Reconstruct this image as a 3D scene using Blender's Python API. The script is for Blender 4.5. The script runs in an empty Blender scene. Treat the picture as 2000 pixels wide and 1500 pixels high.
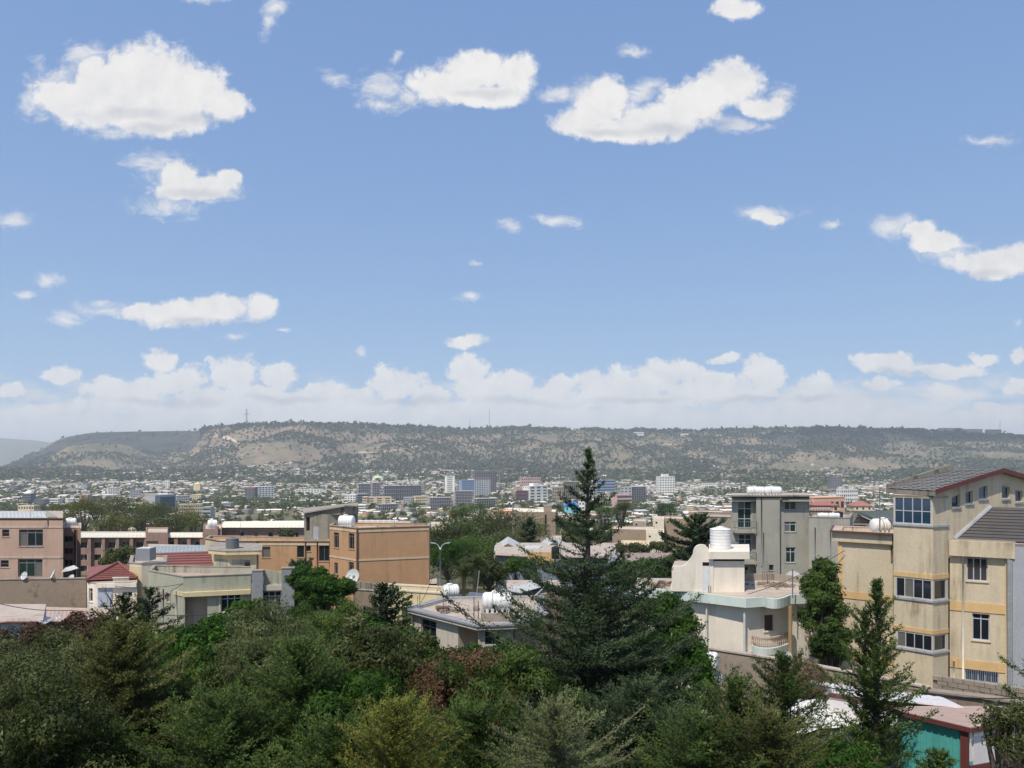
import bpy, math, random
import numpy as np
from mathutils import Vector
sc = bpy.context.scene
COL = sc.collection
F = 1500.0          # focal length in photo pixels (2000 px wide)
CZ = 16.0           # eye height above the garden below
R = math.radians
# ------------------------------------------------------------------ camera
cam = bpy.data.cameras.new('camera')
cam.lens = 27.0; cam.sensor_width = 36.0; cam.shift_y = 0.075
cam.clip_start = 0.1; cam.clip_end = 60000
cam_o = bpy.data.objects.new('camera', cam); COL.objects.link(cam_o)
cam_o.location = (0, 0, CZ); cam_o.rotation_euler = (R(90), 0, 0)
sc.camera = cam_o
# ------------------------------------------------------------------ render / exposure
sc.render.engine = 'CYCLES'
sc.view_settings.view_transform = 'Standard'; sc.view_settings.look = 'None'
sc.view_settings.gamma = 1.0; sc.view_settings.use_curve_mapping = False
EXPO = 0.30
sc.view_settings.exposure = EXPO
cy = sc.cycles
cy.use_denoising = True
cy.max_bounces = 5; cy.diffuse_bounces = 3; cy.glossy_bounces = 2; cy.transmission_bounces = 3
cy.transparent_max_bounces = 12; cy.volume_bounces = 1
cy.use_adaptive_sampling = True; cy.adaptive_threshold = 0.01
# ------------------------------------------------------------------ sun
SUN_EL, SUN_AZ = R(58), R(-150)     # azimuth measured from +Y (view direction) clockwise: behind, left
sdir = Vector((math.sin(SUN_AZ)*math.cos(SUN_EL), math.cos(SUN_AZ)*math.cos(SUN_EL), math.sin(SUN_EL)))
sun = bpy.data.lights.new('sun', 'SUN'); sun.energy = 4.8; sun.angle = R(0.53); sun.color = (1.0, 0.93, 0.82)
sun_o = bpy.data.objects.new('sun', sun); COL.objects.link(sun_o)
sun_o.rotation_euler = sdir.to_track_quat('Z', 'Y').to_euler(); sun_o.location = (0, 0, 300)
# ------------------------------------------------------------------ world: Nishita sky and clouds at infinity
world = bpy.data.worlds.new('World'); sc.world = world; world.use_nodes = True
WN, WL = world.node_tree.nodes, world.node_tree.links
WN.clear()
def wn(t, **k):
    n = WN.new(t)
    for a, v in k.items(): setattr(n, a, v)
    return n
SKY_STR = 0.15
world.cycles.sampling_method = 'MANUAL'; world.cycles.sample_map_resolution = 256
SHADE = True
HAZE = 0.00010
def build_world():
    out = wn('ShaderNodeOutputWorld'); bg = wn('ShaderNodeBackground')
    bg.inputs['Strength'].default_value = SKY_STR
    WL.new(bg.outputs[0], out.inputs['Surface'])
    sky = wn('ShaderNodeTexSky', sky_type='NISHITA', sun_disc=False)
    sky.sun_elevation = SUN_EL; sky.sun_rotation = SUN_AZ
    sky.altitude = 2200; sky.air_density = 1.0; sky.dust_density = 1.2; sky.ozone_density = 1.0
    tc = wn('ShaderNodeTexCoord'); sep = wn('ShaderNodeSeparateXYZ'); WL.new(tc.outputs['Generated'], sep.inputs[0])
    def math_(op, a, b=None, c=None, clamp=False):
        n = wn('ShaderNodeMath', operation=op, use_clamp=clamp)
        for i, v in enumerate((a, b, c)):
            if v is None: continue
            if isinstance(v, (int, float)): n.inputs[i].default_value = v
            else: WL.new(v, n.inputs[i])
        return n.outputs[0]
    # exposure response of the photograph's sky: softer gradient from zenith to horizon
    ss = wn('ShaderNodeSeparateXYZ'); WL.new(sky.outputs[0], ss.inputs[0]); tint = wn('ShaderNodeCombineXYZ')
    for ch, (kk, pw_) in enumerate(SKY_CURVE):
        WL.new(math_('MULTIPLY', math_('POWER', math_('MULTIPLY', ss.outputs[ch], 0.15), pw_), kk/SKY_STR/2**EXPO), tint.inputs[ch])
    # direction as azimuth-like / elevation-like coordinates
    hyp = math_('MAXIMUM', sep.outputs[1], 0.05)
    u = math_('DIVIDE', sep.outputs[0], hyp); v = math_('DIVIDE', sep.outputs[2], hyp)
    comb = wn('ShaderNodeCombineXYZ'); WL.new(u, comb.inputs[0]); WL.new(v, comb.inputs[1]); uv = comb.outputs[0]
    def noise(vec, scale, detail, rough=0.55, dist=0.0, loc=(0, 0, 0), sca=(1, 1, 1), color=False):
        m = wn('ShaderNodeMapping'); m.inputs['Location'].default_value = loc; m.inputs['Scale'].default_value = sca
        WL.new(vec, m.inputs[0])
        n = wn('ShaderNodeTexNoise'); n.inputs['Scale'].default_value = scale; n.inputs['Detail'].default_value = detail
        n.inputs['Roughness'].default_value = rough; n.inputs['Distortion'].default_value = dist
        WL.new(m.outputs[0], n.inputs['Vector'])
        return n.outputs[1 if color else 0]
    # warped coordinates
    wc = noise(uv, 14, 4, 0.55, color=True, loc=(3, 1, 2))
    sub = wn('ShaderNodeVectorMath', operation='SUBTRACT'); WL.new(wc, sub.inputs[0]); sub.inputs[1].default_value = (.5, .5, .5)
    scl = wn('ShaderNodeVectorMath', operation='MULTIPLY'); WL.new(sub.outputs[0], scl.inputs[0]); scl.inputs[1].default_value = (.05, .036, 0)
    add = wn('ShaderNodeVectorMath', operation='ADD'); WL.new(uv, add.inputs[0]); WL.new(scl.outputs[0], add.inputs[1])
    wuv = add.outputs[0]
    ws = wn('ShaderNodeSeparateXYZ'); WL.new(wuv, ws.inputs[0]); last = [ws.outputs[1]]
    def field(lobes, k=0.25):
        acc = None
        for (px, py, rx, ry) in lobes:
            cu, cv = (px-1000)/F, (900-py)/F; a, b = F/rx, F/ry
            # the unused third coordinate carries the running value so that the lobes are worked out one by one
            cb = wn('ShaderNodeCombineXYZ'); WL.new(ws.outputs[0], cb.inputs[0]); WL.new(ws.outputs[1], cb.inputs[1]); WL.new(last[0], cb.inputs[2])
            m = wn('ShaderNodeMapping'); WL.new(cb.outputs[0], m.inputs[0])
            m.inputs['Scale'].default_value = (a, b, 0); m.inputs['Location'].default_value = (-cu*a, -cv*b, 0)
            l = wn('ShaderNodeVectorMath', operation='LENGTH'); WL.new(m.outputs[0], l.inputs[0])
            acc = l.outputs['Value'] if acc is None else math_('SMOOTH_MIN', acc, l.outputs['Value'], k)
            last[0] = acc
        return math_('SUBTRACT', 1.0, acc)
    def smooth(val, lo, hi):
        n = wn('ShaderNodeMapRange', interpolation_type='SMOOTHSTEP'); WL.new(val, n.inputs[0])
        n.inputs[1].default_value = lo; n.inputs[2].default_value = hi
        return n.outputs[0]
    n1 = math_('SUBTRACT', noise(uv, 26, 9, 0.6, 0.3), 0.5)
    n1s = math_('SUBTRACT', noise(uv, 26, 9, 0.6, 0.3, loc=(0.010, -0.016, 0)), 0.5)
    nb = math_('SUBTRACT', noise(uv, 9, 5, 0.5, 0.0, loc=(5, 5, 0)), 0.5)
    nf = math_('SUBTRACT', noise(uv, 95, 6, 0.6, 0.4, loc=(2, 9, 0)), 0.5)
    solid = field(CL_SOLID)
    a_s = smooth(math_('ADD', math_('MULTIPLY', solid, 0.9), math_('ADD', math_('MULTIPLY', n1, 1.0), math_('MULTIPLY', nf, 0.45))), -0.02, 0.36)
    shd = smooth(math_('ADD', field(CL_SHADE, 0.3), math_('MULTIPLY', n1, 0.9)), -0.1, 0.9)
    wis = field(CL_WISP)
    nw = math_('SUBTRACT', noise(uv, 34, 10, 0.68, 0.6, loc=(7, 2, 0), sca=(0.8, 1.2, 1)), 0.5)
    a_w = math_('MULTIPLY', smooth(math_('ADD', math_('MULTIPLY', wis, 0.8), math_('MULTIPLY', nw, 2.0)), 0.05, 0.9), 0.85)
    bank = field(CL_BANK, 0.12)
    a_b = math_('MULTIPLY', smooth(math_('ADD', math_('MULTIPLY', bank, 0.8), math_('ADD', math_('MULTIPLY', n1, 1.5), math_('MULTIPLY', nf, 0.7))), -0.04, 0.28), 0.88)
    # low layer that fills towards the horizon
    lay = noise(uv, 9, 9, 0.60, 0.3, sca=(1, 3.0, 1), loc=(1.3, 0.2, 0))
    vh = wn('ShaderNodeMapRange'); WL.new(v, vh.inputs[0]); vh.inputs[1].default_value = 0.05; vh.inputs[2].default_value = 0.14
    vh.inputs[3].default_value = 0.36; vh.inputs[4].default_value = -0.30
    a_l = math_('MULTIPLY', smooth(math_('ADD', math_('SUBTRACT', lay, 0.5), vh.outputs[0]), -0.06, 0.24), 0.82)
    al = math_('MAXIMUM', math_('MAXIMUM', a_s, a_w), math_('MAXIMUM', a_b, a_l))
    al = math_('MULTIPLY', al, smooth(v, -0.02, 0.0))
    # a cloud's own light and shade: lit towards the sun, greyer at depth and base
    df = math_('MULTIPLY', math_('SUBTRACT', n1, n1s), 0.9)
    sh = math_('ADD', math_('ADD', 0.88, df), math_('SUBTRACT', math_('MULTIPLY', nb, 0.5), math_('MULTIPLY', shd, 0.55)), clamp=True)
    cc = wn('ShaderNodeMix', data_type='RGBA'); WL.new(sh, cc.inputs[0])
    cc.inputs[6].default_value = CLOUD_LO; cc.inputs[7].default_value = CLOUD_HI
    mx = wn('ShaderNodeMix', data_type='RGBA'); WL.new(al, mx.inputs[0])
    WL.new(tint.outputs[0], mx.inputs[6]); WL.new(cc.outputs[2], mx.inputs[7])
    WL.new(mx.outputs[2], bg.inputs['Color'])
SKY_CURVE = ((.525, .50), (.622, .42), (.785, .26))
_k = SKY_STR*2**EXPO
CLOUD_LO = (.56/_k, .58/_k, .63/_k, 1); CLOUD_HI = (.90/_k, .885/_k, .87/_k, 1)
CL_SOLID = [(300,155,105,85),(215,170,95,60),(370,180,85,62),(440,205,60,34),(130,190,80,50),(270,215,190,48),(320,240,110,34),(180,130,40,30),
 (350,348,38,38),(380,370,95,24),(445,355,34,22),
 (930,140,85,52),(1005,145,52,46),(865,170,80,42),(945,190,110,26),
 (1430,165,72,58),(1370,205,85,54),(1280,235,115,40),(1180,200,70,50),(1135,235,60,32),(1210,252,110,26),(1495,212,58,26),
 (1433,14,55,26),(1920,518,105,28),(1985,505,50,32),(1830,475,60,26),(1800,445,45,26),
 (365,607,130,32),(300,603,100,18),(425,598,70,32),(515,597,40,34),(912,662,52,17),(318,697,36,30),(1505,420,34,13)]
CL_SHADE = [(250,222,130,18),(370,236,80,18),(300,250,90,14),(380,378,90,12),(940,186,90,12),(1300,252,120,14),(1400,250,80,14),(1180,252,70,12),(370,625,110,9),(1920,534,80,10),(1760,735,100,12),(330,785,160,12),(560,778,120,10),(800,782,120,10),(1010,785,120,10),(1240,782,140,10),(1450,785,110,10),(1590,780,60,9)]
CL_WISP = [(300,312,95,30),(330,345,70,50),(400,372,110,34),(95,557,56,22),(75,200,50,50),(170,105,70,34),(250,255,110,26),(790,190,50,30),(1160,190,70,40),(1455,250,90,22),(1740,440,60,36),(1850,500,70,30),(200,600,70,18),(500,612,60,24),(110,165,80,70),(740,170,65,45),(745,205,60,24),(775,118,22,18),(650,155,45,24),(1230,102,35,20),(540,18,50,26),(525,45,22,30),(395,3,70,16),
 (1085,185,60,22),(1270,180,60,25),(1525,190,50,28),(300,250,120,30),(330,400,90,30),(860,195,80,20),
 (1615,432,36,18),(1770,428,42,22),(1870,480,50,22),(125,627,46,20),(190,587,40,14),(20,428,50,26),(997,442,38,18),(1090,430,60,20),
 (930,520,26,10),(920,580,40,13),(460,656,42,12),(700,690,18,15),(1505,415,70,24),(1980,635,22,16),(1930,270,60,16),(50,580,30,14),(550,650,22,9)]
CL_BANK = [(125,737,55,22),(20,762,36,16),(240,765,95,32),(350,742,75,32),(462,730,58,40),(545,733,48,38),(640,765,50,30),(770,750,75,32),
 (915,730,46,42),(945,770,80,30),(1000,757,62,32),(1150,752,45,30),(1090,752,26,22),(1230,755,90,40),(1310,728,78,30),(1412,698,44,15),(1485,737,58,40),
 (1400,745,70,20),(1590,762,58,30),(1735,716,78,26),(1850,724,105,18),(1930,698,38,16),(1992,694,28,16),(1710,757,50,16),(1850,765,55,15),
 (1560,786,70,13),(1985,752,34,22),(1100,785,120,20),(1300,780,120,20),(700,790,110,20),(450,780,150,26),(1930,800,50,16),(870,800,100,16),(100,800,80,16),(600,775,70,22),(690,765,50,20),(840,775,60,22),(1080,770,70,22),(1180,770,80,24),(1360,765,80,24),(1450,775,90,20),(250,790,120,18),(400,768,90,22),(520,768,90,20)]
build_world()
# ------------------------------------------------------------------ helpers
def P(px, py, Y): return Vector(((px-1000)/F*Y, Y, CZ-(py-900)/F*Y))
def XY(px, Y): return ((px-1000)/F*Y, Y)
def ZP(py, Y): return CZ-(py-900)/F*Y
ORG = {}
def tag(o, label=None, cat=None, group=None, kind=None):
    if label: o['label'] = label
    if cat: o['category'] = cat
    if group: o['group'] = group
    if kind: o['kind'] = kind
    return o
def empty(name, loc, label=None, cat=None, group=None, rz=0.0):
    o = bpy.data.objects.new(name, None); COL.objects.link(o); o.location = loc; o.rotation_euler[2] = rz
    o.empty_display_size = 0.5
    ORG[o.name] = Vector(loc)
    return tag(o, label, cat, group)
def link(name, me, parent=None, loc=None):
    o = bpy.data.objects.new(name, me); COL.objects.link(o)
    if parent is not None:
        o.parent = parent; ORG[o.name] = ORG.get(parent.name, Vector((0, 0, 0)))
    if loc is not None: o.location = loc
    return o
def copy_tree(o, loc=None, rz=None, scale=None, label=None, parent=None, group=None):
    c = o.copy(); COL.objects.link(c)
    if parent is not None: c.parent = parent
    if loc is not None: c.location = loc
    if rz is not None: c.rotation_euler[2] = rz
    if scale is not None: c.scale = scale if hasattr(scale, '__len__') else (scale,)*3
    if label: c['label'] = label
    if group: c['group'] = group
    for ch in list(o.children): copy_tree(ch, parent=c)
    return c
class MB:
    """collects polygons and links them as one mesh object"""
    def __init__(s): s.V = []; s.F = []
    def poly(s, pts):
        n = len(s.V); s.V += [tuple(p) for p in pts]; s.F.append(tuple(range(n, n+len(pts))))
    def prism(s, pts, d):
        """extrude polygon pts (3D) by vector d, closed"""
        n = len(s.V); k = len(pts); d = Vector(d)
        s.V += [tuple(p) for p in pts] + [tuple(Vector(p)+d) for p in pts]
        s.F.append(tuple(range(n+k-1, n-1, -1))); s.F.append(tuple(range(n+k, n+2*k)))
        for i in range(k):
            j = (i+1) % k; s.F.append((n+i, n+j, n+k+j, n+k+i))
    def box(s, x0, x1, y0, y1, z0, z1):
        s.prism([(x0,y0,z0),(x1,y0,z0),(x1,y1,z0),(x0,y1,z0)], (0,0,z1-z0))
    def tube(s, pts, rad, n=6, cap=True):
        pts = [Vector(p) for p in pts]
        if not hasattr(rad, '__len__'): rad = [rad]*len(pts)
        b = len(s.V)
        for i, p in enumerate(pts):
            t = (pts[min(i+1, len(pts)-1)]-pts[max(i-1, 0)]).normalized()
            a = t.cross(Vector((0,0,1)));
            if a.length < 1e-3: a = Vector((1,0,0))
            a.normalize(); c = t.cross(a)
            for k in range(n):
                w = 2*math.pi*k/n
                s.V.append(tuple(p+(a*math.cos(w)+c*math.sin(w))*rad[i]))
        for i in range(len(pts)-1):
            for k in range(n):
                j = (k+1) % n
                s.F.append((b+i*n+k, b+i*n+j, b+(i+1)*n+j, b+(i+1)*n+k))
        if cap:
            s.F.append(tuple(b+k for k in range(n))); e = b+(len(pts)-1)*n
            s.F.append(tuple(e+k for k in reversed(range(n))))
    def lathe(s, prof, n=20, axis='z', off=(0,0,0)):
        b = len(s.V); ox, oy, oz = off
        for r, h in prof:
            for k in range(n):
                w = 2*math.pi*k/n; c, d = r*math.cos(w), r*math.sin(w)
                s.V.append((ox+c, oy+d, oz+h) if axis == 'z' else (ox+h, oy+c, oz+d))
        for i in range(len(prof)-1):
            for k in range(n):
                j = (k+1) % n; s.F.append((b+i*n+k, b+i*n+j, b+(i+1)*n+j, b+(i+1)*n+k))
        s.F.append(tuple(b+k for k in reversed(range(n)))); e = b+(len(prof)-1)*n
        s.F.append(tuple(e+k for k in range(n)))
    def build(s, name, mat, parent=None, smooth=False, loc=None):
        o = Vector((0,0,0)) if parent is None else ORG.get(parent.name, Vector((0,0,0)))
        me = bpy.data.meshes.new(name)
        me.from_pydata([(v[0]-o.x, v[1]-o.y, v[2]-o.z) for v in s.V], [], s.F)
        me.materials.append(mat)
        if smooth: me.polygons.foreach_set('use_smooth', [True]*len(me.polygons))
        me.update()
        return link(name, me, parent, loc)
def np_mesh(name, V, Q, mat, attrs=None, nv=4, smooth=False):
    """V (n,3) array, Q (m,nv) index array"""
    me = bpy.data.meshes.new(name); V = np.asarray(V, np.float32); Q = np.asarray(Q, np.int32)
    me.vertices.add(len(V)); me.vertices.foreach_set('co', V.ravel())
    me.loops.add(Q.size); me.loops.foreach_set('vertex_index', Q.ravel())
    me.polygons.add(len(Q)); me.polygons.foreach_set('loop_start', np.arange(0, Q.size, nv, dtype=np.int32))
    try: me.polygons.foreach_set('loop_total', np.full(len(Q), nv, np.int32))
    except Exception: pass
    if smooth: me.polygons.foreach_set('use_smooth', np.ones(len(Q), bool))
    for k, (dom, typ, arr) in (attrs or {}).items():
        a = me.attributes.new(k, typ, dom)
        arr = np.asarray(arr, np.float32)
        a.data.foreach_set('value' if typ == 'FLOAT' else 'color', arr.ravel())
    me.materials.append(mat); me.update(calc_edges=True)
    return me
# value noise
def _hash(ix, iy, s):
    h = (ix.astype(np.int64)*374761393 + iy.astype(np.int64)*668265263 + s*974711) & 0x7fffffff
    h = ((h ^ (h >> 13))*1274126177) & 0x7fffffff
    return ((h ^ (h >> 16)) & 0xffff)/65535.0
def vnoise(x, y, s=0):
    x = np.asarray(x, float); y = np.asarray(y, float)
    ix, iy = np.floor(x), np.floor(y); fx, fy = x-ix, y-iy
    fx = fx*fx*(3-2*fx); fy = fy*fy*(3-2*fy)
    a, b = _hash(ix, iy, s), _hash(ix+1, iy, s); c, d = _hash(ix, iy+1, s), _hash(ix+1, iy+1, s)
    return (a*(1-fx)+b*fx)*(1-fy)+(c*(1-fx)+d*fx)*fy
def fbm(x, y, o=4, s=0):
    t = 0; a = 0.5; f = 1.0
    for i in range(o): t = t+a*vnoise(x*f, y*f, s+i); a *= 0.5; f *= 2.03
    return t
# ------------------------------------------------------------------ materials
def new_mat(name):
    m = bpy.data.materials.new(name); m.use_nodes = True
    b = m.node_tree.nodes['Principled BSDF']
    return m, m.node_tree.nodes, m.node_tree.links, b
def nnode(N, t, **k):
    n = N.new(t)
    for a, v in k.items(): setattr(n, a, v)
    return n
def noise_fac(N, L, vec, scale, detail, lo, hi, sca=(1,1,1), rough=0.6):
    m = nnode(N, 'ShaderNodeMapping'); m.inputs['Scale'].default_value = sca; L.new(vec, m.inputs[0])
    n = nnode(N, 'ShaderNodeTexNoise'); n.inputs['Scale'].default_value = scale; n.inputs['Detail'].default_value = detail
    n.inputs['Roughness'].default_value = rough; L.new(m.outputs[0], n.inputs['Vector'])
    r = nnode(N, 'ShaderNodeMapRange'); L.new(n.outputs[0], r.inputs[0]); r.inputs[1].default_value = lo; r.inputs[2].default_value = hi
    return r.outputs[0]
def mixc(N, L, fac, a, b, blend='MIX'):
    m = nnode(N, 'ShaderNodeMix', data_type='RGBA', blend_type=blend)
    for i, v in ((0, fac), (6, a), (7, b)):
        if isinstance(v, (int, float)): m.inputs[i].default_value = v
        elif isinstance(v, (tuple, list)): m.inputs[i].default_value = (*v[:3], 1)
        else: L.new(v, m.inputs[i])
    return m.outputs[2]
def surf(name, col, stain=0.35, scol=None, rough=0.88, big=0.35, bump=0.13, streak=True, metal=0.0, fine=9.0):
    """weathered plaster / concrete / painted metal with world-anchored grime, vertical run marks and grain"""
    m, N, L, b = new_mat(name)
    g = nnode(N, 'ShaderNodeNewGeometry'); pos = g.outputs['Position']
    scol = scol or tuple(c*0.42 for c in col)
    c1 = mixc(N, L, noise_fac(N, L, pos, big, 5, 0.3, 0.7), tuple(c*0.88 for c in col), tuple(min(1, c*1.08) for c in col))
    f2 = noise_fac(N, L, pos, fine, 4, 0.35, 0.65)
    c2 = mixc(N, L, f2, c1, tuple(c*0.93 for c in col)) if False else mixc(N, L, 0.07, c1, f2, 'OVERLAY')
    if stain > 0:
        s1 = noise_fac(N, L, pos, 1.7, 8, 0.50, 0.74, (1, 1, 0.09) if streak else (1, 1, 1), 0.65)
        s2 = noise_fac(N, L, pos, 0.5, 4, 0.35, 0.65)
        mm = nnode(N, 'ShaderNodeMath', operation='MULTIPLY'); L.new(s1, mm.inputs[0]); L.new(s2, mm.inputs[1])
        mm2 = nnode(N, 'ShaderNodeMath', operation='MULTIPLY', use_clamp=True); L.new(mm.outputs[0], mm2.inputs[0]); mm2.inputs[1].default_value = stain*2.8
        c2 = mixc(N, L, mm2.outputs[0], c2, scol)
    L.new(c2, b.inputs['Base Color'])
    b.inputs['Roughness'].default_value = rough; b.inputs['Metallic'].default_value = metal
    if bump > 0:
        bp = nnode(N, 'ShaderNodeBump'); bp.inputs['Strength'].default_value = bump; bp.inputs['Distance'].default_value = 0.03
        L.new(noise_fac(N, L, pos, fine*1.6, 5, 0, 1), bp.inputs['Height']); L.new(bp.outputs[0], b.inputs['Normal'])
    return m
def plain(name, col, rough=0.5, metal=0.0, spec=0.5):
    m, N, L, b = new_mat(name)
    g = nnode(N, 'ShaderNodeNewGeometry')
    c = mixc(N, L, noise_fac(N, L, g.outputs['Position'], 2.5, 5, 0.3, 0.75), col, tuple(x*0.8 for x in col))
    L.new(c, b.inputs['Base Color']); b.inputs['Roughness'].default_value = rough; b.inputs['Metallic'].default_value = metal
    b.inputs['Specular IOR Level'].default_value = spec
    return m
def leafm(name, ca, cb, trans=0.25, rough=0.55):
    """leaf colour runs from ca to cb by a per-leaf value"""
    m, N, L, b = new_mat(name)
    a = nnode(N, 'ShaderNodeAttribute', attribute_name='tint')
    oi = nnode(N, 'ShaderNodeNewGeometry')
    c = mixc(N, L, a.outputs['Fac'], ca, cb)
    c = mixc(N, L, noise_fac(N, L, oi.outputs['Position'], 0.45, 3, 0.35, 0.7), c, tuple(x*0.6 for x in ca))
    L.new(c, b.inputs['Base Color']); b.inputs['Roughness'].default_value = rough; b.inputs['Specular IOR Level'].default_value = 0.12
    t = nnode(N, 'ShaderNodeBsdfTranslucent'); L.new(c, t.inputs[0])
    ms = nnode(N, 'ShaderNodeMixShader'); ms.inputs[0].default_value = trans
    L.new(b.outputs[0], ms.inputs[1]); L.new(t.outputs[0], ms.inputs[2])
    L.new(ms.outputs[0], N['Material Output'].inputs['Surface'])
    return m
def attrm(name, rough=0.85):
    """base colour from the mesh's own colour attribute (one colour for each house or roof)"""
    m, N, L, b = new_mat(name)
    a = nnode(N, 'ShaderNodeAttribute', attribute_name='col'); g = nnode(N, 'ShaderNodeNewGeometry')
    c = mixc(N, L, noise_fac(N, L, g.outputs['Position'], 0.25, 4, 0.35, 0.75), a.outputs['Color'], (0.55, 0.52, 0.48), 'MULTIPLY')
    L.new(c, b.inputs['Base Color']); b.inputs['Roughness'].default_value = rough
    return m
M = {}
M['tan'] = surf('tan_plaster', (0.57, 0.475, 0.335), 0.5, (0.22, 0.16, 0.10))
M['ochre'] = surf('ochre_paint', (0.62, 0.41, 0.19), 0.3)
M['maroon'] = surf('maroon_metal', (0.13, 0.035, 0.03), 0.2, rough=0.6)
M['grey'] = surf('grey_render', (0.36, 0.34, 0.29), 0.35)
M['greyblue'] = surf('grey_blue_render', (0.34, 0.35, 0.37), 0.35)
M['white'] = surf('white_wall_paint', (0.77, 0.69, 0.58), 0.25)
M['cream'] = surf('cream_wall_paint', (0.62, 0.56, 0.44), 0.3)
M['mint'] = surf('pale_mint_band', (0.56, 0.62, 0.57), 0.3)
M['beige'] = surf('beige_plaster', (0.50, 0.45, 0.37), 0.35)
M['orange'] = surf('orange_plaster', (0.49, 0.29, 0.155), 0.22)
M['creamband'] = surf('cream_band', (0.58, 0.47, 0.32), 0.2)
M['pink'] = surf('pink_plaster', (0.48, 0.325, 0.25), 0.25)
M['pinkdark'] = surf('dusty_pink_plaster', (0.32, 0.205, 0.165), 0.35)
M['palepink'] = surf('pale_pink_plaster', (0.52, 0.40, 0.32), 0.5)
M['green'] = surf('sage_green_plaster', (0.375, 0.37, 0.285), 0.6, (0.12, 0.12, 0.09))
M['yellow'] = surf('pale_yellow_plaster', (0.60, 0.50, 0.30), 0.35)
M['stone'] = surf('rough_grey_stone', (0.27, 0.27, 0.28), 0.3, streak=False, big=1.5, bump=0.8, fine=5)
M['concrete'] = surf('weathered_concrete', (0.32, 0.28, 0.23), 0.6, (0.12, 0.10, 0.08))
M['oldconc'] = surf('blackened_concrete', (0.25, 0.225, 0.18), 1.0, (0.045, 0.04, 0.035), big=1.2)
M['mud'] = surf('brown_plastered_wall', (0.27, 0.205, 0.15), 0.4, streak=False, big=0.25)
M['roofdirt'] = surf('dusty_roof_concrete', (0.46, 0.38, 0.31), 0.5, (0.24, 0.19, 0.15), streak=False)
M['pinkroof'] = surf('faded_pink_metal_roof', (0.47, 0.33, 0.27), 0.45, (0.22, 0.16, 0.12), rough=0.6)
M['redroof'] = surf('red_metal_tile', (0.24, 0.085, 0.065), 0.3, rough=0.55)
M['whiteroof'] = surf('pale_cream_metal_roof', (0.72, 0.65, 0.51), 0.15, rough=0.5)
M['greyroof'] = surf('pale_grey_metal_roof', (0.50, 0.51, 0.48), 0.35, (0.26, 0.2, 0.15), rough=0.5)
M['blueroof'] = surf('blue_grey_metal_roof', (0.30, 0.34, 0.34), 0.3, rough=0.55)
M['brownroof'] = surf('brown_metal_roof', (0.31, 0.225, 0.20), 0.3, rough=0.6)
M['tile'] = surf('dark_grey_roof_tile', (0.085, 0.077, 0.072), 0.2, streak=False, rough=0.7)
M['slate'] = surf('grey_slate_tile', (0.27, 0.255, 0.24), 0.35, streak=False, rough=0.7)
M['wallblue'] = surf('blue_grey_wall_paint', (0.19, 0.22, 0.28), 0.3)
M['sheetblue'] = surf('pale_blue_metal_cladding', (0.40, 0.44, 0.52), 0.25)
M['teal'] = surf('teal_painted_metal', (0.075, 0.36, 0.33), 0.25)
M['lilac'] = surf('white_lilac_cladding', (0.64, 0.61, 0.61), 0.2)
M['tarp'] = surf('white_tarpaulin', (0.74, 0.72, 0.66), 0.25, streak=False, bump=0.5, fine=2)
M['block'] = surf('hollow_block', (0.30, 0.245, 0.19), 0.4, streak=False, big=2.0)
M['mortar'] = surf('grey_mortar', (0.20, 0.17, 0.14), 0.2, streak=False)
M['frame'] = plain('white_window_frame', (0.50, 0.51, 0.54), 0.45)
M['dframe'] = plain('grey_window_frame', (0.16, 0.17, 0.19), 0.45)
M['glass'] = plain('dark_window_glass', (0.012, 0.017, 0.022), 0.06, spec=0.8)
M['curtain'] = plain('curtain_behind_glass', (0.16, 0.15, 0.13), 0.25)
M['bglass'] = plain('blue_tinted_glass', (0.02, 0.05, 0.09), 0.04, spec=1.0)
M['gglass'] = plain('green_tinted_glass', (0.012, 0.035, 0.026), 0.06, spec=0.8)
M['brownwood'] = plain('brown_shutter', (0.12, 0.07, 0.05), 0.6)
M['door'] = plain('white_metal_door', (0.72, 0.72, 0.72), 0.5)
M['dark'] = plain('dark_interior', (0.02, 0.018, 0.017), 0.9, spec=0.1)
M['tank'] = plain('white_tank_plastic', (0.80, 0.79, 0.76), 0.38)
M['tankd'] = plain('dark_grey_tank', (0.15, 0.155, 0.165), 0.5)
M['tankg'] = plain('grey_tank', (0.27, 0.28, 0.29), 0.5)
M['black'] = plain('black_plastic', (0.02, 0.02, 0.025), 0.45)
M['dish'] = plain('pale_dish_paint', (0.62, 0.62, 0.60), 0.5)
M['metal'] = plain('galvanised_pole', (0.48, 0.50, 0.52), 0.45, 0.3)
M['rust'] = plain('rusty_steel', (0.10, 0.055, 0.035), 0.8)
M['pipe'] = plain('white_pipe', (0.66, 0.63, 0.56), 0.5)
M['brownpipe'] = plain('brown_pipe', (0.12, 0.06, 0.04), 0.6)
M['yellowpipe'] = plain('stained_yellow_post', (0.36, 0.26, 0.13), 0.7)
M['timber'] = plain('grey_timber', (0.25, 0.19, 0.13), 0.85)
M['bark'] = surf('tree_bark', (0.11, 0.085, 0.065), 0.3, streak=False, fine=14, bump=0.6)
M['wire'] = plain('black_cable', (0.02, 0.02, 0.02), 0.6)
M['bluetarp'] = plain('blue_plastic_sheet', (0.04, 0.16, 0.50), 0.5)
M['blossom'] = plain('white_blossom', (0.75, 0.72, 0.68), 0.7)
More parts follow.
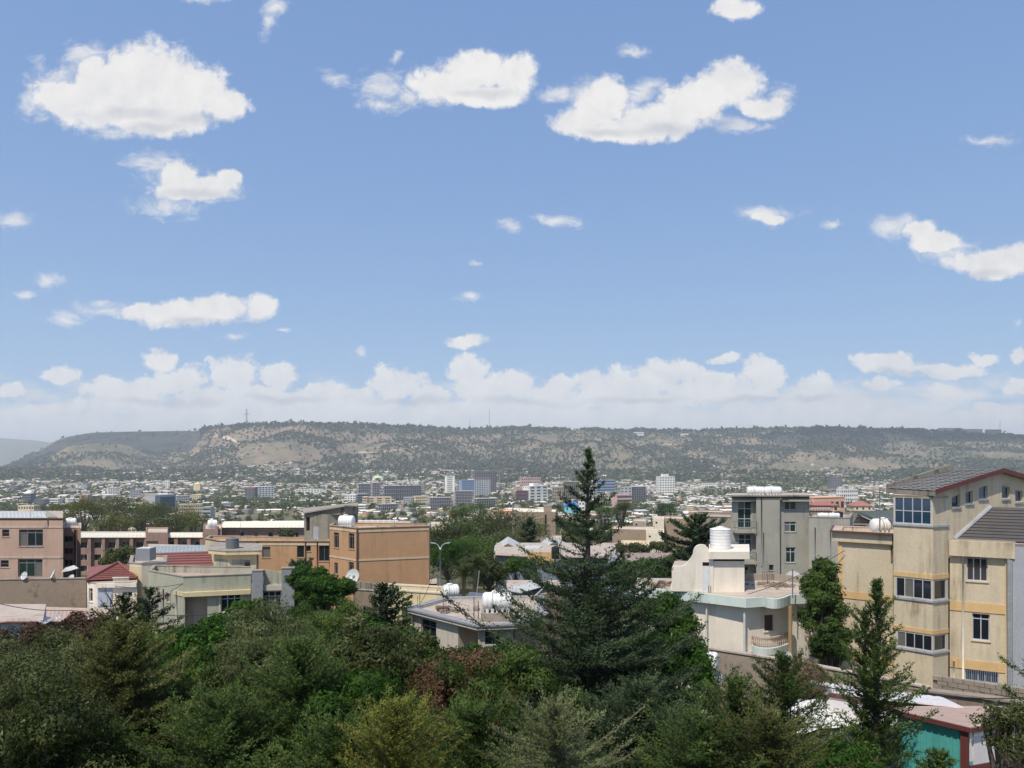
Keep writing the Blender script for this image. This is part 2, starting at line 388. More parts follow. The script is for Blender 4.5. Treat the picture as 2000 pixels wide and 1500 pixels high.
# ------------------------------------------------------------------ terrain
_BY = [-200, 0, 60, 100, 150, 200, 300, 400, 700, 1000, 1500, 2000, 2500, 3000, 3300, 9000]
_BZ = [-16, -16, -16, -18.5, -24, -28, -38, -47, -60, -68, -77, -74, -54, -22, -4, -4]
_CX = [-1400,-400,-100,0,40,70,90,110,130,180,250,330,390,410,440,480,530,600,700,780,850,900,960,1030,1100,1200,1400,1500,1600,1700,1760,1850,1950,2000,2300,3600]
_CYv = [925,925,922,915,900,884,872,860,853,845,843,842,841,837,834,832,830,830,831,835,838,842,840,838,840,842,842,840,837,841,841,847,852,855,858,856]
def crest(u):
    px = 1000+F*u
    py = np.interp(px, _CX, _CYv)
    Yc = np.interp(px, [-200, 100, 370, 430, 600, 900, 1300, 1700, 2100], [5200, 5100, 4800, 3950, 3900, 4300, 4500, 4300, 3900])
    return Yc, (900-py)/F*Yc
def ground(X, Y):
    X = np.asarray(X, float); Y = np.asarray(Y, float)
    base = np.interp(Y, _BY, _BZ)
    u = X/np.maximum(Y, 200)
    Yc, Zc = crest(u)
    Yf = 2850+250*(fbm(u*3+5, u*0+1, 3, 11)-0.5)*2
    t = np.clip((Y-Yf)/(Yc-Yf), 0, 1)
    # concave lower slope, steeper upper slope, benches
    s = 0.55*t*t*(3-2*t)+0.45*t**1.6
    cl = np.clip((t-0.80-0.05*(vnoise(u*40, u*0, 9)-.5))/0.06, 0, 1); s = 0.86*s+0.14*cl*cl*(3-2*cl)
    bf = np.interp(Yf, _BY, _BZ)
    hill = np.where(Y > Yf, bf+(Zc-bf)*s, base)
    # gullies and spurs
    n = np.abs(fbm(X/520.0+3, Y/900.0, 4, 21)-0.47)*2
    n2 = fbm(X/150.0, Y/170.0, 3, 31)-0.45
    amp = np.where(Y > Yf, 4*t*(1-t), 0)
    hgt = np.clip((Zc-bf)/200.0, 0.15, 1.2)
    hill = hill+amp*hgt*(n*175-58)+amp*hgt*n2*60
    back = np.clip((Y-Yc)/1500, 0, 1)
    hill = hill-back*12
    und = (fbm(X/260.0, Y/260.0, 3, 5)-0.45)*np.clip((Y-300)/900, 0, 1)*22*(1-t)
    return CZ+hill+und
def g1(X, Y): return float(ground(np.array([X]), np.array([Y]))[0])
def Yat(py):
    """distance at which the plain shows at picture height py"""
    ys = np.linspace(60, 3300, 600); zz = np.interp(ys, _BY, _BZ); pp = 900-zz*F/ys
    return float(np.interp(-py, -pp[::1], ys))
def terrain():
    ys = np.concatenate([np.linspace(-150, 60, 12), np.geomspace(70, 2800, 110), np.linspace(2815, 5300, 190), np.linspace(5450, 8000, 8)])
    us = np.linspace(-1.25, 1.25, 560)
    YY, UU = np.meshgrid(ys, us, indexing='ij'); XX = UU*(np.maximum(YY, 0)+160)
    ZZ = ground(XX, YY)
    V = np.stack([XX, YY, ZZ], -1).reshape(-1, 3)
    a, b = YY.shape; idx = np.arange(a*b).reshape(a, b)
    Q = np.stack([idx[:-1, :-1], idx[:-1, 1:], idx[1:, 1:], idx[1:, :-1]], -1).reshape(-1, 4)
    m, N, L, bs = new_mat('dry_hill_ground')
    g = nnode(N, 'ShaderNodeNewGeometry'); pos = g.outputs['Position']
    earth = mixc(N, L, noise_fac(N, L, pos, 0.012, 8, 0.35, 0.65), (0.36, 0.26, 0.165), (0.25, 0.19, 0.125))
    rock = mixc(N, L, noise_fac(N, L, pos, 0.02, 10, 0.4, 0.62, (1, 1, 5), 0.7), earth, (0.17, 0.135, 0.105))
    scrub = noise_fac(N, L, pos, 0.008, 13, 0.39, 0.54, (1, 1, 1), 0.8)
    c = mixc(N, L, scrub, rock, (0.105, 0.108, 0.060))
    sp_ = nnode(N, 'ShaderNodeSeparateXYZ'); L.new(pos, sp_.inputs[0]); pl_ = nnode(N, 'ShaderNodeMapRange'); L.new(sp_.outputs[1], pl_.inputs[0]); pl_.inputs[1].default_value = 3100; pl_.inputs[2].default_value = 2500; pl_.inputs[4].default_value = .55
    c = mixc(N, L, pl_.outputs[0], c, (0.12, 0.125, 0.07))
    speck = noise_fac(N, L, pos, 0.045, 6, 0.47, 0.56, (1, 1, 1), 0.75)
    c = mixc(N, L, speck, c, mixc(N, L, 0.6, c, (0.075, 0.078, 0.045)))
    sx = nnode(N, 'ShaderNodeSeparateXYZ'); L.new(g.outputs['Normal'], sx.inputs[0]); st = nnode(N, 'ShaderNodeMapRange'); L.new(sx.outputs[2], st.inputs[0]); st.inputs[1].default_value = .93; st.inputs[2].default_value = .80
    c = mixc(N, L, st.outputs[0], c, mixc(N, L, noise_fac(N, L, pos, .03, 8, .35, .65, (1, 1, 6), .7), (0.15, 0.12, 0.09), (0.26, 0.195, 0.135)))
    pale = noise_fac(N, L, pos, 0.03, 8, 0.63, 0.70, (1, 1, 2), 0.7)
    c = mixc(N, L, pale, c, (0.42, 0.32, 0.22))
    L.new(c, bs.inputs['Base Color']); bs.inputs['Roughness'].default_value = 0.95; bs.inputs['Specular IOR Level'].default_value = 0.1
    bp = nnode(N, 'ShaderNodeBump'); bp.inputs['Strength'].default_value = 0.8; bp.inputs['Distance'].default_value = 6
    L.new(noise_fac(N, L, pos, 0.04, 8, 0, 1, (1, 1, 1), 0.7), bp.inputs['Height']); L.new(bp.outputs[0], bs.inputs['Normal'])
    tag(link('ground', np_mesh('ground', V, Q, m, smooth=True)), 'dry valley floor rising to the scrubby plateau hills', kind='structure')
    # far plateau beyond the left end of the ridge
    us = np.linspace(-1.6, 1.6, 420); ys = np.linspace(7200, 13000, 50)
    YY, UU = np.meshgrid(ys, us, indexing='ij'); XX = UU*YY
    t = np.clip((YY-7400)/(11500-7400), 0, 1); px = 1000+F*UU
    top = (900-np.interp(px, [-900, 0, 60, 120, 400, 3000], [852, 858, 861, 867, 872, 866]))/F*11500
    ZZ = CZ-60+(top+60)*(0.35*np.clip(t*2.6, 0, 1)**2+0.65*np.clip((t-0.45)*2.4, 0, 1)**0.8)+(fbm(XX/900, YY/900, 4, 77)-0.47)*150*4*t*(1-t)
    ZZ = np.minimum(ZZ, CZ+top)
    V = np.stack([XX, YY, ZZ], -1).reshape(-1, 3); a, b = YY.shape; idx = np.arange(a*b).reshape(a, b)
    Q = np.stack([idx[:-1, :-1], idx[:-1, 1:], idx[1:, 1:], idx[1:, :-1]], -1).reshape(-1, 4)
    tag(link('far_hills', np_mesh('far_hills', V, Q, m, smooth=True)), 'pale far plateau past the left end of the ridge', kind='structure')
    # dirt tracks draped over the slopes
    mt = surf('pale_dirt_track', (0.46, 0.37, 0.26), 0.2, streak=False)
    for pts, w in ((((316,913),(330,917),(348,920),(375,922)), 9), (((405,846),(430,853),(450,858),(470,868)), 7), (((355,886),(375,893),(400,898)), 12),
                   (((700,884),(740,884),(790,878),(860,862)), 7), (((1220,872),(1300,868),(1400,874)), 6), (((880,865),(930,872),(960,880)), 6)):
        mb = MB(); prev = None; L_ = []
        for (ax, ay), (bx, by) in zip(pts[:-1], pts[1:]):
            for k in range(10): L_.append((ax+(bx-ax)*k/10, ay+(by-ay)*k/10))
        W = []
        for x, y in L_:
            ys_ = np.linspace(2700, 4700, 500); uu = (x-1000)/F; zz = ground(uu*ys_, ys_); pp = 900-(zz-CZ)*F/ys_
            k = int(np.argmax(pp <= y)); W.append((uu*ys_[k], ys_[k]))
        n = len(mb.V)
        for i, (x, y) in enumerate(W):
            for sgn in (-1, 1):
                yy = y+sgn*w; mb.V.append((x, yy, g1(x, yy)+1.2))
            if i: mb.F.append((n+2*i-2, n+2*i, n+2*i+1, n+2*i-1))
        tag(mb.build('dirt_path', mt), 'pale dirt track cut across the hillside', kind='structure')
terrain()
# ------------------------------------------------------------------ foliage
def leaf_quads(C, D, ln, wd, rng, up=None):
    """one narrow triangle for each leaf or spray tip"""
    n = len(C); rnd = rng.normal(size=(n, 3))
    D = D/np.maximum(np.linalg.norm(D, axis=1, keepdims=True), 1e-6)
    S = np.cross(D, rnd if up is None else up+rnd*0.5); S /= np.maximum(np.linalg.norm(S, axis=1, keepdims=True), 1e-6)
    ln = np.broadcast_to(np.asarray(ln, float).reshape(-1, 1), (n, 1)); wd = np.broadcast_to(np.asarray(wd, float).reshape(-1, 1), (n, 1))
    return np.stack([C-D*ln*0.5-S*wd*0.6, C-D*ln*0.5+S*wd*0.6, C+D*ln*0.6], 1).reshape(-1, 3)
def leaf_mesh(name, V, tint, mat):
    return np_mesh(name, V, np.arange(len(V)).reshape(-1, 3), mat, {'tint': ('FACE', 'FLOAT', tint)}, nv=3)
def conifer(name, label, px, Y, pytop, zbase, rad, hs, pw, mat, seed, nb=120, hexp=1.0, loose=0.22, leaf=0.07, dens=1.0, el0=0.05, el1=0.9, up=0.12, sag=0.12, lw=0.42, sparse=0.0, lean=0.0, group=None, lo=None, wid=0.36):
    """rad: bough length reached hs metres below the tip; boughs are flat feathery plates of sprays"""
    rng = np.random.default_rng(seed); x, y = XY(px, Y); z1 = ZP(pytop, Y); H = z1-zbase
    root = empty(name, (x, y, zbase), label, 'tree', group)
    ax = lambda z: np.array([x+lean*((z-zbase)/H)**2*H, y, z])
    tr = MB(); ts = np.linspace(0, 1, 9); tr.tube([Vector(ax(zbase+t*H)) for t in ts], [0.020*H*(1-t)**0.9+0.010 for t in ts], 7)
    zlo = max(zbase+0.05*H, ZP(1500, Y)-0.9) if lo is None else zbase+lo*H
    span = z1-zlo; CC, DD, SS, TT = [], [], [], []
    for i in range(nb):
        f = (i+rng.random())/nb; h = span*(1-f)**hexp+0.05; az = i*2.399+rng.normal()*0.35
        if h < span*.35 and rng.random() < sparse: continue
        L_ = rad*min(1.0, h/hs)**pw*(1+rng.normal()*loose)+0.05; L_ = max(L_, 0.08)
        b = ax(z1-h); d = np.array([math.cos(az), math.sin(az), 0]); el = el0+(el1-el0)*math.exp(-h/(hs*.35))+rng.normal()*0.10
        m = max(4, int(L_/0.11)); s = (np.arange(m)+0.6)/m
        C0 = b+np.outer(s*L_*math.cos(el), d)+np.outer(L_*(math.sin(el)*s-sag*4*s*(1-s)*.4+up*s**3), [0, 0, 1])
        tan = np.gradient(C0, axis=0); tan /= np.linalg.norm(tan, axis=1, keepdims=True)+1e-9
        st = max(1, m//3); bp = [Vector(b)]+[Vector(v) for v in C0[::st]]; tr.tube(bp, [0.010*L_*(1-k/(len(bp)+1))+0.004 for k in range(len(bp))], 3, cap=False)
        side = np.cross(tan, [0, 0, 1]); side /= np.linalg.norm(side, axis=1, keepdims=True)+1e-9; bt = rng.normal()*0.16
        for sg in (-1, 1, 0):
            bl = (wid*L_*(s*1.4)**0.55*(1-s)**0.55+min(0.03+0.05*L_, 0.08))*(0.65+0.7*rng.random(m)) if sg else np.full(m, min(0.05+0.08*L_, 0.16))
            k = max(2, int(7*dens)); w = (np.arange(k)+0.5)/k
            db = tan*0.85+side*sg*0.75+rng.normal(size=(m, 3))*0.20; db[:, 2] += 0.10
            db /= np.linalg.norm(db, axis=1, keepdims=True)
            Cb = C0[:, None, :]+db[:, None, :]*(bl[:, None]*w[None, :])[..., None]
            Cb[..., 2] += (bl[:, None]*0.10*np.sin(w*3)[None, :]); Cb = Cb+rng.normal(size=Cb.shape)*leaf*0.42
            Db = np.repeat(db[:, None, :], k, 1)+rng.normal(size=Cb.shape)*0.40
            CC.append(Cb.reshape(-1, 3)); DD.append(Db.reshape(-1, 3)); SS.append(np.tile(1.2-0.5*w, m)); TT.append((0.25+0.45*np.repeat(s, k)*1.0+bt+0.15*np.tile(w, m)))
    C = np.concatenate(CC); D = np.concatenate(DD); S = np.concatenate(SS); T = np.concatenate(TT)
    n = len(C); ln = leaf*S*(0.7+0.7*rng.random(n)); upv = np.zeros((n, 3)); upv[:, 2] = 1.0; upv[:, 0] = (C[:, 0]-x)*0.2; upv[:, 1] = (C[:, 1]-y)*0.2
    V = leaf_quads(C, D, ln, ln*lw, rng, up=upv)
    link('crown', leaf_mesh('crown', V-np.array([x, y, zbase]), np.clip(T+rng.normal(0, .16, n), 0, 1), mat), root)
    tr.build('trunk', M['bark'], root)
    return root
def broadleaf(name, label, px, Y, py, rx, rz, ry, mat, seed, zbase=None, leaf=0.12, nclump=70, per=420, cat='tree', aspect=0.5, crad=0.26, group=None, droop=0.0, mat2=None, f2=0.0, extra=(), hang=0.0, flat=0.62):
    """px,py: centre of the crown; rx, ry, rz radii in metres"""
    rng = np.random.default_rng(seed); x, y = XY(px, Y); zc = ZP(py, Y)
    if zbase is None: zbase = g1(x, y)-0.1
    root = empty(name, (x, y, zbase), label, cat, group); o = np.array([x, y, zbase])
    c0 = np.array([x, y, zc]); dirs = rng.normal(size=(nclump, 3)); dirs /= np.linalg.norm(dirs, axis=1, keepdims=True)
    dirs[:, 2] = np.where(dirs[:, 2] < -0.45, -dirs[:, 2], dirs[:, 2])
    rr = rng.uniform(0.55, 0.92, nclump)*(1+0.16*rng.normal(size=nclump)); rr = np.minimum(rr, 1.15)
    cen = c0+dirs*rr[:, None]*np.array([rx, ry, rz])
    cr = crad*(rx+rz)*0.5*rng.uniform(0.65, 1.35, nclump)
    LV, T, m2 = [], [], []
    for i in range(nclump):
        k = int(per*min(2.0, (cr[i]/(crad*(rx+rz)*0.5))**2)); d = rng.normal(size=(k, 3)); d /= np.linalg.norm(d, axis=1, keepdims=True)
        rad = cr[i]*(0.45+0.62*rng.random(k)**0.7)*(1+0.24*np.sin(d[:, 0]*6+i)*np.sin(d[:, 1]*5+2*i)+0.16*np.sin(d[:, 2]*9+2*i))
        C = cen[i]+d*rad[:, None]*np.array([1.15, 1.15, flat+0.15])
        if hang: C[:, 2] -= hang*cr[i]*rng.random(k)**2
        D = rng.normal(size=(k, 3)); D = D-d*(D*d).sum(1, keepdims=True)*0.8+d*0.15; D[:, 2] -= 0.25+hang
        ln = leaf*(0.65+0.7*rng.random(k))
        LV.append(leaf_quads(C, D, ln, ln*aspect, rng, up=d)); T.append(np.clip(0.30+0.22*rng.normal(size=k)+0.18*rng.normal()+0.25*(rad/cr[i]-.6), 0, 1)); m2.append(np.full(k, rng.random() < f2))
    V = np.concatenate(LV)-o; T = np.concatenate(T); B = np.concatenate(m2)
    me = leaf_mesh('crown', V, T, mat)
    if mat2 is not None:
        me.materials.append(mat2); me.polygons.foreach_set('material_index', B.astype(np.int32))
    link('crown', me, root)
    tr = MB(); base = Vector((x, y, zbase)); fork = Vector((x, y, zbase+(zc-rz*0.55-zbase)*0.8)); h = max(0.06, 0.035*(zc+rz-zbase))
    tr.tube([base, base.lerp(fork, 0.5)+Vector((rng.normal()*.15, rng.normal()*.15, 0)), fork], [h, h*0.8, h*0.65], 7)
    for i in range(0, nclump, max(1, nclump//16)):
        e = Vector(cen[i]); md = fork.lerp(e, 0.5)+Vector((0, 0, -0.12*(e-fork).length))
        tr.tube([fork, md, e], [h*0.42, h*0.25, 0.02], 4, cap=False)
    tr.build('trunk', M['bark'], root)
    return root
LF = dict(
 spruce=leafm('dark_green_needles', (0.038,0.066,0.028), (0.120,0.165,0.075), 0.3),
 cypress=leafm('olive_cypress_sprays', (0.046,0.086,0.018), (0.155,0.220,0.056), 0.35),
 olive=leafm('yellow_olive_sprays', (0.078,0.098,0.022), (0.235,0.240,0.078), 0.35),
 bright=leafm('fresh_green_leaves', (0.045,0.120,0.014), (0.150,0.280,0.040), 0.4),
 deep=leafm('deep_green_leaves', (0.034,0.088,0.012), (0.110,0.205,0.034), 0.4),
 sage=leafm('grey_green_leaves', (0.110,0.135,0.046), (0.290,0.310,0.140), 0.4),
 feather=leafm('soft_green_feathery_leaves', (0.078,0.132,0.026), (0.210,0.285,0.078), 0.4),
 citrus=leafm('dull_olive_leaves', (0.056,0.076,0.018), (0.215,0.230,0.090), 0.3, 0.4),
 brown=leafm('dry_brown_leaves', (0.095,0.052,0.026), (0.300,0.190,0.110), 0.2),
 red=leafm('dark_red_brown_leaves', (0.065,0.038,0.022), (0.165,0.098,0.058), 0.2),
 lime=leafm('yellow_green_sprays', (0.130,0.150,0.020), (0.330,0.330,0.075), 0.4),
 straw=leafm('dry_straw', (0.22,0.16,0.09), (0.40,0.31,0.19), 0.2),
 euc=leafm('yellowish_gum_leaves', (0.105,0.122,0.030), (0.260,0.255,0.085), 0.35),
 town=leafm('town_tree_leaves', (0.064,0.084,0.028), (0.175,0.190,0.072), 0.3),
 town2=leafm('dusty_town_leaves', (0.076,0.098,0.032), (0.195,0.215,0.086), 0.3),
 wood=leafm('hillside_leaves', (0.060,0.072,0.034), (0.140,0.150,0.070), 0.15),
)
# ------------------------------------------------------------------ building kit
CAM = Vector((0, 0, CZ)); PR = random.Random(21)
class Bld:
    """a building on a footprint given counter-clockwise from the camera's left; edges are its facades"""
    def __init__(s, name, label, pts, z0, z1, wall, cat='building', par=0.5, roof=None, group=None, open_top=False):
        s.pts = [Vector((p[0], p[1])) for p in pts]; s.z0, s.z1, s.wall, s.par = z0, z1, wall, par
        s.root = empty(name, (s.pts[0].x, s.pts[0].y, z0), label, cat, group)
        s.holes = {}; s.roofm = roof or M['roofdirt']; s.mbs = {}
    def fr(s, i):
        a, b = s.pts[i], s.pts[(i+1) % len(s.pts)]; e = (b-a); L_ = e.length; e = e/L_
        return Vector((a.x, a.y, 0)), Vector((e.x, e.y, 0)), Vector((e.y, -e.x, 0)), L_
    def uv(s, i, px, py):
        A, e, n, L_ = s.fr(i); d = Vector(((px-1000)/F, 1, -(py-900)/F))
        t = (A-CAM).dot(n)/d.dot(n); p = CAM+d*t
        return (p-A).dot(e), p.z
    def rect(s, i, r):
        x0, z1 = s.uv(i, r[0], r[1]); x1, z0 = s.uv(i, r[2], r[3])
        _, za = s.uv(i, (r[0]+r[2])/2, r[1]); _, zb = s.uv(i, (r[0]+r[2])/2, r[3])
        return x0, x1, zb, za
    def obox(s, mb, i, x0, x1, z0, z1, d0, d1):
        A, e, n, L_ = s.fr(i)
        q = [A+e*x0+n*d1, A+e*x1+n*d1, A+e*x1+n*d0, A+e*x0+n*d0]
        mb.prism([Vector((p.x, p.y, z0)) for p in q], (0, 0, z1-z0))
    def part(s, name, i, x0, x1, z0, z1, d0, d1, mat, parent=None):
        mb = MB(); s.obox(mb, i, x0, x1, z0, z1, d0, d1); return mb.build(name, mat, parent or s.root)
    def band(s, i, r, d=0.05, mat=None, name='band', full=False):
        x0, x1, z0, z1 = s.rect(i, r)
        if full: x0, x1 = 0, s.fr(i)[3]
        return s.part(name, i, x0, x1, z0, z1, 0.003, d, mat)
    def win(s, i, r, cols=2, rows=(1,), frame='frame', glass='glass', fw=0.05, sill=True, depth=0.14, surround=None, bars=0, zz=None, name='window', noglass=False):
        """window in a real opening: frame with mullions, one pane object for each light"""
        x0, x1, z0, z1 = s.rect(i, r)
        if zz: z0, z1 = zz
        s.holes.setdefault(i, []).append((x0, x1, z0, z1, depth+0.06))
        mb = MB(); W, H = x1-x0, z1-z0; d0, d1 = -depth-0.05, -depth+0.02
        cw = list(cols) if hasattr(cols, '__len__') else [1]*cols
        xs = [x0]; 
        for c in cw: xs.append(xs[-1]+W*c/sum(cw))
        zs = [z1]
        for c in rows: zs.append(zs[-1]-H*c/sum(rows))
        for k, x in enumerate(xs):
            a, b = (x, x+fw) if k == 0 else ((x-fw, x) if k == len(xs)-1 else (x-fw/2, x+fw/2)); s.obox(mb, i, a, b, z0, z1, d0, d1)
        for k, z in enumerate(zs):
            a, b = (z-fw, z) if k == 0 else ((z, z+fw) if k == len(zs)-1 else (z-fw/2, z+fw/2))
            s.obox(mb, i, x0+fw*.5, x1-fw*.5, a, b, d0+.004, d1-.004)
        w = mb.build(name, M[frame], s.root)
        for a, b in zip(xs[:-1], xs[1:]):
            for c, d in zip(zs[1:], zs[:-1]):
                g_ = 'curtain' if glass in ('glass', 'gglass') and PR.random() < .07 else glass
                s.part('pane', i, a+.01, b-.01, c+.01, d-.01, -depth-.03, -depth-.015, M[g_], w)
        if sill: s.part('sill', i, x0-.06, x1+.06, z0-.07, z0-.003, -.05, .06, s.wall if surround is None else surround, w)
        if surround is not None:
            m2 = MB(); t = 0.13
            s.obox(m2, i, x0-t, x0, z0, z1+t, 0.002, .05); s.obox(m2, i, x1, x1+t, z0, z1+t, 0.002, .05); s.obox(m2, i, x0, x1, z1, z1+t, 0.002, .05)
            m2.build('surround', surround, w)
        for k in range(bars):
            xx = x0+W*(k+.5)/bars; s.part('bar', i, xx-.015, xx+.015, z0, z1, .0, .03, M['wallblue'], w)
        return w
    def pipe(s, i, px, py0, py1, mat='pipe', r=0.05, name='drainpipe'):
        A, e, n, L_ = s.fr(i); x, za = s.uv(i, px, py0); _, zb = s.uv(i, px, py1)
        mb = MB(); p = A+e*x+n*(r+.02); mb.tube([(p.x, p.y, za), (p.x, p.y, zb)], r, 8); return mb.build(name, M[mat], s.root, True)
    def offset(s, d):
        out = []; n = len(s.pts)
        for k in range(n):
            a, b, c = s.pts[k-1], s.pts[k], s.pts[(k+1) % n]
            e1, e2 = (b-a).normalized(), (c-b).normalized(); n1, n2 = Vector((e1.y, -e1.x)), Vector((e2.y, -e2.x))
            m = n1+n2; m = m/max(0.2, m.dot(n1)); out.append(b-m*d)
        return out
    def finish(s, roof=True, cap=None):
        mb = MB(); n = len(s.pts)
        for i in range(n):
            A, e, nn, L_ = s.fr(i); H = [h for h in s.holes.get(i, [])]
            xs = sorted({0.0, L_} | {min(max(h[k], 0), L_) for h in H for k in (0, 1)}); zs = sorted({s.z0, s.z1} | {min(max(h[k], s.z0), s.z1) for h in H for k in (2, 3)})
            for xa, xb in zip(xs[:-1], xs[1:]):
                if xb-xa < 1e-4: continue
                for za, zb in zip(zs[:-1], zs[1:]):
                    cx, cz = (xa+xb)/2, (za+zb)/2
                    if any(h[0] < cx < h[1] and h[2] < cz < h[3] for h in H): continue
                    mb.poly([A+e*xa+Vector((0,0,za)), A+e*xb+Vector((0,0,za)), A+e*xb+Vector((0,0,zb)), A+e*xa+Vector((0,0,zb))])
            for x0, x1, z0, z1, dp in H:
                q = lambda x, z, d: A+e*x-nn*d+Vector((0, 0, z))
                for (xa, za), (xb, zb) in (((x0,z0),(x0,z1)), ((x0,z1),(x1,z1)), ((x1,z1),(x1,z0)), ((x1,z0),(x0,z0))):
                    mb.poly([q(xa,za,0), q(xb,zb,0), q(xb,zb,dp), q(xa,za,dp)])
        if s.par > 0:
            I = s.offset(0.2)
            for k in range(n):
                j = (k+1) % n; a, b, c, d = s.pts[k], s.pts[j], I[j], I[k]
                mb.poly([(a.x,a.y,s.z1), (b.x,b.y,s.z1), (c.x,c.y,s.z1), (d.x,d.y,s.z1)])
                mb.poly([(d.x,d.y,s.z1), (c.x,c.y,s.z1), (c.x,c.y,s.z1-s.par), (d.x,d.y,s.z1-s.par)])
        mb.build('wall', s.wall, s.root)
        if roof:
            r = MB(); I = s.offset(0.19) if s.par > 0 else s.pts
            r.prism([(p.x, p.y, s.z1-s.par-0.15) for p in I], (0, 0, 0.15 if s.par > 0 else 0.148)); r.build('roof', s.roofm, s.root)
        if cap:
            m, h, o = cap; O = s.offset(-o); I = s.offset(0.24); c = MB()
            for k in range(n):
                j = (k+1) % n; a, b, cc, d = O[k], O[j], I[j], I[k]
                c.prism([(a.x,a.y,s.z1+.003), (b.x,b.y,s.z1+.003), (cc.x,cc.y,s.z1+.003), (d.x,d.y,s.z1+.003)], (0, 0, h))
            c.build('coping', m, s.root)
        return s.root
def sheet(p0, p1, p2, p3, name, mat, parent, pitch=0.0, amp=0.03, th=0.05):
    """roof slope: eave p0-p1, ridge p3-p2; with pitch > 0 real corrugations run up the slope"""
    p0, p1, p2, p3 = map(Vector, (p0, p1, p2, p3)); nrm = (p1-p0).cross(p3-p0).normalized()
    if nrm.z < 0: nrm = -nrm
    mb = MB()
    if pitch <= 0: mb.prism([p0-nrm*th, p1-nrm*th, p2-nrm*th, p3-nrm*th], nrm*th); return mb.build(name, mat, parent)
    n = max(2, int((p1-p0).length/pitch)*2)
    for k in range(n+1):
        t = k/n; o = nrm*(amp if k % 2 else 0)
        mb.V += [tuple(p0.lerp(p1, t)+o), tuple(p3.lerp(p2, t)+o), tuple(p3.lerp(p2, t)-nrm*th), tuple(p0.lerp(p1, t)-nrm*th)]
        if k:
            b = 4*k-4; mb.F += [(b, b+4, b+5, b+1), (b+3, b+2, b+6, b+7), (b, b+3, b+7, b+4), (b+1, b+5, b+6, b+2)]
    return mb.build(name, mat, parent)
def courses(p0, p1, p2, p3, n, name, mat, parent, th=0.05, lift=0.035, tiles=0):
    """overlapping tile courses, one object for each course, up the slope from eave p0-p1 to ridge p3-p2"""
    p0, p1, p2, p3 = map(Vector, (p0, p1, p2, p3)); nrm = (p1-p0).cross(p3-p0).normalized()
    if nrm.z < 0: nrm = -nrm
    for k in range(n):
        a, b = k/n, (k+1.12)/n; b = min(b, 1.0)
        mb = MB(); A, B, C, D = p0.lerp(p3, a), p1.lerp(p2, a), p1.lerp(p2, b), p0.lerp(p3, b)
        m = tiles or 1
        for j in range(m):
            f0, f1 = (j+0.03*(m > 1))/m, (j+1-0.03*(m > 1))/m; w = 0.012*((j*7+k*3) % 3) if m > 1 else 0
            q = [A.lerp(B, f0)+nrm*(lift+w), A.lerp(B, f1)+nrm*(lift+w), D.lerp(C, f1)+nrm*.002, D.lerp(C, f0)+nrm*.002]
            mb.prism([p-nrm*th for p in q], nrm*th)
        o = mb.build(name, mat, parent)
        if m > 1: tag(o, kind='stuff')
# ------------------------------------------------------------------ tanks, dishes
def tank_h(label, loc, L_, r, rz=0.0, base=None, mat='tank', group=None, seams=2):
    """lying ribbed plastic tank on moulded feet"""
    root = empty('water_tank', loc, label, 'water tank', group, rz)
    mb = MB(); h = L_/2; pr = [(0.02, -h), (r*.5, -h*.985), (r*.82, -h*.93), (r*.96, -h*.84), (r, -h*.74)]
    for k in range(5):
        x = -h*.6+k*h*.3; pr += [(r, x-.02*L_), (r*.985, x-.012*L_), (r*.985, x+.012*L_), (r, x+.02*L_)]
    pr += [(r, h*.74), (r*.96, h*.84), (r*.82, h*.93), (r*.5, h*.985), (0.02, h)]
    pr = sorted(pr, key=lambda q: q[1]); mb.lathe(pr, 28, 'x', (0, 0, r*1.12)); o = mb.build('shell', M[mat], None, True); o.parent = root
    c = MB(); c.lathe([(r*.42, r*2.0), (r*.42, r*2.22), (r*.36, r*2.27), (r*.1, r*2.3)], 18, 'z', (-h*.12, 0, 0)); o = c.build('lid', M[mat], None, True); o.parent = root
    for k in range(5):
        f = MB(); x = -h*.66+k*h*.33; f.prism([(x-.045*L_, -r*.78, 0), (x+.045*L_, -r*.78, 0), (x+.045*L_, r*.78, 0), (x-.045*L_, r*.78, 0)], (0, 0, r*.62))
        o = f.build('foot', M[mat]); o.parent = root
    for k in range(seams):
        f = MB(); x = -h*.3+k*h*.6/max(1, seams-1); f.lathe([(r*1.0, x-.02), (r*1.012, x-.012), (r*1.012, x+.012), (r*1.0, x+.02)], 28, 'x', (0, 0, r*1.12)); o = f.build('strap', M['dframe']); o.parent = root
    return root
def tank_v(label, loc, r, h, mat='tank', group=None):
    root = empty('water_tank', loc, label, 'water tank', group)
    pr = [(r*.96, 0)]; n = 6
    for k in range(n):
        z = h*.86*(k+.5)/n; w = h*.86/n; pr += [(r*.99, z-w*.47), (r, z-w*.38), (r, z+w*.38), (r*.99, z+w*.47)]
    pr += [(r*1.02, h*.86), (r*1.02, h*.90), (r*.9, h*.915), (r*.45, h*.97), (r*.4, h*.975)]
    mb = MB(); mb.lathe(pr, 28); o = mb.build('shell', M[mat], None, True); o.parent = root
    mb = MB(); mb.lathe([(r*.38, h*.97), (r*.38, h*1.0), (r*.1, h*1.03)], 18); o = mb.build('lid', M[mat], None, True); o.parent = root
    return root
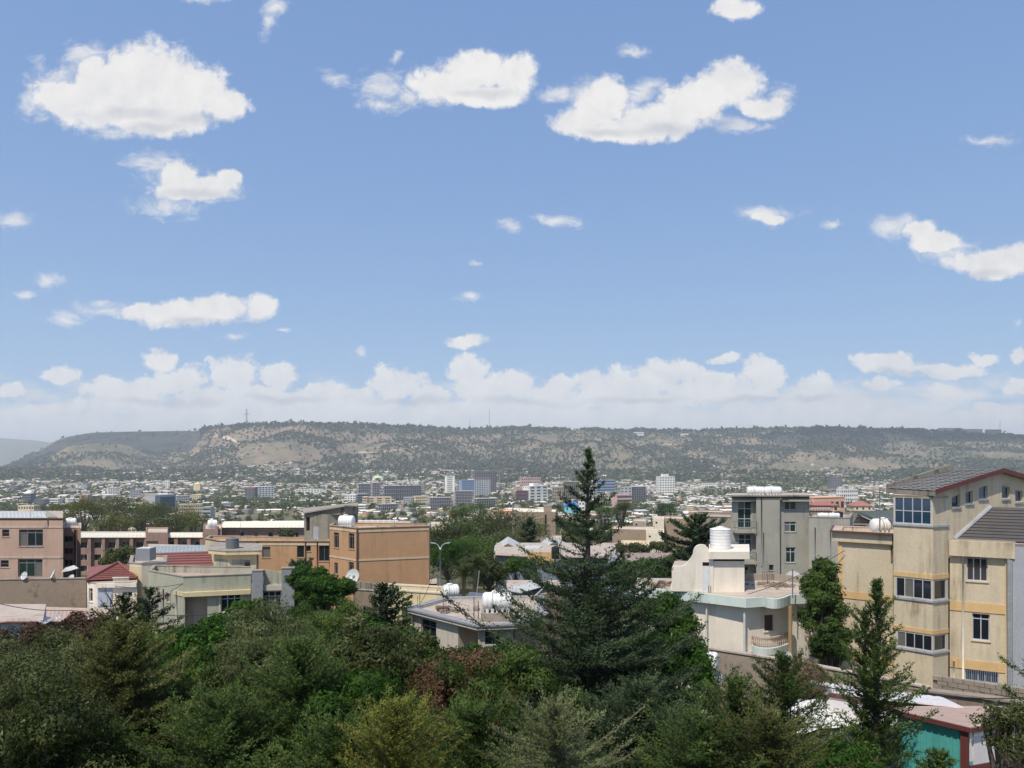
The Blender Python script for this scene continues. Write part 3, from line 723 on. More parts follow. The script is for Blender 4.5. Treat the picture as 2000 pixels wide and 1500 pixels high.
def dish(label, loc, d, az, el=45, post=0.6, mat='dish'):
    root = empty('satellite_dish', loc, label, 'satellite dish'); n, k = 24, 6; V = []; Fc = []; dep = 0.16*d
    ax = Vector((math.sin(R(az))*math.cos(R(el)), math.cos(R(az))*math.cos(R(el)), math.sin(R(el)))); sx = ax.cross(Vector((0,0,1))).normalized(); sy = sx.cross(ax)
    c = Vector((0, 0, post+d*.3)); mb = MB()
    for off in (0, -.02):
        b = len(mb.V); mb.V.append(tuple(c+ax*off))
        for i in range(1, k+1):
            r = d/2*i/k
            for j in range(n): w = 2*math.pi*j/n; mb.V.append(tuple(c+sx*r*math.cos(w)+sy*r*math.sin(w)+ax*(dep*(i/k)**2+off)))
        for j in range(n):
            mb.F.append((b, b+1+j, b+1+(j+1) % n))
            for i in range(k-1): q = b+1+i*n; mb.F.append((q+j, q+(j+1) % n, q+n+(j+1) % n, q+n+j))
    o = mb.build('reflector', M[mat], None, True); o.parent = root
    mb = MB(); f = c+ax*d*.42; mb.tube([c-sy*d*.48+ax*dep, f], .012, 5); mb.tube([c+sx*d*.4+ax*dep, f], .009, 5); mb.tube([c-sx*d*.4+ax*dep, f], .009, 5); mb.tube([f-ax*.06, f+ax*.03], .04, 8); o = mb.build('feed_arm', M['metal']); o.parent = root
    mb = MB(); mb.tube([(0,0,0), (0,0,post), tuple(c-ax*.03)], .035, 7); o = mb.build('mast', M['metal']); o.parent = root
    return root
def rebar(label, px, py, Y, h, n=4, sp=0.12, z=None):
    x, y = XY(px, Y); z = ZP(py, Y) if z is None else z; root = empty('rebar_cluster', (x, y, z), label, 'rebar')
    rng = random.Random(int(px*7+py))
    for k in range(n):
        mb = MB(); a = x+(k % 2)*sp*2-sp; b = y+(k//2)*sp*2-sp
        mb.tube([(a, b, z-.05), (a+rng.uniform(-.04, .04), b+rng.uniform(-.04, .04), z+h*rng.uniform(.8, 1.05))], .012, 4); mb.build('rod', M['rust'], root)
    return root
def wall_run(name, label, pts, h, mat, th=0.2, cat='wall', cap=None, drop=4.0):
    """free-standing wall through (px, py_top, Y) points"""
    W = [P(*p) for p in pts]; root = empty(name, W[0], label, cat)
    mb = MB(); c = MB()
    for a, b in zip(W[:-1], W[1:]):
        e = (b-a); n = Vector((-e.y, e.x, 0)).normalized()*th
        mb.prism([a, b, b+n, a+n], (0, 0, -h))
        if cap: q = n*0.3; c.prism([a-q+Vector((0,0,.004)), b-q+Vector((0,0,.004)), b+n+q+Vector((0,0,.004)), a+n+q+Vector((0,0,.004))], (0, 0, .08))
    mb.build('wall', mat, root)
    if cap: c.build('coping', cap, root)
    return root
# ------------------------------------------------------------------ A: tan apartment building at the right
def tan_building():
    zt = ZP(962, 42)
    # gable plane geometry
    E1 = Vector((*XY(1822, 42.0), ZP(958, 42.0))); E2 = Vector((*XY(1738, 45.9), ZP(953, 45.9))); E2.z = E1.z
    R1 = Vector((*XY(1948, 44.6), ZP(918, 44.6))); sh = E2-E1; R2 = R1+sh; gd = R1-E1
    R3 = E1+Vector((gd.x*2, gd.y*2, 0)); R3b = R3+sh
    b = Bld('tan_apartment_building', 'large tan four-storey building with glazed stair tower and orange bands, at right', [XY(1855, 42.62), XY(1975, 41.2), XY(2150, 44.5), XY(2090, 56), XY(1840, 52)], -0.4, ZP(1054, 42.62), M['tan'], 'apartment building', par=0.25)
    root = b.root
    b.win(0, (1888, 1077, 1929, 1135), 3, (.24, .76)); b.win(0, (1899, 1199, 1933, 1251), 2, (.2, .8))
    b.win(0, (1885, 1309, 1950, 1333), 5, (1,), glass='bglass', bars=18)
    b.band(0, (1857, 1178, 1972, 1196), .04, M['ochre'], full=True); b.band(0, (1857, 1291, 1972, 1309), .04, M['ochre'], full=True)
    x0, x1, z0, z1 = b.rect(0, (1963, 1082, 1974, 1345)); b.part('corner_strip', 0, x0, x1, -.3, z1, .003, .07, M['ochre'])
    L0 = b.fr(0)[3]; b.part('parapet_ledge', 0, -.02, L0+.15, b.z1-.85, b.z1-.002, .003, .28, M['tan'])
    b.pipe(0, 1881, 1082, 1345); b.pipe(0, 1863, 1290, 1345); b.pipe(0, 1967, 1082, 1345)
    b.finish(cap=(M['concrete'], .05, .03))
    # left wing
    w = Bld('wing', None, [XY(1637, 46), XY(1744, 44.2), XY(1748, 47.6), XY(1641, 49)], -0.4, ZP(1042, 44.2), M['tan'], None, par=.22)
    def move(bl, nm):
        pass
    w2 = w
    zb = w.z1
    w.band(0, (1639, 1054, 1742, 1065), .05, M['ochre'], full=True)
    w.band(0, (1639, 1158, 1742, 1172), .04, M['ochre'], full=True); w.band(0, (1639, 1278, 1742, 1291), .04, M['ochre'], full=True)
    x0, x1, z0, z1 = w.rect(0, (1637, 1066, 1645, 1330)); w.part('corner_strip', 0, .0, x1, -.3, z1, .003, .055, M['ochre'])
    w.part('parapet_ledge', 0, -.3, w.fr(0)[3], zb-.62, zb-.08, .003, .22, M['tan'])
    O = w.offset(-0.45); c = MB(); n = len(O); I = w.offset(-.33)
    for k in range(n):
        j = (k+1) % n; c.prism([(O[k].x,O[k].y,zb-.06), (O[j].x,O[j].y,zb-.06), (I[j].x,I[j].y,zb-.06), (I[k].x,I[k].y,zb-.06)], (0, 0, .1))
    c.build('fascia', M['maroon'], w.root); c = MB(); I = w.offset(.2); O = w.offset(-.325)
    for k in range(n):
        j = (k+1) % n; c.prism([(O[k].x,O[k].y,zb-.055), (O[j].x,O[j].y,zb-.055), (I[j].x,I[j].y,zb-.055), (I[k].x,I[k].y,zb-.055)], (0, 0, .08))
    c.build('roof_slab', M['roofdirt'], w.root); w.pipe(0, 1742, 1066, 1095, 'brownpipe')
    w.finish()
    # stair tower
    zt = E1.z-.30
    t = Bld('tower_anchor', None, [XY(1745, 43.5), XY(1822, 42), XY(1852, 42.58), (29.0, 50.5), (25.4, 50.5)], -0.4, zt, M['tan'], None, par=0)
    for (pl, pr, rows, g) in (((1747, 970), (1819, 1023), (.52, .48), 'bglass'), ((1750, 1129), (1820, 1168), (1,), 'glass'), ((1752, 1235.5), (1821, 1267), (1,), 'glass')):
        r = (pl[0], pl[1]+1, pr[0], pr[1]); x0, x1, za, zc = t.rect(0, r); L0 = t.fr(0)[3]
        t.win(0, r, 4, rows, glass=g, fw=.045, depth=.02, sill=False, zz=(za, zc), name='stair_window')
        L1 = t.fr(1)[3]; A = t.uv(1, 1824, 1000)[0]
        t.holes.setdefault(1, []); rr = (1824, 1000, 1848, 1100)
        q = t.rect(1, rr); t.win(1, rr, 1, rows, glass='glass', fw=.05, depth=.02, sill=False, zz=(za, zc), name='stair_window')
        for e in (0, 1): t.part('window_ledge', e, -.03, t.fr(e)[3]+.03, za-.14, za-.03, .003, .07, M['greyblue'])
    for (a, c_) in ((1119, 1128), (1226, 1234)):
        for e in (0, 1):
            x0, x1, za, zc = t.rect(0, (1747, a, 1820, c_)); t.part('band', e, 0, t.fr(e)[3], za, zc, .003, .035, M['ochre'])
    t.finish(roof=True)
    # gable wall above the tiled lean-to
    gb = MB(); gw = []
    g0 = E1+Vector((gd.x*.1, gd.y*.1, 0)); g0.z = 0
    gn = Vector((gd.y, -gd.x, 0)).normalized(); ge = Vector((gd.x, gd.y, 0)).normalized(); GL = Vector((gd.x, gd.y)).length
    zb = b.z1-1.0
    def guv(px, py):
        d = Vector(((px-1000)/F, 1, -(py-900)/F)); t_ = (E1-CAM).dot(gn)/d.dot(gn); p = CAM+d*t_; return (p-E1).dot(ge), p.z
    def roofz(x): return (E1.z+(R1.z-E1.z)*(x/GL) if x <= GL else R1.z-(R1.z-E1.z)*(x/GL-1))-.12
    wins = [((1859, 965), (1875, 990), 7), ((1886, 958), (1900, 983), 5), ((1912, 948), (1929, 974), 4), ((1957, 948), (1972, 974), -4), ((1983, 956), (1997, 980), -4)]
    hx = []
    for (a, c_, dz) in wins:
        xa, za = guv(*a); xb, zb_ = guv(*c_); hx.append((xa, xb, zb_, za, dz))
    xs = [0.12]+[v for h in hx for v in h[:2]]+[GL*2]
    def gp(x, z, d=0.0): q = E1+ge*x+gn*d; return (q.x, q.y, z)
    for k, (xa, xb) in enumerate(zip(xs[:-1], xs[1:])):
        if k % 2 == 0:
            if xa < GL < xb: gb.poly([gp(xa, zb), gp(xb, zb), gp(xb, roofz(xb)), gp(GL, roofz(GL)), gp(xa, roofz(xa))])
            else: gb.poly([gp(xa, zb), gp(xb, zb), gp(xb, roofz(xb)), gp(xa, roofz(xa))])
        else:
            h = hx[k//2]; s_ = h[4]/50.0*1.4*-1; zl, zr = h[3]+min(0, s_), h[3]-max(0, s_)*0
            zl = h[3]-abs(h[4])/36.0 if h[4] > 0 else h[3]; zr = h[3] if h[4] > 0 else h[3]-abs(h[4])/36.0
            gb.poly([gp(xa, zb), gp(xb, zb), gp(xb, h[2]), gp(xa, h[2])]); gb.poly([gp(xa, zl), gp(xb, zr), gp(xb, roofz(xb)), gp(xa, roofz(xa))])
            for (x1_, z1_), (x2_, z2_) in (((xa,h[2]),(xa,zl)), ((xa,zl),(xb,zr)), ((xb,zr),(xb,h[2])), ((xb,h[2]),(xa,h[2]))):
                gb.poly([gp(x1_, z1_), gp(x2_, z2_), gp(x2_, z2_, -.25), gp(x1_, z1_, -.25)])
            fm = MB(); t_ = .045
            for (q1, q2) in (((xa,h[2]),(xa+t_,zl)), ((xb-t_,h[2]),(xb,zr))):
                fm.prism([gp(q1[0], q1[1], -.10), gp(q2[0], q1[1], -.10), gp(q2[0], q2[1], -.10), gp(q1[0], q2[1], -.10)], -gn*.05)
            fm.prism([gp(xa, zl-t_, -.104), gp(xb, zr-t_, -.104), gp(xb, zr, -.104), gp(xa, zl, -.104)], -gn*.042)
            fm.prism([gp(xa, h[2], -.104), gp(xb, h[2], -.104), gp(xb, h[2]+t_, -.104), gp(xa, h[2]+t_, -.104)], -gn*.042)
            fo = fm.build('window', M['frame'], root)
            pm = MB(); pm.prism([gp(xa+.01, h[2]+.01, -.12), gp(xb-.01, h[2]+.01, -.12), gp(xb-.01, zr-.01, -.12), gp(xa+.01, zl-.01, -.12)], -gn*.012)
            pm.build('pane', M['bglass' if k//2 == 2 else 'glass'], fo)
            sm = MB(); sm.prism([gp(xa-.07, h[2]-.09, .07), gp(xb+.07, h[2]-.09, .07), gp(xb+.07, h[2]-.004, .07), gp(xa-.07, h[2]-.004, .07)], -gn*.15); sm.build('sill', M['greyblue'], fo)
    gb.build('gable_wall', M['tan'], root)
    # roof: slate slopes, maroon bargeboards, brown upstand at the back
    up = Vector((0, 0, .06)); ov = gn*.35
    sl = MB(); sl.prism([E1+ov-up, R1+ov-up, R2-up, E2-up], (0, 0, .05)); sl.build('roof_deck', M['concrete'], root)
    courses(E1+ov-ge*.25-Vector((0,0,.03)), E2-ge*.25-Vector((0,0,.03)), R2, R1+ov, 15, 'tile_course', M['slate'], root, th=.03, lift=.05, tiles=16)
    sheet(R3+ov, R3b, R2, R1+ov, 'roof_slope', M['slate'], root)
    for a, c_ in ((E1-ge*.3-Vector((0,0,.04)), R1), (R1, R3)):
        m = MB(); q = [a+ov+Vector((0,0,.12)), c_+ov+Vector((0,0,.12)), c_+ov+Vector((0,0,-.14)), a+ov+Vector((0,0,-.14))]; m.prism(q, gn*.04); m.build('bargeboard', M['maroon'], root)
    m = MB(); q = [E2+Vector((-.1,0,-.35)), R2+Vector((0,0,-.35)), R2+Vector((0,0,.30)), E2+Vector((-.1,0,.22))]; m.prism(q, Vector((-.0, .25, 0))); m.build('back_upstand', M['oldconc'], root)
    m = MB(); a, c_ = E1-ge*.28+ov, E2-ge*.28; m.prism([a+Vector((0,0,-.28)), c_+Vector((0,0,-.28)), c_+Vector((0,0,-.05)), a+Vector((0,0,-.05))], ge*.10); m.build('eave_board', M['oldconc'], root)
    # tiled lean-to
    def onw(px, py): x, z = guv(px, py); return Vector(gp(x, z))
    za = b.z1-.02; A_, e_, n_, L_ = b.fr(0)
    p0 = A_+e_*.25-n_*.3+Vector((0,0,za)); p1 = A_+e_*(L_+4.5)-n_*.3+Vector((0,0,za)); q0 = onw(1868, 1050); q1 = onw(1985, 984)
    sl_ = 0.62; dep = 2.75
    p3 = p0-n_*dep+Vector((0,0,dep*sl_)); p2 = p1-n_*dep+Vector((0,0,dep*sl_))
    # clip left edge along the gable wall
    def hit(z):   # point on gable plane at the roof height z
        back = (z-za)/sl_; o = A_-n_*(.3+back)
        t_ = (E1-o).dot(gn)/e_.dot(gn); q = o+e_*t_; return Vector((q.x, q.y, z))
    rows = 11
    for k in range(rows):
        z0_, z1_ = za+dep*sl_*k/rows, za+dep*sl_*(k+1.15)/rows; h0, h1 = hit(z0_), hit(z1_)
        nr = Vector((n_.x*sl_, n_.y*sl_, 1)).normalized()
        e0 = p1-n_*(z0_-za)/sl_+Vector((0,0,z0_-za)); e1 = p1-n_*(z1_-za)/sl_+Vector((0,0,z1_-za))
        l0 = h0 if (h0-A_).dot(e_) > .2 else A_+e_*.2-n_*(.3+(z0_-za)/sl_)+Vector((0,0,z0_)); l1 = h1 if (h1-A_).dot(e_) > .2 else l0-n_*(z1_-z0_)/sl_+Vector((0,0,z1_-z0_))
        m = MB(); m.prism([l0+nr*.01, e0+nr*.01, e1-nr*.04, l1-nr*.04], nr*.05); m.build('tile_course', M['tile'], root)
    m = MB(); L2 = [hit(za+dep*sl_*k/8) for k in range(9)]; m.tube([p+gn*.06+Vector((0,0,.04)) for p in L2], .11, 6); m.build('mortar_flashing', M['greyblue'], root)
    # merge the wing and tower under the one building
    for src, nm in ((w, 'left_wing'), (t, 'stair_tower')):
        for ch in list(src.root.children):
            d = src.root.location-root.location
            ch.parent = root
            ch.location = ch.location+d
            # panes and sills follow their window
        bpy.data.objects.remove(src.root)
    return b, w
TB, TW = tan_building()
gb_ = Bld('grey_rendered_house', 'grey rendered wall of the house joined to the right end of the tan building', [XY(1978, 41.0), XY(2120, 40.0), (33, 50), (28.5, 50)], -0.4, ZP(1062, 41), M['greyblue'], 'building', par=0)
gb_.part('corner_post', 0, -.25, -.02, -.3, gb_.z1, -.3, .02, M['stone']); gb_.finish()
tank_h('white water tank on the flat roof left of the glazed stair tower', P(1726, 1041, 46.9), 1.6, .42, R(8))
m_ = MB(); q_ = P(1718, 1041, 46.2); m_.tube([q_, q_+Vector((0, 0, 2.6))], .03, 6); tag(m_.build('roof_pole', M['dframe']), 'thin dark pole standing on the roof beside the glazed stair tower', 'pole')
# ------------------------------------------------------------------ B: grey four-storey building
def grey_building():
    Y = 92; zt = ZP(969, Y)
    b = Bld('grey_apartment_building', 'grey rendered four-storey building with green tinted windows and two tanks on top', [XY(1429, Y), XY(1476, Y), XY(1477, Y-.9), XY(1523, Y-.9), XY(1524, Y-.1), XY(1581, Y-.1), XY(1578, Y+9), XY(1429, Y+9)], 0, zt, M['grey'], 'apartment building', par=0)
    b.win(0, (1441, 979, 1468, 1031), 2, (.28, .38, .34), glass='gglass', fw=.08); b.win(0, (1443, 1043, 1468, 1085), 2, (.25, .4, .35), glass='gglass', fw=.08)
    b.win(0, (1453, 1107, 1461, 1139), 1, (1,), frame='dframe', glass='dark')
    b.win(4, (1532, 977, 1555, 996), 2, (1,), glass='gglass', fw=.08); b.win(4, (1532, 1019, 1555, 1039), 2, (.25, .75), glass='gglass', fw=.08); b.win(4, (1535, 1069, 1554, 1099), 2, (.3, .7), glass='gglass', fw=.08)
    b.win(2, (1502, 1103, 1511, 1114), 1, (1,), frame='dframe')
    for (a, c, zt_) in ((1431, 1472, 1014), (1436, 1472, 1074)):
        z = b.uv(0, 1450, zt_+20)[1]; x0 = b.uv(0, a, 1000)[0]; x1 = b.uv(0, c, 1000)[0]
        sl = b.part('balcony', 0, x0, x1, z-.35, z, .003, 1.1, M['grey'])
        for k in range(9): b.part('baluster', 0, x0+(x1-x0)*k/8-.015, x0+(x1-x0)*k/8+.015, z, z+1.0, 1.02, 1.05, M['dframe'], sl)
        b.part('rail', 0, x0-.03, x1+.03, z+1.0, z+1.05, 1.0, 1.07, M['dframe'], sl); b.part('rail', 0, x0-.02, x0+.02, z+1.0, z+1.04, 0.01, 1.0, M['dframe'], sl)
    for e in (0, 4): b.part('roof_slab', e, -.3 if e == 0 else .01, b.fr(e)[3]+.05, zt-.6, zt-.38, .003, .75, M['grey'])
    b.part('roof_slab', 2, -.8, b.fr(2)[3]+.9, zt+.005, zt+.16, -.2, .22, M['concrete'])
    b.part('ledge', 0, -.25, b.fr(0)[3], zt+.003, zt+.155, -.3, 1.05, M['concrete']); b.part('ledge', 4, .02, b.fr(4)[3]+.25, zt+.003, zt+.155, -.3, .95, M['concrete'])
    b.pipe(2, 1487, 972, 1105, 'dframe', .06); b.pipe(2, 1491, 1040, 1130, 'dframe', .05)
    for py in (1030, 1060, 1090, 1115): b.band(0, (1429, py, 1476, py+.8), .015, M['mortar'], 'joint')
    b.finish()
    a = Bld('grey_annex', 'low grey wing behind the white house, right of the green-windowed building', [XY(1580, 90.5), XY(1660, 89), XY(1665, 98), XY(1582, 98)], 0, ZP(1011, 90), M['grey'], 'building', par=.3)
    a.pipe(0, 1592, 1030, 1100, 'dframe', .06); a.pipe(0, 1622, 1035, 1085, 'dframe', .05); a.finish(cap=(M['concrete'], .06, .05))
    l = Bld('grey_annex', 'low brown-grey wall block left of the green-windowed building', [XY(1362, 99), XY(1431, 97), XY(1431, 105), XY(1362, 108)], 0, ZP(1010, 98), M['concrete'], 'building', par=.3)
    l.finish(cap=(M['mortar'], .07, .05))
    for k in range(2): tank_h('white water tank, %s of the two side by side on the grey four-storey roof' % ('left', 'right')[k], P(1476+33*k, 968, 93), 2.15, .52, 0, seams=1)
    for k in range(2): tank_h('low white tank on the grey wing roof, %s one' % ('left', 'right')[k], P(1607+22*k, 1013, 91), 1.3, .32, 0, seams=0)
grey_building()
# ------------------------------------------------------------------ C: white house with the curved parapet
def white_house():
    zr = -8.1+CZ
    b = Bld('white_house', 'cream white house with curved flat roof, stepped stair room and rounded balcony', [XY(1245, 49.5), XY(1376, 47), XY(1455, 45.6), XY(1543, 46.6), XY(1592, 47.2), XY(1585, 51.6), XY(1250, 52.4)], -0.4, zr, M['white'], 'house', par=.12)
    r = b.root
    b.win(1, (1349, 1184, 1372, 1215), 2, (.35, .65), glass='glass'); b.win(3, (1557, 1188, 1577, 1206), 2, (1,), frame='dframe')
    w = b.win(2, (1493, 1201, 1511, 1232), 2, (.22, .78), frame='brownwood', glass='brownwood'); b.win(3, (1558, 1276, 1568, 1292), 1, (1,), frame='dframe')
    # eave band in pale mint, swelling out over the balcony
    O = [XY(1240, 48.9), XY(1332, 47.3), XY(1380, 46.4), XY(1457, 44.9), XY(1492, 45.3)]
    for k in range(9):
        a = k/8; O.append(XY(1492+52*a, 45.3+.75*a-1.0*math.sin(math.pi*a)**.8))
    O += [XY(1580, 46.3), XY(1583, 51.9), XY(1245, 52.7)]
    m = MB(); m.prism([(p[0], p[1], zr-.50) for p in O], (0, 0, .56)); m.build('eave_band', M['mint'], r)
    m = MB(); Oi = [(p[0], p[1]) for p in O]; m.prism([(p[0], p[1]+.25 if p[1] < 50 else p[1]-.2, zr+.064) for p in Oi], (0, 0, .03)); m.build('roof_surface', M['roofdirt'], r)
    # rear parapet
    for (p, q) in (((1455, 1137), (1512, 1131)), ((1512, 1131), (1577, 1139))):
        a = Vector((*XY(p[0], 51.3), zr+.1)); c = Vector((*XY(q[0], 51.5 if q[0] < 1550 else 50.2), zr+.1)); m = MB(); m.prism([a, c, c+Vector((0,.2,0)), a+Vector((0,.2,0))], (0, 0, .42)); m.build('rear_parapet', M['concrete'], r)
    # rounded balcony
    zb = ZP(1258, 46); m = MB(); q = [XY(1462, 45.75)]
    for k in range(11): a = k/10; q.append(XY(1466+80*a, 45.8+.8*a-1.25*math.sin(math.pi*a)**.7))
    q.append(XY(1546, 46.5)); m.prism([(p[0], p[1], zb-.38) for p in q], (0, 0, .38)); bal = m.build('balcony', M['mint'], r)
    m = MB(); m.prism([(p[0], p[1]+.12, zb+.52) for p in q[1:-1]]+[(p[0], p[1]+.26, zb+.52) for p in reversed(q[1:-1])], (0, 0, .10)); m.build('handrail', M['palepink'], bal)
    for k in range(22):
        f = k/21*9.98; i = int(f); a = Vector(q[1+i]).lerp(Vector(q[min(2+i, 11)]), f-i); m = MB(); m.lathe([(.035, 0), (.03, .08), (.055, .2), (.03, .36), (.045, .52)], 6, 'z', (a.x, a.y+.18, zb)); m.build('baluster', M['palepink'], bal)
    m = MB(); c0 = XY(1418, 46.1); pp = [(XY(1462, 45.6)), XY(1462, 44.4), XY(1530, 44.6), XY(1546, 46.4)]; m.prism([(*pp[0], zb-1.3), (*pp[1], zb-1.15), (*pp[2], zb-1.15), (*pp[3], zb-1.3)], (0, 0, .1)); m.build('lower_awning', M['mint'], r)
    # posts, pipes, side wall, upper room
    for px, y, mt, rr in ((1543.5, 45.5, 'yellowpipe', .12), (1454, 45.25, 'pipe', .07), (1380, 46.7, 'pipe', .06)):
        x, yy = XY(px, y); m = MB(); m.tube([(x, yy, -.3), (x, yy, zr-.5)], rr, 8); m.build('post' if rr > .1 else 'drainpipe', M[mt], r)
    sb = Bld('x', None, [XY(1589, 46.3), XY(1612, 46.6), XY(1614, 50), XY(1593, 50)], ZP(1262, 46.4), ZP(1180, 46.4), M['white'], None, par=0)
    sb.finish(); 
    u = Bld('x', None, [XY(1394, 46.9), XY(1454, 46.9), XY(1454, 50.5), XY(1394, 50.5)], zr+.08, ZP(1091, 46.9), M['white'], None, par=0); u.finish()
    o = u.offset(-.3); m = MB(); m.prism([(p.x, p.y, u.z1+.003) for p in o], (0, 0, .45)); m.build('room_roof', M['white'], r)
    # curved parapet wall
    pr = [(1315,1157),(1315,1106),(1334,1106),(1340,1102),(1345,1096),(1350,1090),(1353.5,1083),(1354.5,1076),(1357,1070),(1361,1066),(1366,1064),(1373,1063.6),(1378,1065),(1382,1069),(1385,1075),(1388,1081),(1393.5,1083),(1393.5,1157)]
    w_ = Bld('x', None, [XY(1312, 47.2), XY(1394, 46.85), XY(1394, 50.5), XY(1318, 50.5)], zr+.08, ZP(1110, 47), M['white'], None, par=0)
    A, e, n, L_ = w_.fr(0); pl = []
    for px, py in pr: x, z = w_.uv(0, px, py); pl.append(A+e*x+n*.01+Vector((0, 0, max(z, zr+.09))))
    m = MB(); m.prism(list(reversed(pl)), -n*.28); m.build('curved_parapet', M['white'], r)
    A, e, n, L_ = w_.fr(0); x0, x1, z0, z1 = w_.rect(0, (1372, 1098, 1385, 1156))
    for (a, c, mt, nm) in ((z0, z1-.22, 'door', 'door'), (z1-.22, z1, 'dark', 'fanlight')): m = MB(); q = A+e*x0+n*.03; q2 = A+e*x1+n*.03; m.prism([(q.x,q.y,a), (q2.x,q2.y,a), (q2.x,q2.y,c), (q.x,q.y,c)], n*.02); m.build(nm, M[mt], r)
    w_.finish()
    for src in (sb, u, w_):
        d = src.root.location-r.location
        for ch in list(src.root.children): ch.parent = r; ch.location = ch.location+d
        bpy.data.objects.remove(src.root)
    b.finish(roof=True)
    tank_v('tall white ribbed water tank standing on the white house stair room', (*XY(1407, 48.3), ZP(1091, 46.9)+.45), .64, 1.38)
    tank_v('dark tank half hidden behind the tall white ribbed tank', (*XY(1431, 53), ZP(1088, 52)), .42, .95, 'tankd')
    dish('grey satellite dish leaning over the left end of the white house roof', P(1326, 1157, 47.6), .95, 215, 20, .1)
    dish('cream satellite dish on the back edge of the white house roof', P(1549, 1142, 51), 1.0, 190, 30, .1)
    dish('small grey dish on the wall below the rounded balcony', P(1538, 1290, 42), .55, 150, 25, .05)
    rebar('bunch of rusty rods sticking out of rubble on the white house roof', 1503, 1152, 49, 1.0, 8, .18, zr+.1)
    root = empty('rubble_heap', (*XY(1508, 49), zr+.1), 'low heap of brown rubble on the white house roof', 'rubble'); rng = random.Random(4)
    for k in range(46):
        m = MB(); a, c = rng.gauss(0, .7), rng.gauss(0, .5); x, y = XY(1508, 49); s = rng.uniform(.05, .16); x += a; y += c; z = zr+.1+max(0, .22-.14*abs(a)-.1*abs(c))*rng.random()
        m.prism([(x-s, y-s*.6, z), (x+s, y-s, z), (x+s*.8, y+s*.6, z), (x-s*.7, y+s, z)], (rng.uniform(-.03, .03), 0, s*rng.uniform(.6, 1.2))); m.build('lump', M['mud' if k % 3 else 'timber'], root)
    for px, Y, h in ((1356, 47.3, .75), (1384, 46.6, .55), (1388, 46.6, .5), (1548, 45.3, 1.7)):
        m = MB(); x, y = XY(px, Y); m.tube([(x, y, zr), (x, y, zr+h)], .025 if h < 1 else .035, 6); tag(m.build('roof_pole', M['dframe']), {1356: 'short dark stub pole at the foot of the curved parapet', 1384: 'thin rod beside the white roof door, left one', 1388: 'thin rod beside the white roof door, right one', 1548: 'tall thin pole at the right corner of the white house roof'}[px], 'pole')
white_house()
# ------------------------------------------------------------------ D: centre house with the lying tank
def centre_house():
    zr = CZ-8.88
    b = Bld('beige_flat_roof_house', 'beige flat roofed house with dark edge trim behind the trees at centre', [XY(806, 46.2), XY(936, 41.6), XY(1002, 41.9), XY(1056, 44.2), XY(1050, 50), XY(872, 49.5)], -0.4, zr, M['beige'], 'house', par=.1)
    b.win(0, (822, 1211, 852, 1243), 2, (.42, .58), frame='dframe'); b.win(1, (947, 1233, 977, 1259), 2, (.45, .55), frame='dframe'); b.win(2, (1034, 1254, 1052, 1272), 2, (.6, .4), frame='frame', glass='gglass')
    x0, x1, z0, z1 = b.rect(0, (895, 1226, 934, 1262)); b.holes[0].append((x0, x1, z0-1.6, z1, 1.4)); A, e, n, L_ = b.fr(0)
    m = MB(); q = [A+e*x0-n*1.38, A+e*x1-n*1.38]; m.prism([(q[0].x,q[0].y,z0-1.6), (q[1].x,q[1].y,z0-1.6), (q[1].x,q[1].y,z1), (q[0].x,q[0].y,z1)], -n*.1); m.build('porch_wall', M['beige'], b.root)
    O = b.offset(-.35); I = b.offset(.15); zz = zr+.003
    for nm, mt, o1, za, h in (('eave_slab', M['beige'], O, zr-.22, .18), ('edge_trim', M['stone'], b.offset(-.42), zr-.038, .10)):
        m = MB()
        for k in range(len(O)):
            j = (k+1) % len(O); m.prism([(o1[k].x,o1[k].y,za), (o1[j].x,o1[j].y,za), (I[j].x,I[j].y,za), (I[k].x,I[k].y,za)], (0, 0, h))
        m.build(nm, mt, b.root)
    b.part('side_block_wall', 2, .05, b.fr(2)[3]*.95, zr-1.9, zr-.3, .01, .12, M['mud'])
    b.pipe(1, 999, 1228, 1400, 'pipe', .06); b.finish()
    x, y = XY(972, 43.4); m = MB(); m.box(x-.92, x+.92, y-.55, y+.6, zr-.1, zr+.36); tag(m.build('tank_plinth', M['concrete']), 'grey concrete plinth under the lying white tank at centre', 'plinth')
    tank_h('big white lying water tank on the beige flat roof at centre', (x-.02, y, zr+.36), 1.75, .52, R(3), seams=1)
    rebar('rod bunch at the left roof corner of the beige house', 818, 1192, 46.6, .8, 4, .07, zr); rebar('rod bunch on the beige roof left of the tall one', 869, 1203, 45, .85, 4, .08, zr); rebar('tall rod bunch on the beige roof just left of the lying tank', 930, 1211, 43, 1.2, 6, .12, zr); rebar('rod bunch at the right roof corner of the beige house', 1003, 1220, 41.9, .95, 4, .06, zr)
    m = MB(); x, y = XY(928, 46); m.tube([(x, y, zr), (x+.25, y, zr+2.3)], .02, 5); tag(m.build('roof_pole', M['metal']), 'thin leaning rod behind the tall rod bunch', 'pole')
    # tank on a stained column
    x, y = XY(880, 62); zt = ZP(1170, 62); m = MB(); m.box(x-.35, x+.35, y-.35, y+.35, CZ-18, zt); tag(m.build('tank_pillar', M['ochre']), 'orange concrete pillar carrying the round white tank', 'pillar')
    tank_h('round white water tank on the orange pillar right of the orange building', (x, y, zt), 1.35, .56, R(20), seams=1)
centre_house()
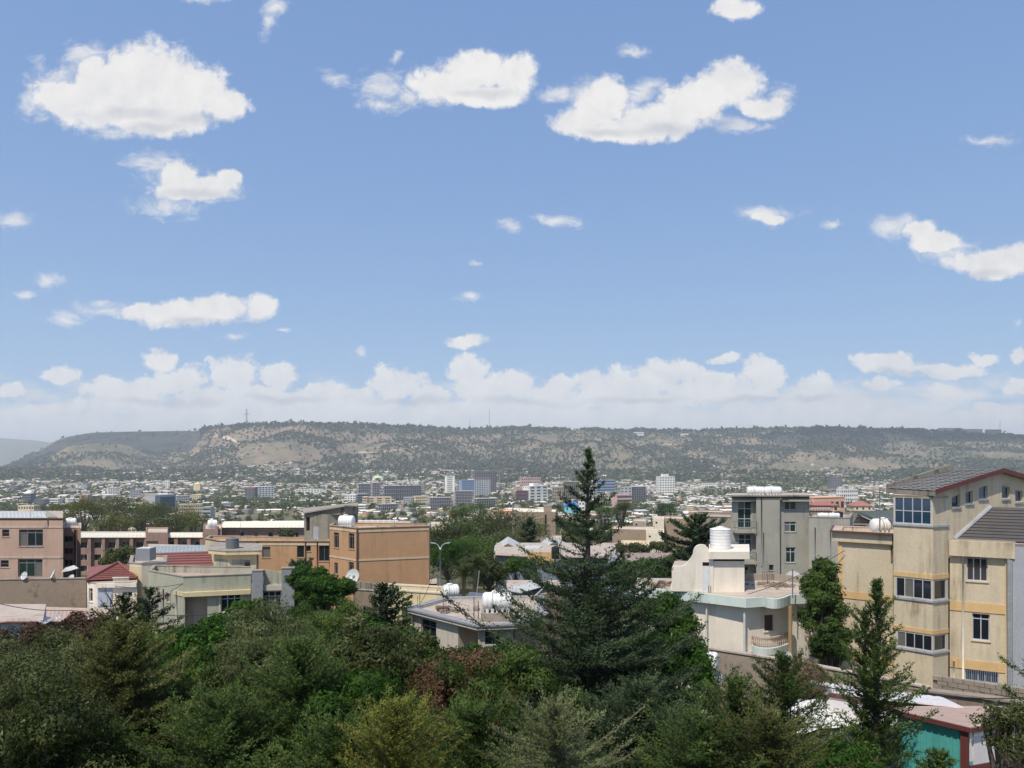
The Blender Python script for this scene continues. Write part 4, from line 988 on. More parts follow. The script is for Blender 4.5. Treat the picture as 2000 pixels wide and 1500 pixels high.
# ------------------------------------------------------------------ E: orange building
def orange_building():
    zt = CZ-7.04
    b = Bld('orange_building', 'plain orange two-storey building with cream bands and narrow dark windows', [XY(644, 83.6), XY(697, 80), XY(838, 82.6), XY(840, 86), XY(652, 87)], 0, zt, M['orange'], 'building', par=.3)
    for r in ((652, 1040, 662, 1070), (681, 1041.5, 692, 1072.5), (653, 1099, 660, 1121), (681, 1098, 691, 1120)): b.win(0, r, 2, (.2, .8), frame='dframe', fw=.06, surround=None)
    for e in (0, 1):
        L_ = b.fr(e)[3]
        for za, zc in ((zt-.42, zt-.22), (zt-3.42, zt-3.25)): b.part('band', e, 0 if e == 0 else .05, L_, za, zc, .003, .05, M['creamband'])
    b.part('drainpipe', 1, -.06, .10, 2, zt-.1, .003, .12, M['brownpipe'])
    b.finish(cap=(M['concrete'], .06, .08))
    w = Bld('orange_wing', 'lower orange wing with dark windows left of the plain orange building', [XY(402, 87.5), XY(432, 84.6), XY(643, 84.4), XY(643, 87.6), XY(410, 90.5)], 0, CZ-8.85, M['orange'], 'building', par=.35)
    for r, c in (((512, 1068, 528, 1089), 1), ((580, 1066, 594, 1089), 1), ((598, 1066, 607, 1077), 1), ((623, 1065, 643, 1096), 2)): w.win(1, r, c, (1,), frame='dframe', fw=.05)
    w.band(1, (432, 1061.5, 643, 1065), .05, M['creamband'], full=True); w.band(0, (402, 1058, 431, 1100), .06, M['yellow'])
    for px, m in ((503, 'brownpipe'), (597, 'dframe'), (620, 'brownpipe')): w.pipe(1, px, 1058, 1130, m, .06)
    w.part('ledge', 1, 10.6, 13.9, CZ-13.2, CZ-12.9, .003, .6, M['creamband'])
    w.finish(cap=(M['concrete'], .06, .1))
    # weathered stair block
    s = Bld('weathered_stair_block', 'rain-blackened concrete stair block with sloping roof slab behind the orange wing', [XY(594, 87), XY(640, 86.2), XY(699, 87.6), XY(699, 94), XY(594, 94)], CZ-12, CZ-6.0, M['oldconc'], 'building', par=0)
    s.win(0, (598, 1010, 605, 1037), 1, (1,), frame='dframe', glass='dark', sill=False); A, e, n, L_ = s.fr(0)
    z0, zm, z1 = ZP(1003, 87), ZP(988.5, 86.5), ZP(990.5, 87.6)
    pts = [Vector((*XY(592, 86.6), z0)), Vector((*XY(673, 85.6), zm)), Vector((*XY(698, 87.2), z1)), Vector((*XY(700, 94.5), z1)), Vector((*XY(592, 94.5), z0))]
    m = MB(); m.prism(pts, (0, 0, .16)); m.build('roof_slab', M['concrete'], s.root)
    for (p, q) in ((0, 1), (1, 2)):
        pa, pb = pts[p]+Vector((.3 if p == 0 else 0, .35, -.003)), pts[q]+Vector((0, .35, -.003)); m = MB(); m.prism([Vector((pa.x, pa.y, CZ-6.05)), Vector((pb.x, pb.y, CZ-6.05)), pb, pa], (0, .2, 0)); m.build('gable', M['oldconc'], s.root)
    s.part('light_render', 0, L_*.40, L_*.62, CZ-8.9, CZ-7.4, .003, .02, M['greyblue']); s.finish(roof=False)
    tank_h('white water tank on the orange building roof beside the blackened stair block', P(677, 1030, 84.5), 1.75, .62, R(-8), seams=0)
    dish('large white dish standing in front of the orange building', P(691, 1143, 66), 1.35, 205, 22, .3)
    # low roof of the pink complex seen over it, street lamp
    x, y = XY(860, 75); zb = g1(x, y)
    root = empty('street_lamp', (x, y, zb), 'pale street lamp with two curved arms right of the orange building', 'street lamp')
    zt = ZP(1073, y); m = MB(); m.tube([(x, y, zb), (x, y, zt)], [.13, .07], 10); m.build('pole', M['metal'], root, True)
    for s_, px, py in ((-1, 851, 1062), (1, 869, 1062)):
        q = P(px, py, y); m = MB(); m.tube([(x, y, zt-.02), (x+(q.x-x)*.35, y, zt+(q.z-zt)*.62), (x+(q.x-x)*.75, y, q.z-.04), (q.x, y, q.z)], [.05, .045, .04, .035], 7); a = m.build('arm', M['metal'], root, True)
        m = MB(); m.prism([(q.x-.05*s_, y-.1, q.z-.02), (q.x+.5*s_, y-.14, q.z+.06), (q.x+.5*s_, y+.14, q.z+.06), (q.x-.05*s_, y+.1, q.z-.02)], (0, 0, .09)); m.build('lamp_head', M['metal'], a)
orange_building()
# ------------------------------------------------------------------ F: green house, G: red roofed house
def green_house():
    zt = CZ-9.08
    b = Bld('sage_green_house', 'sage green house with pale yellow bands and stained parapet behind the trees', [XY(290, 63.4), XY(358, 60), XY(490, 61.4), XY(497, 65.6), XY(300, 66.5)], 0, zt, M['green'], 'house', par=.55, roof=M['pinkroof'])
    b.win(0, (308, 1156, 314, 1172), 1, (.5, .5), surround=M['palepink'], fw=.04); b.win(0, (326, 1158, 332, 1176), 1, (.3, .7), surround=M['palepink'], fw=.04)
    b.win(1, (431, 1161, 471, 1195), 3, (.25, .75), surround=M['yellow'], fw=.07)
    x0, x1, z0, z1 = b.rect(1, (352, 1166, 405, 1230)); z0 = 0.3; b.holes[1].append((0.12, x1, z0, z1, 1.0)); A, e, n, L_ = b.fr(1)
    q = [A+e*.1-n*.98, A+e*(x1+.1)-n*.98]; m = MB(); m.prism([(q[0].x,q[0].y,z0), (q[1].x,q[1].y,z0), (q[1].x,q[1].y,z1), (q[0].x,q[0].y,z1)], -n*.1); m.build('recess_wall', M['palepink'], b.root)
    for e_ in (0, 1):
        z = b.uv(1, 420, 1153.5)[1]; z2 = b.uv(1, 420, 1162)[1]; L_ = b.fr(e_)[3]; b.part('band', e_, 0 if e_ else L_*.75, L_, z2, z, .003, .38 if e_ else .06, M['yellow'])
    b.pipe(0, 346, 1154, 1225); b.pipe(0, 320, 1150, 1215, 'dframe', .04)
    b.finish(cap=(M['concrete'], .06, .05))
    # stone piers and the window bay to the right
    s = Bld('stone_pier_bay', 'window bay between two rough grey stone piers at the right end of the green house', [XY(491, 60.9), XY(575, 61.6), XY(577, 68), XY(494, 68)], 0, ZP(1140, 61.2), M['green'], 'building', par=.3)
    s.win(0, (513, 1155, 549, 1184), 3, (.33, .67), fw=.07)
    for a, c, t in ((494, 514.5, 1114), (551, 575, 1109)):
        x0, x1, z0, z1 = s.rect(0, (a, t, c, 1200)); m = s.part('stone_pier', 0, x0, x1, 0, z1, .003, .5, M['stone']); s.part('pier_cap', 0, x0-.04, x1+.04, z1+.003, z1+.08, -.1, .54, M['concrete'], m)
    x0, x1, z0, z1 = s.rect(0, (514.5, 1142, 551, 1150)); s.part('lintel', 0, x0, x1, z0-.1, z1, .003, .22, M['beige'])
    m = MB(); A, e, n, L_ = s.fr(0); p = A+e*(x0)-n*.1; q = A+e*(x1)-n*.1; m.prism([(p.x,p.y,z1+.01), (q.x,q.y,z1+.01), (q.x,q.y,ZP(1119, 61.3)), (p.x,p.y,ZP(1112, 61.3))], -n*.12); m.build('sloping_parapet', M['green'], s.root); s.finish()
    # upper room
    u = Bld('yellow_roof_room', 'small pale yellow room with overhanging slab on the green house roof', [XY(418, 66.9), XY(447, 66), XY(500, 66.4), XY(502, 71), XY(422, 72)], 0, ZP(1083, 66), M['yellow'], 'rooftop room', par=0)
    u.win(1, (477, 1094, 489, 1117), 1, (.15, .85), frame='frame', glass='brownwood', sill=False)
    u.band(1, (453, 1093, 476, 1116), .02, M['green'], 'panel'); u.band(0, (422, 1092, 444, 1113), .02, M['green'], 'panel')
    o = u.offset(-.45); m = MB(); m.prism([(p.x, p.y, u.z1+.003) for p in o], (0, 0, .30)); m.build('roof_slab', M['yellow'], u.root); m = MB(); m.prism([(p.x, p.y, u.z1+.31) for p in u.offset(-.5)], (0, 0, .06)); m.build('slab_edge', M['concrete'], u.root); u.finish(roof=False)
    tank_v('dark grey round tank on the pale yellow roof room', (*XY(454, 67.5), u.z1+.37), .56, .95, 'tankd')
    # beige annex, red roof and blue grey roof behind
    a = Bld('beige_annex', 'narrow beige annex with ragged top between red roof and green house', [XY(253, 67), XY(277, 66.4), XY(324, 67.5), XY(326, 72), XY(256, 72)], 0, ZP(1100, 67), M['cream'], 'building', par=.2); a.band(0, (254, 1106, 276, 1136), .02, M['yellow'], 'panel'); a.finish(cap=(M['concrete'], .08, .05))
    x, y = XY(285, 68.5); z = a.z1; m = MB(); tank = empty('water_tank', (x, y, z), 'square grey water tank left of the striped red roof', 'water tank'); m.box(x-.62, x+.62, y-.6, y+.6, z+.08, z+1.15); m.build('shell', M['tankg'], tank); m = MB(); m.box(x-.58, x+.6, y-.56, y+.56, z+1.155, z+1.2); m.build('lid', M['dish'], tank)
    rr = Bld('red_roof_building', 'long building under a striped red metal tile roof behind the green house', [XY(296, 76), XY(415, 76), XY(415, 84), XY(296, 84)], 0, ZP(1112, 76), M['beige'], 'building', par=0); zz = rr.z1
    p0, p1 = Vector((*XY(296, 75.6), zz)), Vector((*XY(416, 75.6), zz+.1)); p2, p3 = Vector((*XY(412, 82), ZP(1076, 82))), Vector((*XY(296, 82), ZP(1080, 82)))
    courses(p0, p1, p2, p3, 7, 'tile_course', M['redroof'], rr.root, th=.10, lift=.13); rr.finish()
    br = Bld('blue_grey_roof_hall', 'low hall with pale blue grey metal roof in front of the long pink building', [XY(288, 92), XY(434, 90), XY(436, 100), XY(290, 102)], 0, ZP(1082, 91), M['orange'], 'building', par=0)
    sheet((*XY(286, 91.5), br.z1+.05), (*XY(435, 89.5), br.z1+.1), (*XY(434, 97), ZP(1064, 97)), (*XY(292, 99), ZP(1067, 99)), 'roof', M['blueroof'], br.root, .5, .05); br.finish()
green_house()
def red_roof_house():
    zt = ZP(1140, 64)
    b = Bld('red_hip_roof_house', 'small pale house with red hipped tile roof beside the brown wall', [XY(170, 65.2), XY(191, 64.4), XY(268, 64.8), XY(268, 74), XY(172, 74)], 0, zt, M['white'], 'house', par=0)
    b.win(0, (173.5, 1149, 181, 1175), 1, (.3, .7), frame='frame', glass='gglass'); b.win(1, (239, 1156, 258, 1167), 2, (.7, .3), fw=.05)
    b.band(1, (191, 1146, 219, 1184), .05, M['sheetblue'], 'panel'); b.band(1, (224, 1170, 268, 1200), .08, M['palepink'], 'panel')
    for k in range(12):
        x = b.uv(1, 223+k*2.6, 1140)[0]; m = MB(); A, e, n, L_ = b.fr(1); p = A+e*x+n*.1; m.lathe([(.05, 0), (.03, .1), (.06, .22), (.03, .36)], 6, 'z', (p.x, p.y, zt+.02)); m.build('baluster', M['white'], b.root)
    x0, x1 = b.uv(1, 221, 1140)[0], b.uv(1, 253, 1140)[0]; b.part('handrail', 1, x0, x1, zt+.38, zt+.47, .02, .2, M['white']); b.part('ledge', 1, b.uv(1, 190, 1140)[0], b.uv(1, 268, 1140)[0], zt-.38, zt-.03, .003, .25, M['white'])
    ap = Vector((*XY(231, 69), ZP(1100, 69))); e0, e1, e2, e3 = [Vector((*XY(p, y), z)) for p, y, z in ((169, 64.8, ZP(1134, 64.8)), (222, 66, ZP(1134, 64.8)), (268, 66, ZP(1134, 64.8)), (262, 73, ZP(1134, 64.8)))]
    apl = Vector((*XY(229, 69.2), ap.z))
    courses(e0, e2, ap+Vector((.1, 0, 0)), apl, 9, 'tile_course', M['redroof'], b.root, th=.08, lift=.09)
    m = MB(); m.prism([e2, e3, ap], (0, 0, -.08)); m.build('roof_end', M['redroof'], b.root); m = MB(); m.prism([e3, Vector((*XY(172, 73), e0.z)), ap], (0, 0, -.08)); m.build('roof_end', M['redroof'], b.root); m = MB(); m.prism([Vector((*XY(172, 73), e0.z)), e0, ap], (0, 0, -.08)); m.build('roof_end', M['redroof'], b.root)
    m = MB(); m.tube([e0+Vector((0,0,.1)), ap+Vector((0,0,.12))], .09, 6); m.build('hip_ridge', M['redroof'], b.root); m = MB(); m.tube([e2+Vector((0,0,.1)), ap+Vector((0,0,.12))], .09, 6); m.build('hip_ridge', M['redroof'], b.root); b.finish(roof=True)
red_roof_house()
# ------------------------------------------------------------------ H, I: pink buildings at the left
def pink_buildings():
    Y = 80; zt = CZ-6.0
    b = Bld('pink_building', 'salmon pink building with dark grid windows at the left edge', [XY(-60, Y), XY(123, Y), XY(123, 92), XY(-60, 92)], 0, zt, M['pink'], 'building', par=0)
    b.win(0, (37, 1034, 84, 1067), 3, (.2, .8), frame='dframe', fw=.1); b.win(0, (35, 1092, 83, 1127), 3, (.22, .78), frame='dframe', glass='gglass', fw=.1); b.win(0, (4, 1034, 18, 1048), 1, (.5, .5), frame='dframe'); b.win(0, (1, 1094, 17, 1108), 1, (.5, .5), frame='dframe')
    b.band(0, (-60, 1028, 123, 1031), .05, M['palepink'], full=True); b.band(0, (-60, 1087, 123, 1090.5), .05, M['palepink'], full=True); b.part('edge_trim', 0, 0, b.fr(0)[3], zt-.08, zt+.05, .003, .08, M['brownpipe']); b.pipe(0, 94, 1016, 1030, 'dframe', .04)
    sheet((*XY(-60, 80.2), zt+.06), (*XY(92, 80.2), zt+.06), (*XY(88, 87), ZP(999.5, 87)), (*XY(-60, 87), ZP(998.5, 87)), 'roof', M['greyroof'], b.root, .4, .04)
    m = MB(); m.prism([(*XY(93, 81), zt+.05), (*XY(110, 81), zt+.05), (*XY(89, 87), ZP(998.5, 87))], (0, .2, .06)); m.build('roof_hip', M['concrete'], b.root); b.finish()
    a = Bld('dusty_pink_annex', 'narrow dusty pink stair wing right of the salmon building', [XY(123.5, 84), XY(146, 84), XY(158, 83), XY(158, 90), XY(124, 90)], 0, ZP(1031, 84), M['pinkdark'], 'building', par=.2)
    for t in (1047, 1070.5, 1093): a.win(0, (124.5, t, 142, t+11.5), 2, (1,), frame='dframe')
    a.pipe(1, 148, 1034, 1130, 'brownpipe', .08); a.pipe(1, 151, 1034, 1130, 'pipe', .05); a.finish(cap=(M['palepink'], .06, .05))
    tank_h('round white tank on the dusty pink wing at left', (*XY(139, 86), a.z1), 1.1, .44, R(25), seams=1)
    # brown wall with dishes
    wall_run('brown_plastered_wall', 'long blank brown plastered wall in front of the pink building', [(-80, 1134, 67), (168, 1130, 66.5)], 9, M['mud'], cap=M['concrete'])
    dish('white dish standing on the brown wall in front of lower pink window', P(49, 1133, 66.8), .72, 200, 20, .15); dish('tilted white dish on the brown wall right of the pink window', P(106, 1133, 66.8), .9, 235, 25, .2); dish('small white dish at the right end of the brown wall', P(140, 1135, 68), .6, 200, 40, .1)
    x, y = XY(127, 72); m = MB(); m.prism([(*XY(119, 72), ZP(1118, 72)), (*XY(127, 72), ZP(1109, 72)), (*XY(136, 72), ZP(1115, 72))], (0, 1.5, .05)); tag(m.build('awning', M['tarp']), 'small white awning at the right corner of the salmon building', 'awning')
    # long complex
    Yc = 175; z = ZP(1049, Yc)
    def bay(c, px, tops, w=15, h=11.5, jamb=7):
        for t in tops:
            c.win(0, (px, t, px+w, t+h), 2, (1,), frame='dframe', sill=False, depth=.5); r = c.rect(0, (px+w-.3, t-.5, px+w+jamb, t+h)); c.part('white_jamb', 0, r[0], r[1], r[2], r[3], .003, .04, M['cream'])
    c = Bld('long_pink_building', 'long dusty pink building with repeated window bays and pale metal roof', [XY(156, Yc), XY(283, Yc), XY(284, Yc+14), XY(158, Yc+14)], CZ-45, z, M['pinkdark'], 'building', par=0)
    for k in range(5): bay(c, 155.8+27.4*k, (1059, 1083, 1105))
    for k in range(5): r = c.rect(0, (175+27.4*k, 1051, 181+27.4*k, 1130)); c.part('pilaster', 0, r[0], r[1], CZ-40, z, .003, .8, M['pinkdark'])
    sheet((*XY(152, Yc-1), z+.02), (*XY(285, Yc-1), z+.02), (*XY(284, Yc+7), ZP(1040.5, Yc+7)), (*XY(157, Yc+7), ZP(1041, Yc+7)), 'roof', M['whiteroof'], c.root, .9, .05); c.finish()
    e = Bld('dusty_pink_stair_block', 'taller blank dusty pink block between the two pale roofs', [XY(284.5, Yc-2), XY(328, Yc-2), XY(328, Yc+12), XY(285, Yc+12)], CZ-45, ZP(1040, Yc-2), M['pinkdark'], 'building', par=.4); e.win(0, (286, 1057, 309, 1063), 3, (1,), frame='dframe', glass='brownwood', sill=False); e.finish()
    d = Bld('pink_building', 'short dusty pink range under pale roof, middle of the pink complex', [XY(328.5, Yc), XY(396, Yc), XY(396, Yc+12), XY(329, Yc+12)], CZ-45, z, M['pinkdark'], 'building', par=0)
    for k in range(3): bay(d, 331+27*k*.93, (1058,), 11, 9, 5); r = d.rect(0, (343+25*k, 1051, 350+25*k, 1090)); d.part('pilaster', 0, r[0], r[1], CZ-40, z, .003, .8, M['pinkdark'])
    sheet((*XY(328, Yc-1), z+.02), (*XY(396, Yc-1), z+.02), (*XY(395, Yc+7), ZP(1041, Yc+7)), (*XY(329, Yc+7), ZP(1041, Yc+7)), 'roof', M['whiteroof'], d.root, .9, .05); d.finish()
    f = Bld('pink_building', 'dusty pink corner block with small dark window left of the upper pale roof', [XY(397, Yc-3), XY(433, Yc-3), XY(434, Yc+12), XY(398, Yc+12)], CZ-45, ZP(1033, Yc-3), M['pinkdark'], 'building', par=.4); f.win(0, (404, 1046, 419, 1056), 2, (1,), frame='dframe'); f.part('pilaster', 0, 2.9, 3.5, CZ-40, f.z1+.6, .003, .5, M['pinkdark']); f.finish()
    tank_h('round white tank on the dusty pink corner block', (*XY(415, Yc+1), f.z1-.3), 2.1, .95, R(30), seams=1)
    z2 = ZP(1027, Yc+8); g = Bld('pink_building', 'raised dusty pink range with small windows under the long upper pale roof', [XY(433.5, Yc+4), XY(594, Yc+4), XY(594, Yc+20), XY(434, Yc+20)], CZ-45, z2, M['pinkdark'], 'building', par=0)
    for a, w in ((468, 8), (497, 7), (524, 9), (577, 6)): g.win(0, (a, 1040, a+w, 1049), 1, (1,), frame='dframe', sill=False)
    g.band(0, (434, 1033, 594, 1035), .15, M['pink'], full=True)
    g.band(0, (434, 1049.5, 594, 1052), .3, M['concrete'], full=True)
    sheet((*XY(431, Yc+3), z2+.02), (*XY(595, Yc+3), z2+.02), (*XY(594, Yc+13), ZP(1017, Yc+13)), (*XY(438, Yc+13), ZP(1018.5, Yc+13)), 'roof', M['whiteroof'], g.root, .9, .05); g.finish()
    h = Bld('pink_building', 'dark low ridge roofed range behind the orange building top', [XY(698, 110), XY(800, 108), XY(800, 118), XY(698, 118)], CZ-20, ZP(1027, 109), M['pinkdark'], 'building', par=0)
    sheet((*XY(697, 114), ZP(1022, 114)), (*XY(778, 114), ZP(1022, 114)), (*XY(778, 120), ZP(1016, 120)), (*XY(699, 120), ZP(1016, 120)), 'roof', M['whiteroof'], h.root, .8, .05); sheet((*XY(697, 109), h.z1), (*XY(802, 107), h.z1-.1), (*XY(780, 113), ZP(1022.5, 113)), (*XY(700, 113), ZP(1022.5, 113)), 'lower_roof', M['brownroof'], h.root); h.finish()
    # sheds below the brown wall
    s = Bld('shed', 'shed with pale blue grey walls and faded pink gable roof at lower left', [XY(-60, 52), XY(84, 52), XY(90, 58), XY(-60, 58)], -0.4, ZP(1212, 52), M['sheetblue'], 'shed', par=0)
    for k in range(8):
        A, e, n, L_ = s.fr(0); s.part('cladding_seam', 0, L_*(k+.4)/8-.02, L_*(k+.4)/8+.02, 3, s.z1, .003, .03, M['sheetblue'])
    z = s.z1; a0, a1, a2, a3 = Vector((*XY(-60, 51.5), ZP(1222, 51.5))), Vector((*XY(18, 51.5), ZP(1213, 51.5))), Vector((*XY(75, 51.5), ZP(1213, 51.5))), Vector((*XY(90, 51.5), ZP(1218, 51.5)))
    sheet(a0, a1, Vector((*XY(25, 56), ZP(1196, 56))), Vector((*XY(-60, 56), ZP(1204, 56))), 'roof', M['pinkroof'], s.root, .35, .03); sheet(a1, a2, Vector((*XY(50, 56), ZP(1197, 56))), Vector((*XY(25, 56), ZP(1196, 56))), 'roof', M['pinkroof'], s.root, .35, .03); sheet(a2, a3, Vector((*XY(108, 57), ZP(1207, 57))), Vector((*XY(50, 56), ZP(1197, 56))), 'roof', M['greyroof'], s.root)
    m = MB(); m.tube([a0-Vector((0,.1,.05)), a1-Vector((0,.1,.05)), a2-Vector((0,.1,.05)), a3-Vector((0,.1,.05))], .06, 5); m.build('bargeboard', M['maroon'], s.root); s.finish()
    s2 = Bld('shed', 'low shed with faded pink roof running below the brown wall', [XY(60, 60), XY(215, 59), XY(215, 64), XY(60, 65)], 0, ZP(1208, 60), M['mud'], 'shed', par=0)
    sheet((*XY(58, 59.5), s2.z1), (*XY(205, 58.5), s2.z1-.05), (*XY(200, 63), ZP(1190, 63)), (*XY(66, 64), ZP(1190, 64)), 'roof', M['pinkroof'], s2.root, .35, .03); s2.finish()
    dish('grey dish standing on the faded pink shed roof', P(116, 1210, 57.5), .52, 200, 15, .1)
pink_buildings()
# ------------------------------------------------------------------ L..P: middle distance near the big conifer
def middle():
    b = Bld('yellow_walled_house', 'low pale yellow walled house with white corner post in front of the orange building', [XY(737, 64), XY(869, 62), XY(872, 65), XY(742, 67)], 0, ZP(1152, 64), M['yellow'], 'house', par=.3)
    x0 = b.fr(0)[3]; b.part('corner_post', 0, -.05, .28, 1, b.z1+.1, .003, .15, M['cream']); b.part('corner_post', 0, x0-.2, x0, 1, b.z1+.05, .003, .12, M['cream']); b.part('ledge', 0, 2.2, x0, ZP(1186, 63), ZP(1182, 63), .003, .8, M['cream']); b.finish(cap=(M['cream'], .12, .08))
    w = wall_run('brown_block_wall', 'brown plastered wall running behind the trees left of the yellow house', [(694, 1152, 66), (736, 1155, 64.3)], 6, M['mud'], cap=M['concrete'])
    wall_run('sloping_roof_edge', 'dark sloping parapet along the foot of the plain orange wall', [(690, 1134, 76), (745, 1142, 74), (815, 1151, 72)], 3, M['oldconc'], th=.3)
    o = Bld('orange_step', 'small orange block at the right foot of the plain orange wall', [XY(838.5, 80), XY(853, 80), XY(853, 84), XY(840, 84)], 0, ZP(1140, 80), M['orange'], 'building', par=0); o.finish()
    # pitched pale roof mound behind centre roof
    # blue grey house
    Y = 120; z = ZP(1084, Y)
    g = Bld('blue_grey_house', 'long blue grey house with faded red roof, orange parapet and black tank', [XY(967, Y), XY(1200, Y-4), XY(1205, Y+18), XY(970, Y+18)], CZ-32, z, M['wallblue'], 'house', par=0)
    g.win(0, (1043, 1105, 1049, 1128), 1, (.65, .35), frame='dframe'); g.part('corner_post', 0, -.1, .25, CZ-30, z, .003, .15, M['cream'])
    for px in (972, 977): 
        x = g.uv(0, px, 1100)[0]; m = MB(); A, e, n, L_ = g.fr(0); p = A+e*x+n*.1; s = 1 if px == 972 else -1; m.prism([(p.x-.25*s, p.y, ZP(1120, Y)), (p.x-.05*s, p.y, ZP(1120, Y)), (p.x+.35*s, p.y, ZP(1106, Y)), (p.x+.2*s, p.y, ZP(1106, Y))], n*.05); m.build('gable_trim', M['cream'], g.root)
    sheet((*XY(964, Y-.6), z+.1), (*XY(1030, Y-2), z), (*XY(1034, Y+4), ZP(1080, Y+4)), (*XY(992, Y+6), ZP(1077, Y+6)), 'roof', M['pinkroof'], g.root, .5, .05)
    g.part('parapet', 0, g.uv(0, 1032, 1100)[0], g.uv(0, 1083, 1100)[0], z-.05, ZP(1084, Y), .003, .2, M['ochre']); x0, x1, za, zb = g.rect(0, (1030, 1085, 1083, 1099)); 
    g.part('parapet', 0, x0, x1, za, zb+.6, .21, .5, M['ochre'])
    sheet((*XY(1094, Y-3), z+.1), (*XY(1200, Y-5), z+.1), (*XY(1196, Y+4), ZP(1081, Y+4)), (*XY(1100, Y+4), ZP(1081, Y+4)), 'roof', M['pinkroof'], g.root, .5, .05)
    g.finish()
    for (a, pk, c, base, top, Yy, mt, lab) in ((965, 992, 1019, 1079, 1062, 132, 'creamband', 'pale gable wall behind the blue grey house, left one'), (1055, 1080, 1117, 1078, 1060, 134, 'creamband', 'pale gable wall behind the black roof tank')):
        m = MB(); m.prism([(*XY(a, Yy), CZ-30), (*XY(c, Yy), CZ-30), (*XY(c, Yy), ZP(base-3, Yy)), (*XY(pk, Yy), ZP(top, Yy)), (*XY(a, Yy), ZP(base, Yy))], (0, 10, 0)); o = tag(m.build('gable_house', M[mt]), lab, 'house')
        r = Vector((0, 10.5, 0)); q = [Vector((*XY(a-1, Yy-.4), ZP(base+1, Yy))), Vector((*XY(pk, Yy-.4), ZP(top-.6, Yy))), Vector((*XY(c+1, Yy-.4), ZP(base-2, Yy)))]
        for s in (0, 1):
            mm = MB(); mm.prism([q[s], q[s+1], q[s+1]+r, q[s]+r], (0, 0, .2)); ORG[o.name] = Vector((0,0,0)); mm.build('roof', M['greyroof'], o)
    s = empty('grey_sheet_roof', P(1000, 1080, 127), 'pale grey metal roof slope between the two pale gables', 'roof'); sheet((*XY(996, 125), ZP(1083, 125)), (*XY(1035, 125), ZP(1083, 125)), (*XY(1060, 131), ZP(1066, 131)), (*XY(1030, 131), ZP(1065, 131)), 'roof_sheet', M['greyroof'], s, .6, .06)
    tank_v('black tank on the orange parapet of the blue grey house', (*XY(1085, 116), ZP(1091, 116)), .62, 1.9, 'black'); 
    # brown roofed house to the right
    Y = 100; z = ZP(1106, Y)
    h = Bld('grey_porch_house', 'grey house with brown metal roof and white porch pillars right of the big conifer', [XY(1186, Y), XY(1236, Y-3), XY(1262, Y-2.5), XY(1335, Y-4), XY(1335, Y+10), XY(1188, Y+12)], CZ-22, z, M['wallblue'], 'house', par=0)
    h.win(0, (1204, 1109, 1228, 1129), 1, (1,), frame='dframe', glass='dark'); h.win(2, (1263, 1106.5, 1280, 1122), 3, (1,), frame='frame')
    for px in (1190, 1231): r = h.rect(0, (px, 1107, px+4, 1135)); h.part('pillar', 0, r[0], r[1], CZ-20, z, .003, .35, M['sheetblue'])
    for px in (1261, 1284): r = h.rect(2, (px, 1106, px+2.5, 1135)); h.part('pillar', 2, r[0], r[1], CZ-20, z, .003, .35, M['greyblue'])
    m = MB(); m.prism([(*XY(1184, Y-.9), z), (*XY(1238, Y-4), z), (*XY(1198, Y-1.6), ZP(1081, Y-1.6))], (0, .3, 0)); m.build('porch_gable', M['sheetblue'], h.root)
    sheet((*XY(1234, Y-5), z+.02), (*XY(1336, Y-5.5), z+.1), (*XY(1326, Y+4), ZP(1080, Y+4)), (*XY(1204, Y+4), ZP(1080, Y+4)), 'roof', M['brownroof'], h.root, .6, .05); h.part('gutter', 3, -2, 6, z-.2, z-.003, .003, 1.0, M['maroon']); h.finish()
    # sheet roofed shack
    s = Bld('shack', 'small block shack under a tilted pale metal sheet beside the big conifer', [XY(988, 66), XY(1030, 64), XY(1095, 65), XY(1095, 72), XY(990, 72)], 0, ZP(1158, 65), M['mud'], 'shack', par=0)
    p0, p1, p2, p3 = P(979, 1151, 65), P(1018, 1158, 62.5), P(1082, 1139, 66), P(1052, 1134, 70); sheet(p0, p1, p2, p3, 'roof', M['greyroof'], s.root, .35, .035)
    m = MB(); m.tube([P(1063, 1147, 64), P(1018, 1190, 58)], .06, 6); m.build('white_pipe', M['frame'], s.root); s.finish()
    wall_run('low_wall', 'low blue grey wall behind the lying white tank', [(915, 1157, 72), (955, 1160, 70), (990, 1163, 68)], 3, M['wallblue'])
    # gabled green roof house behind the tan building
    Y = 105; z = ZP(1022, Y); k = Bld('green_roof_house', 'gabled house with dark green roof behind the tan building', [XY(1640, Y), XY(1755, Y-2), XY(1760, Y+14), XY(1642, Y+14)], CZ-20, z, M['concrete'], 'house', par=0)
    k.win(0, (1652, 1022.5, 1661, 1029), 2, (1,)); k.win(0, (1668, 1024, 1692, 1029), 5, (1,))
    mg = surf('green_metal_roof', (0.085, 0.10, 0.08), 0.2, rough=.6); pk = Vector((*XY(1664, Y), ZP(999, Y))); m = MB(); m.prism([(*XY(1640, Y), z), (*XY(1712, Y), z), pk], (0, .2, 0)); m.build('gable', M['concrete'], k.root)
    sheet((*XY(1712, Y-1), ZP(1018, Y)), (*XY(1770, Y-3), ZP(1016, Y)), (*XY(1765, Y+6), ZP(997, Y+6)), (*XY(1664, Y-1), ZP(997, Y)), 'roof', mg, k.root, .5, .04); sheet((*XY(1636, Y-1), ZP(1008, Y)), (*XY(1664, Y-1), ZP(997.5, Y)), (*XY(1668, Y+8), ZP(997.5, Y+8)), (*XY(1640, Y+8), ZP(1004, Y+8)), 'roof', mg, k.root); k.finish()
    tank_v('dark round tank on the grey wing left of the green gable', (*XY(1637, 93), ZP(1012, 93)), .55, .85, 'black')
middle()
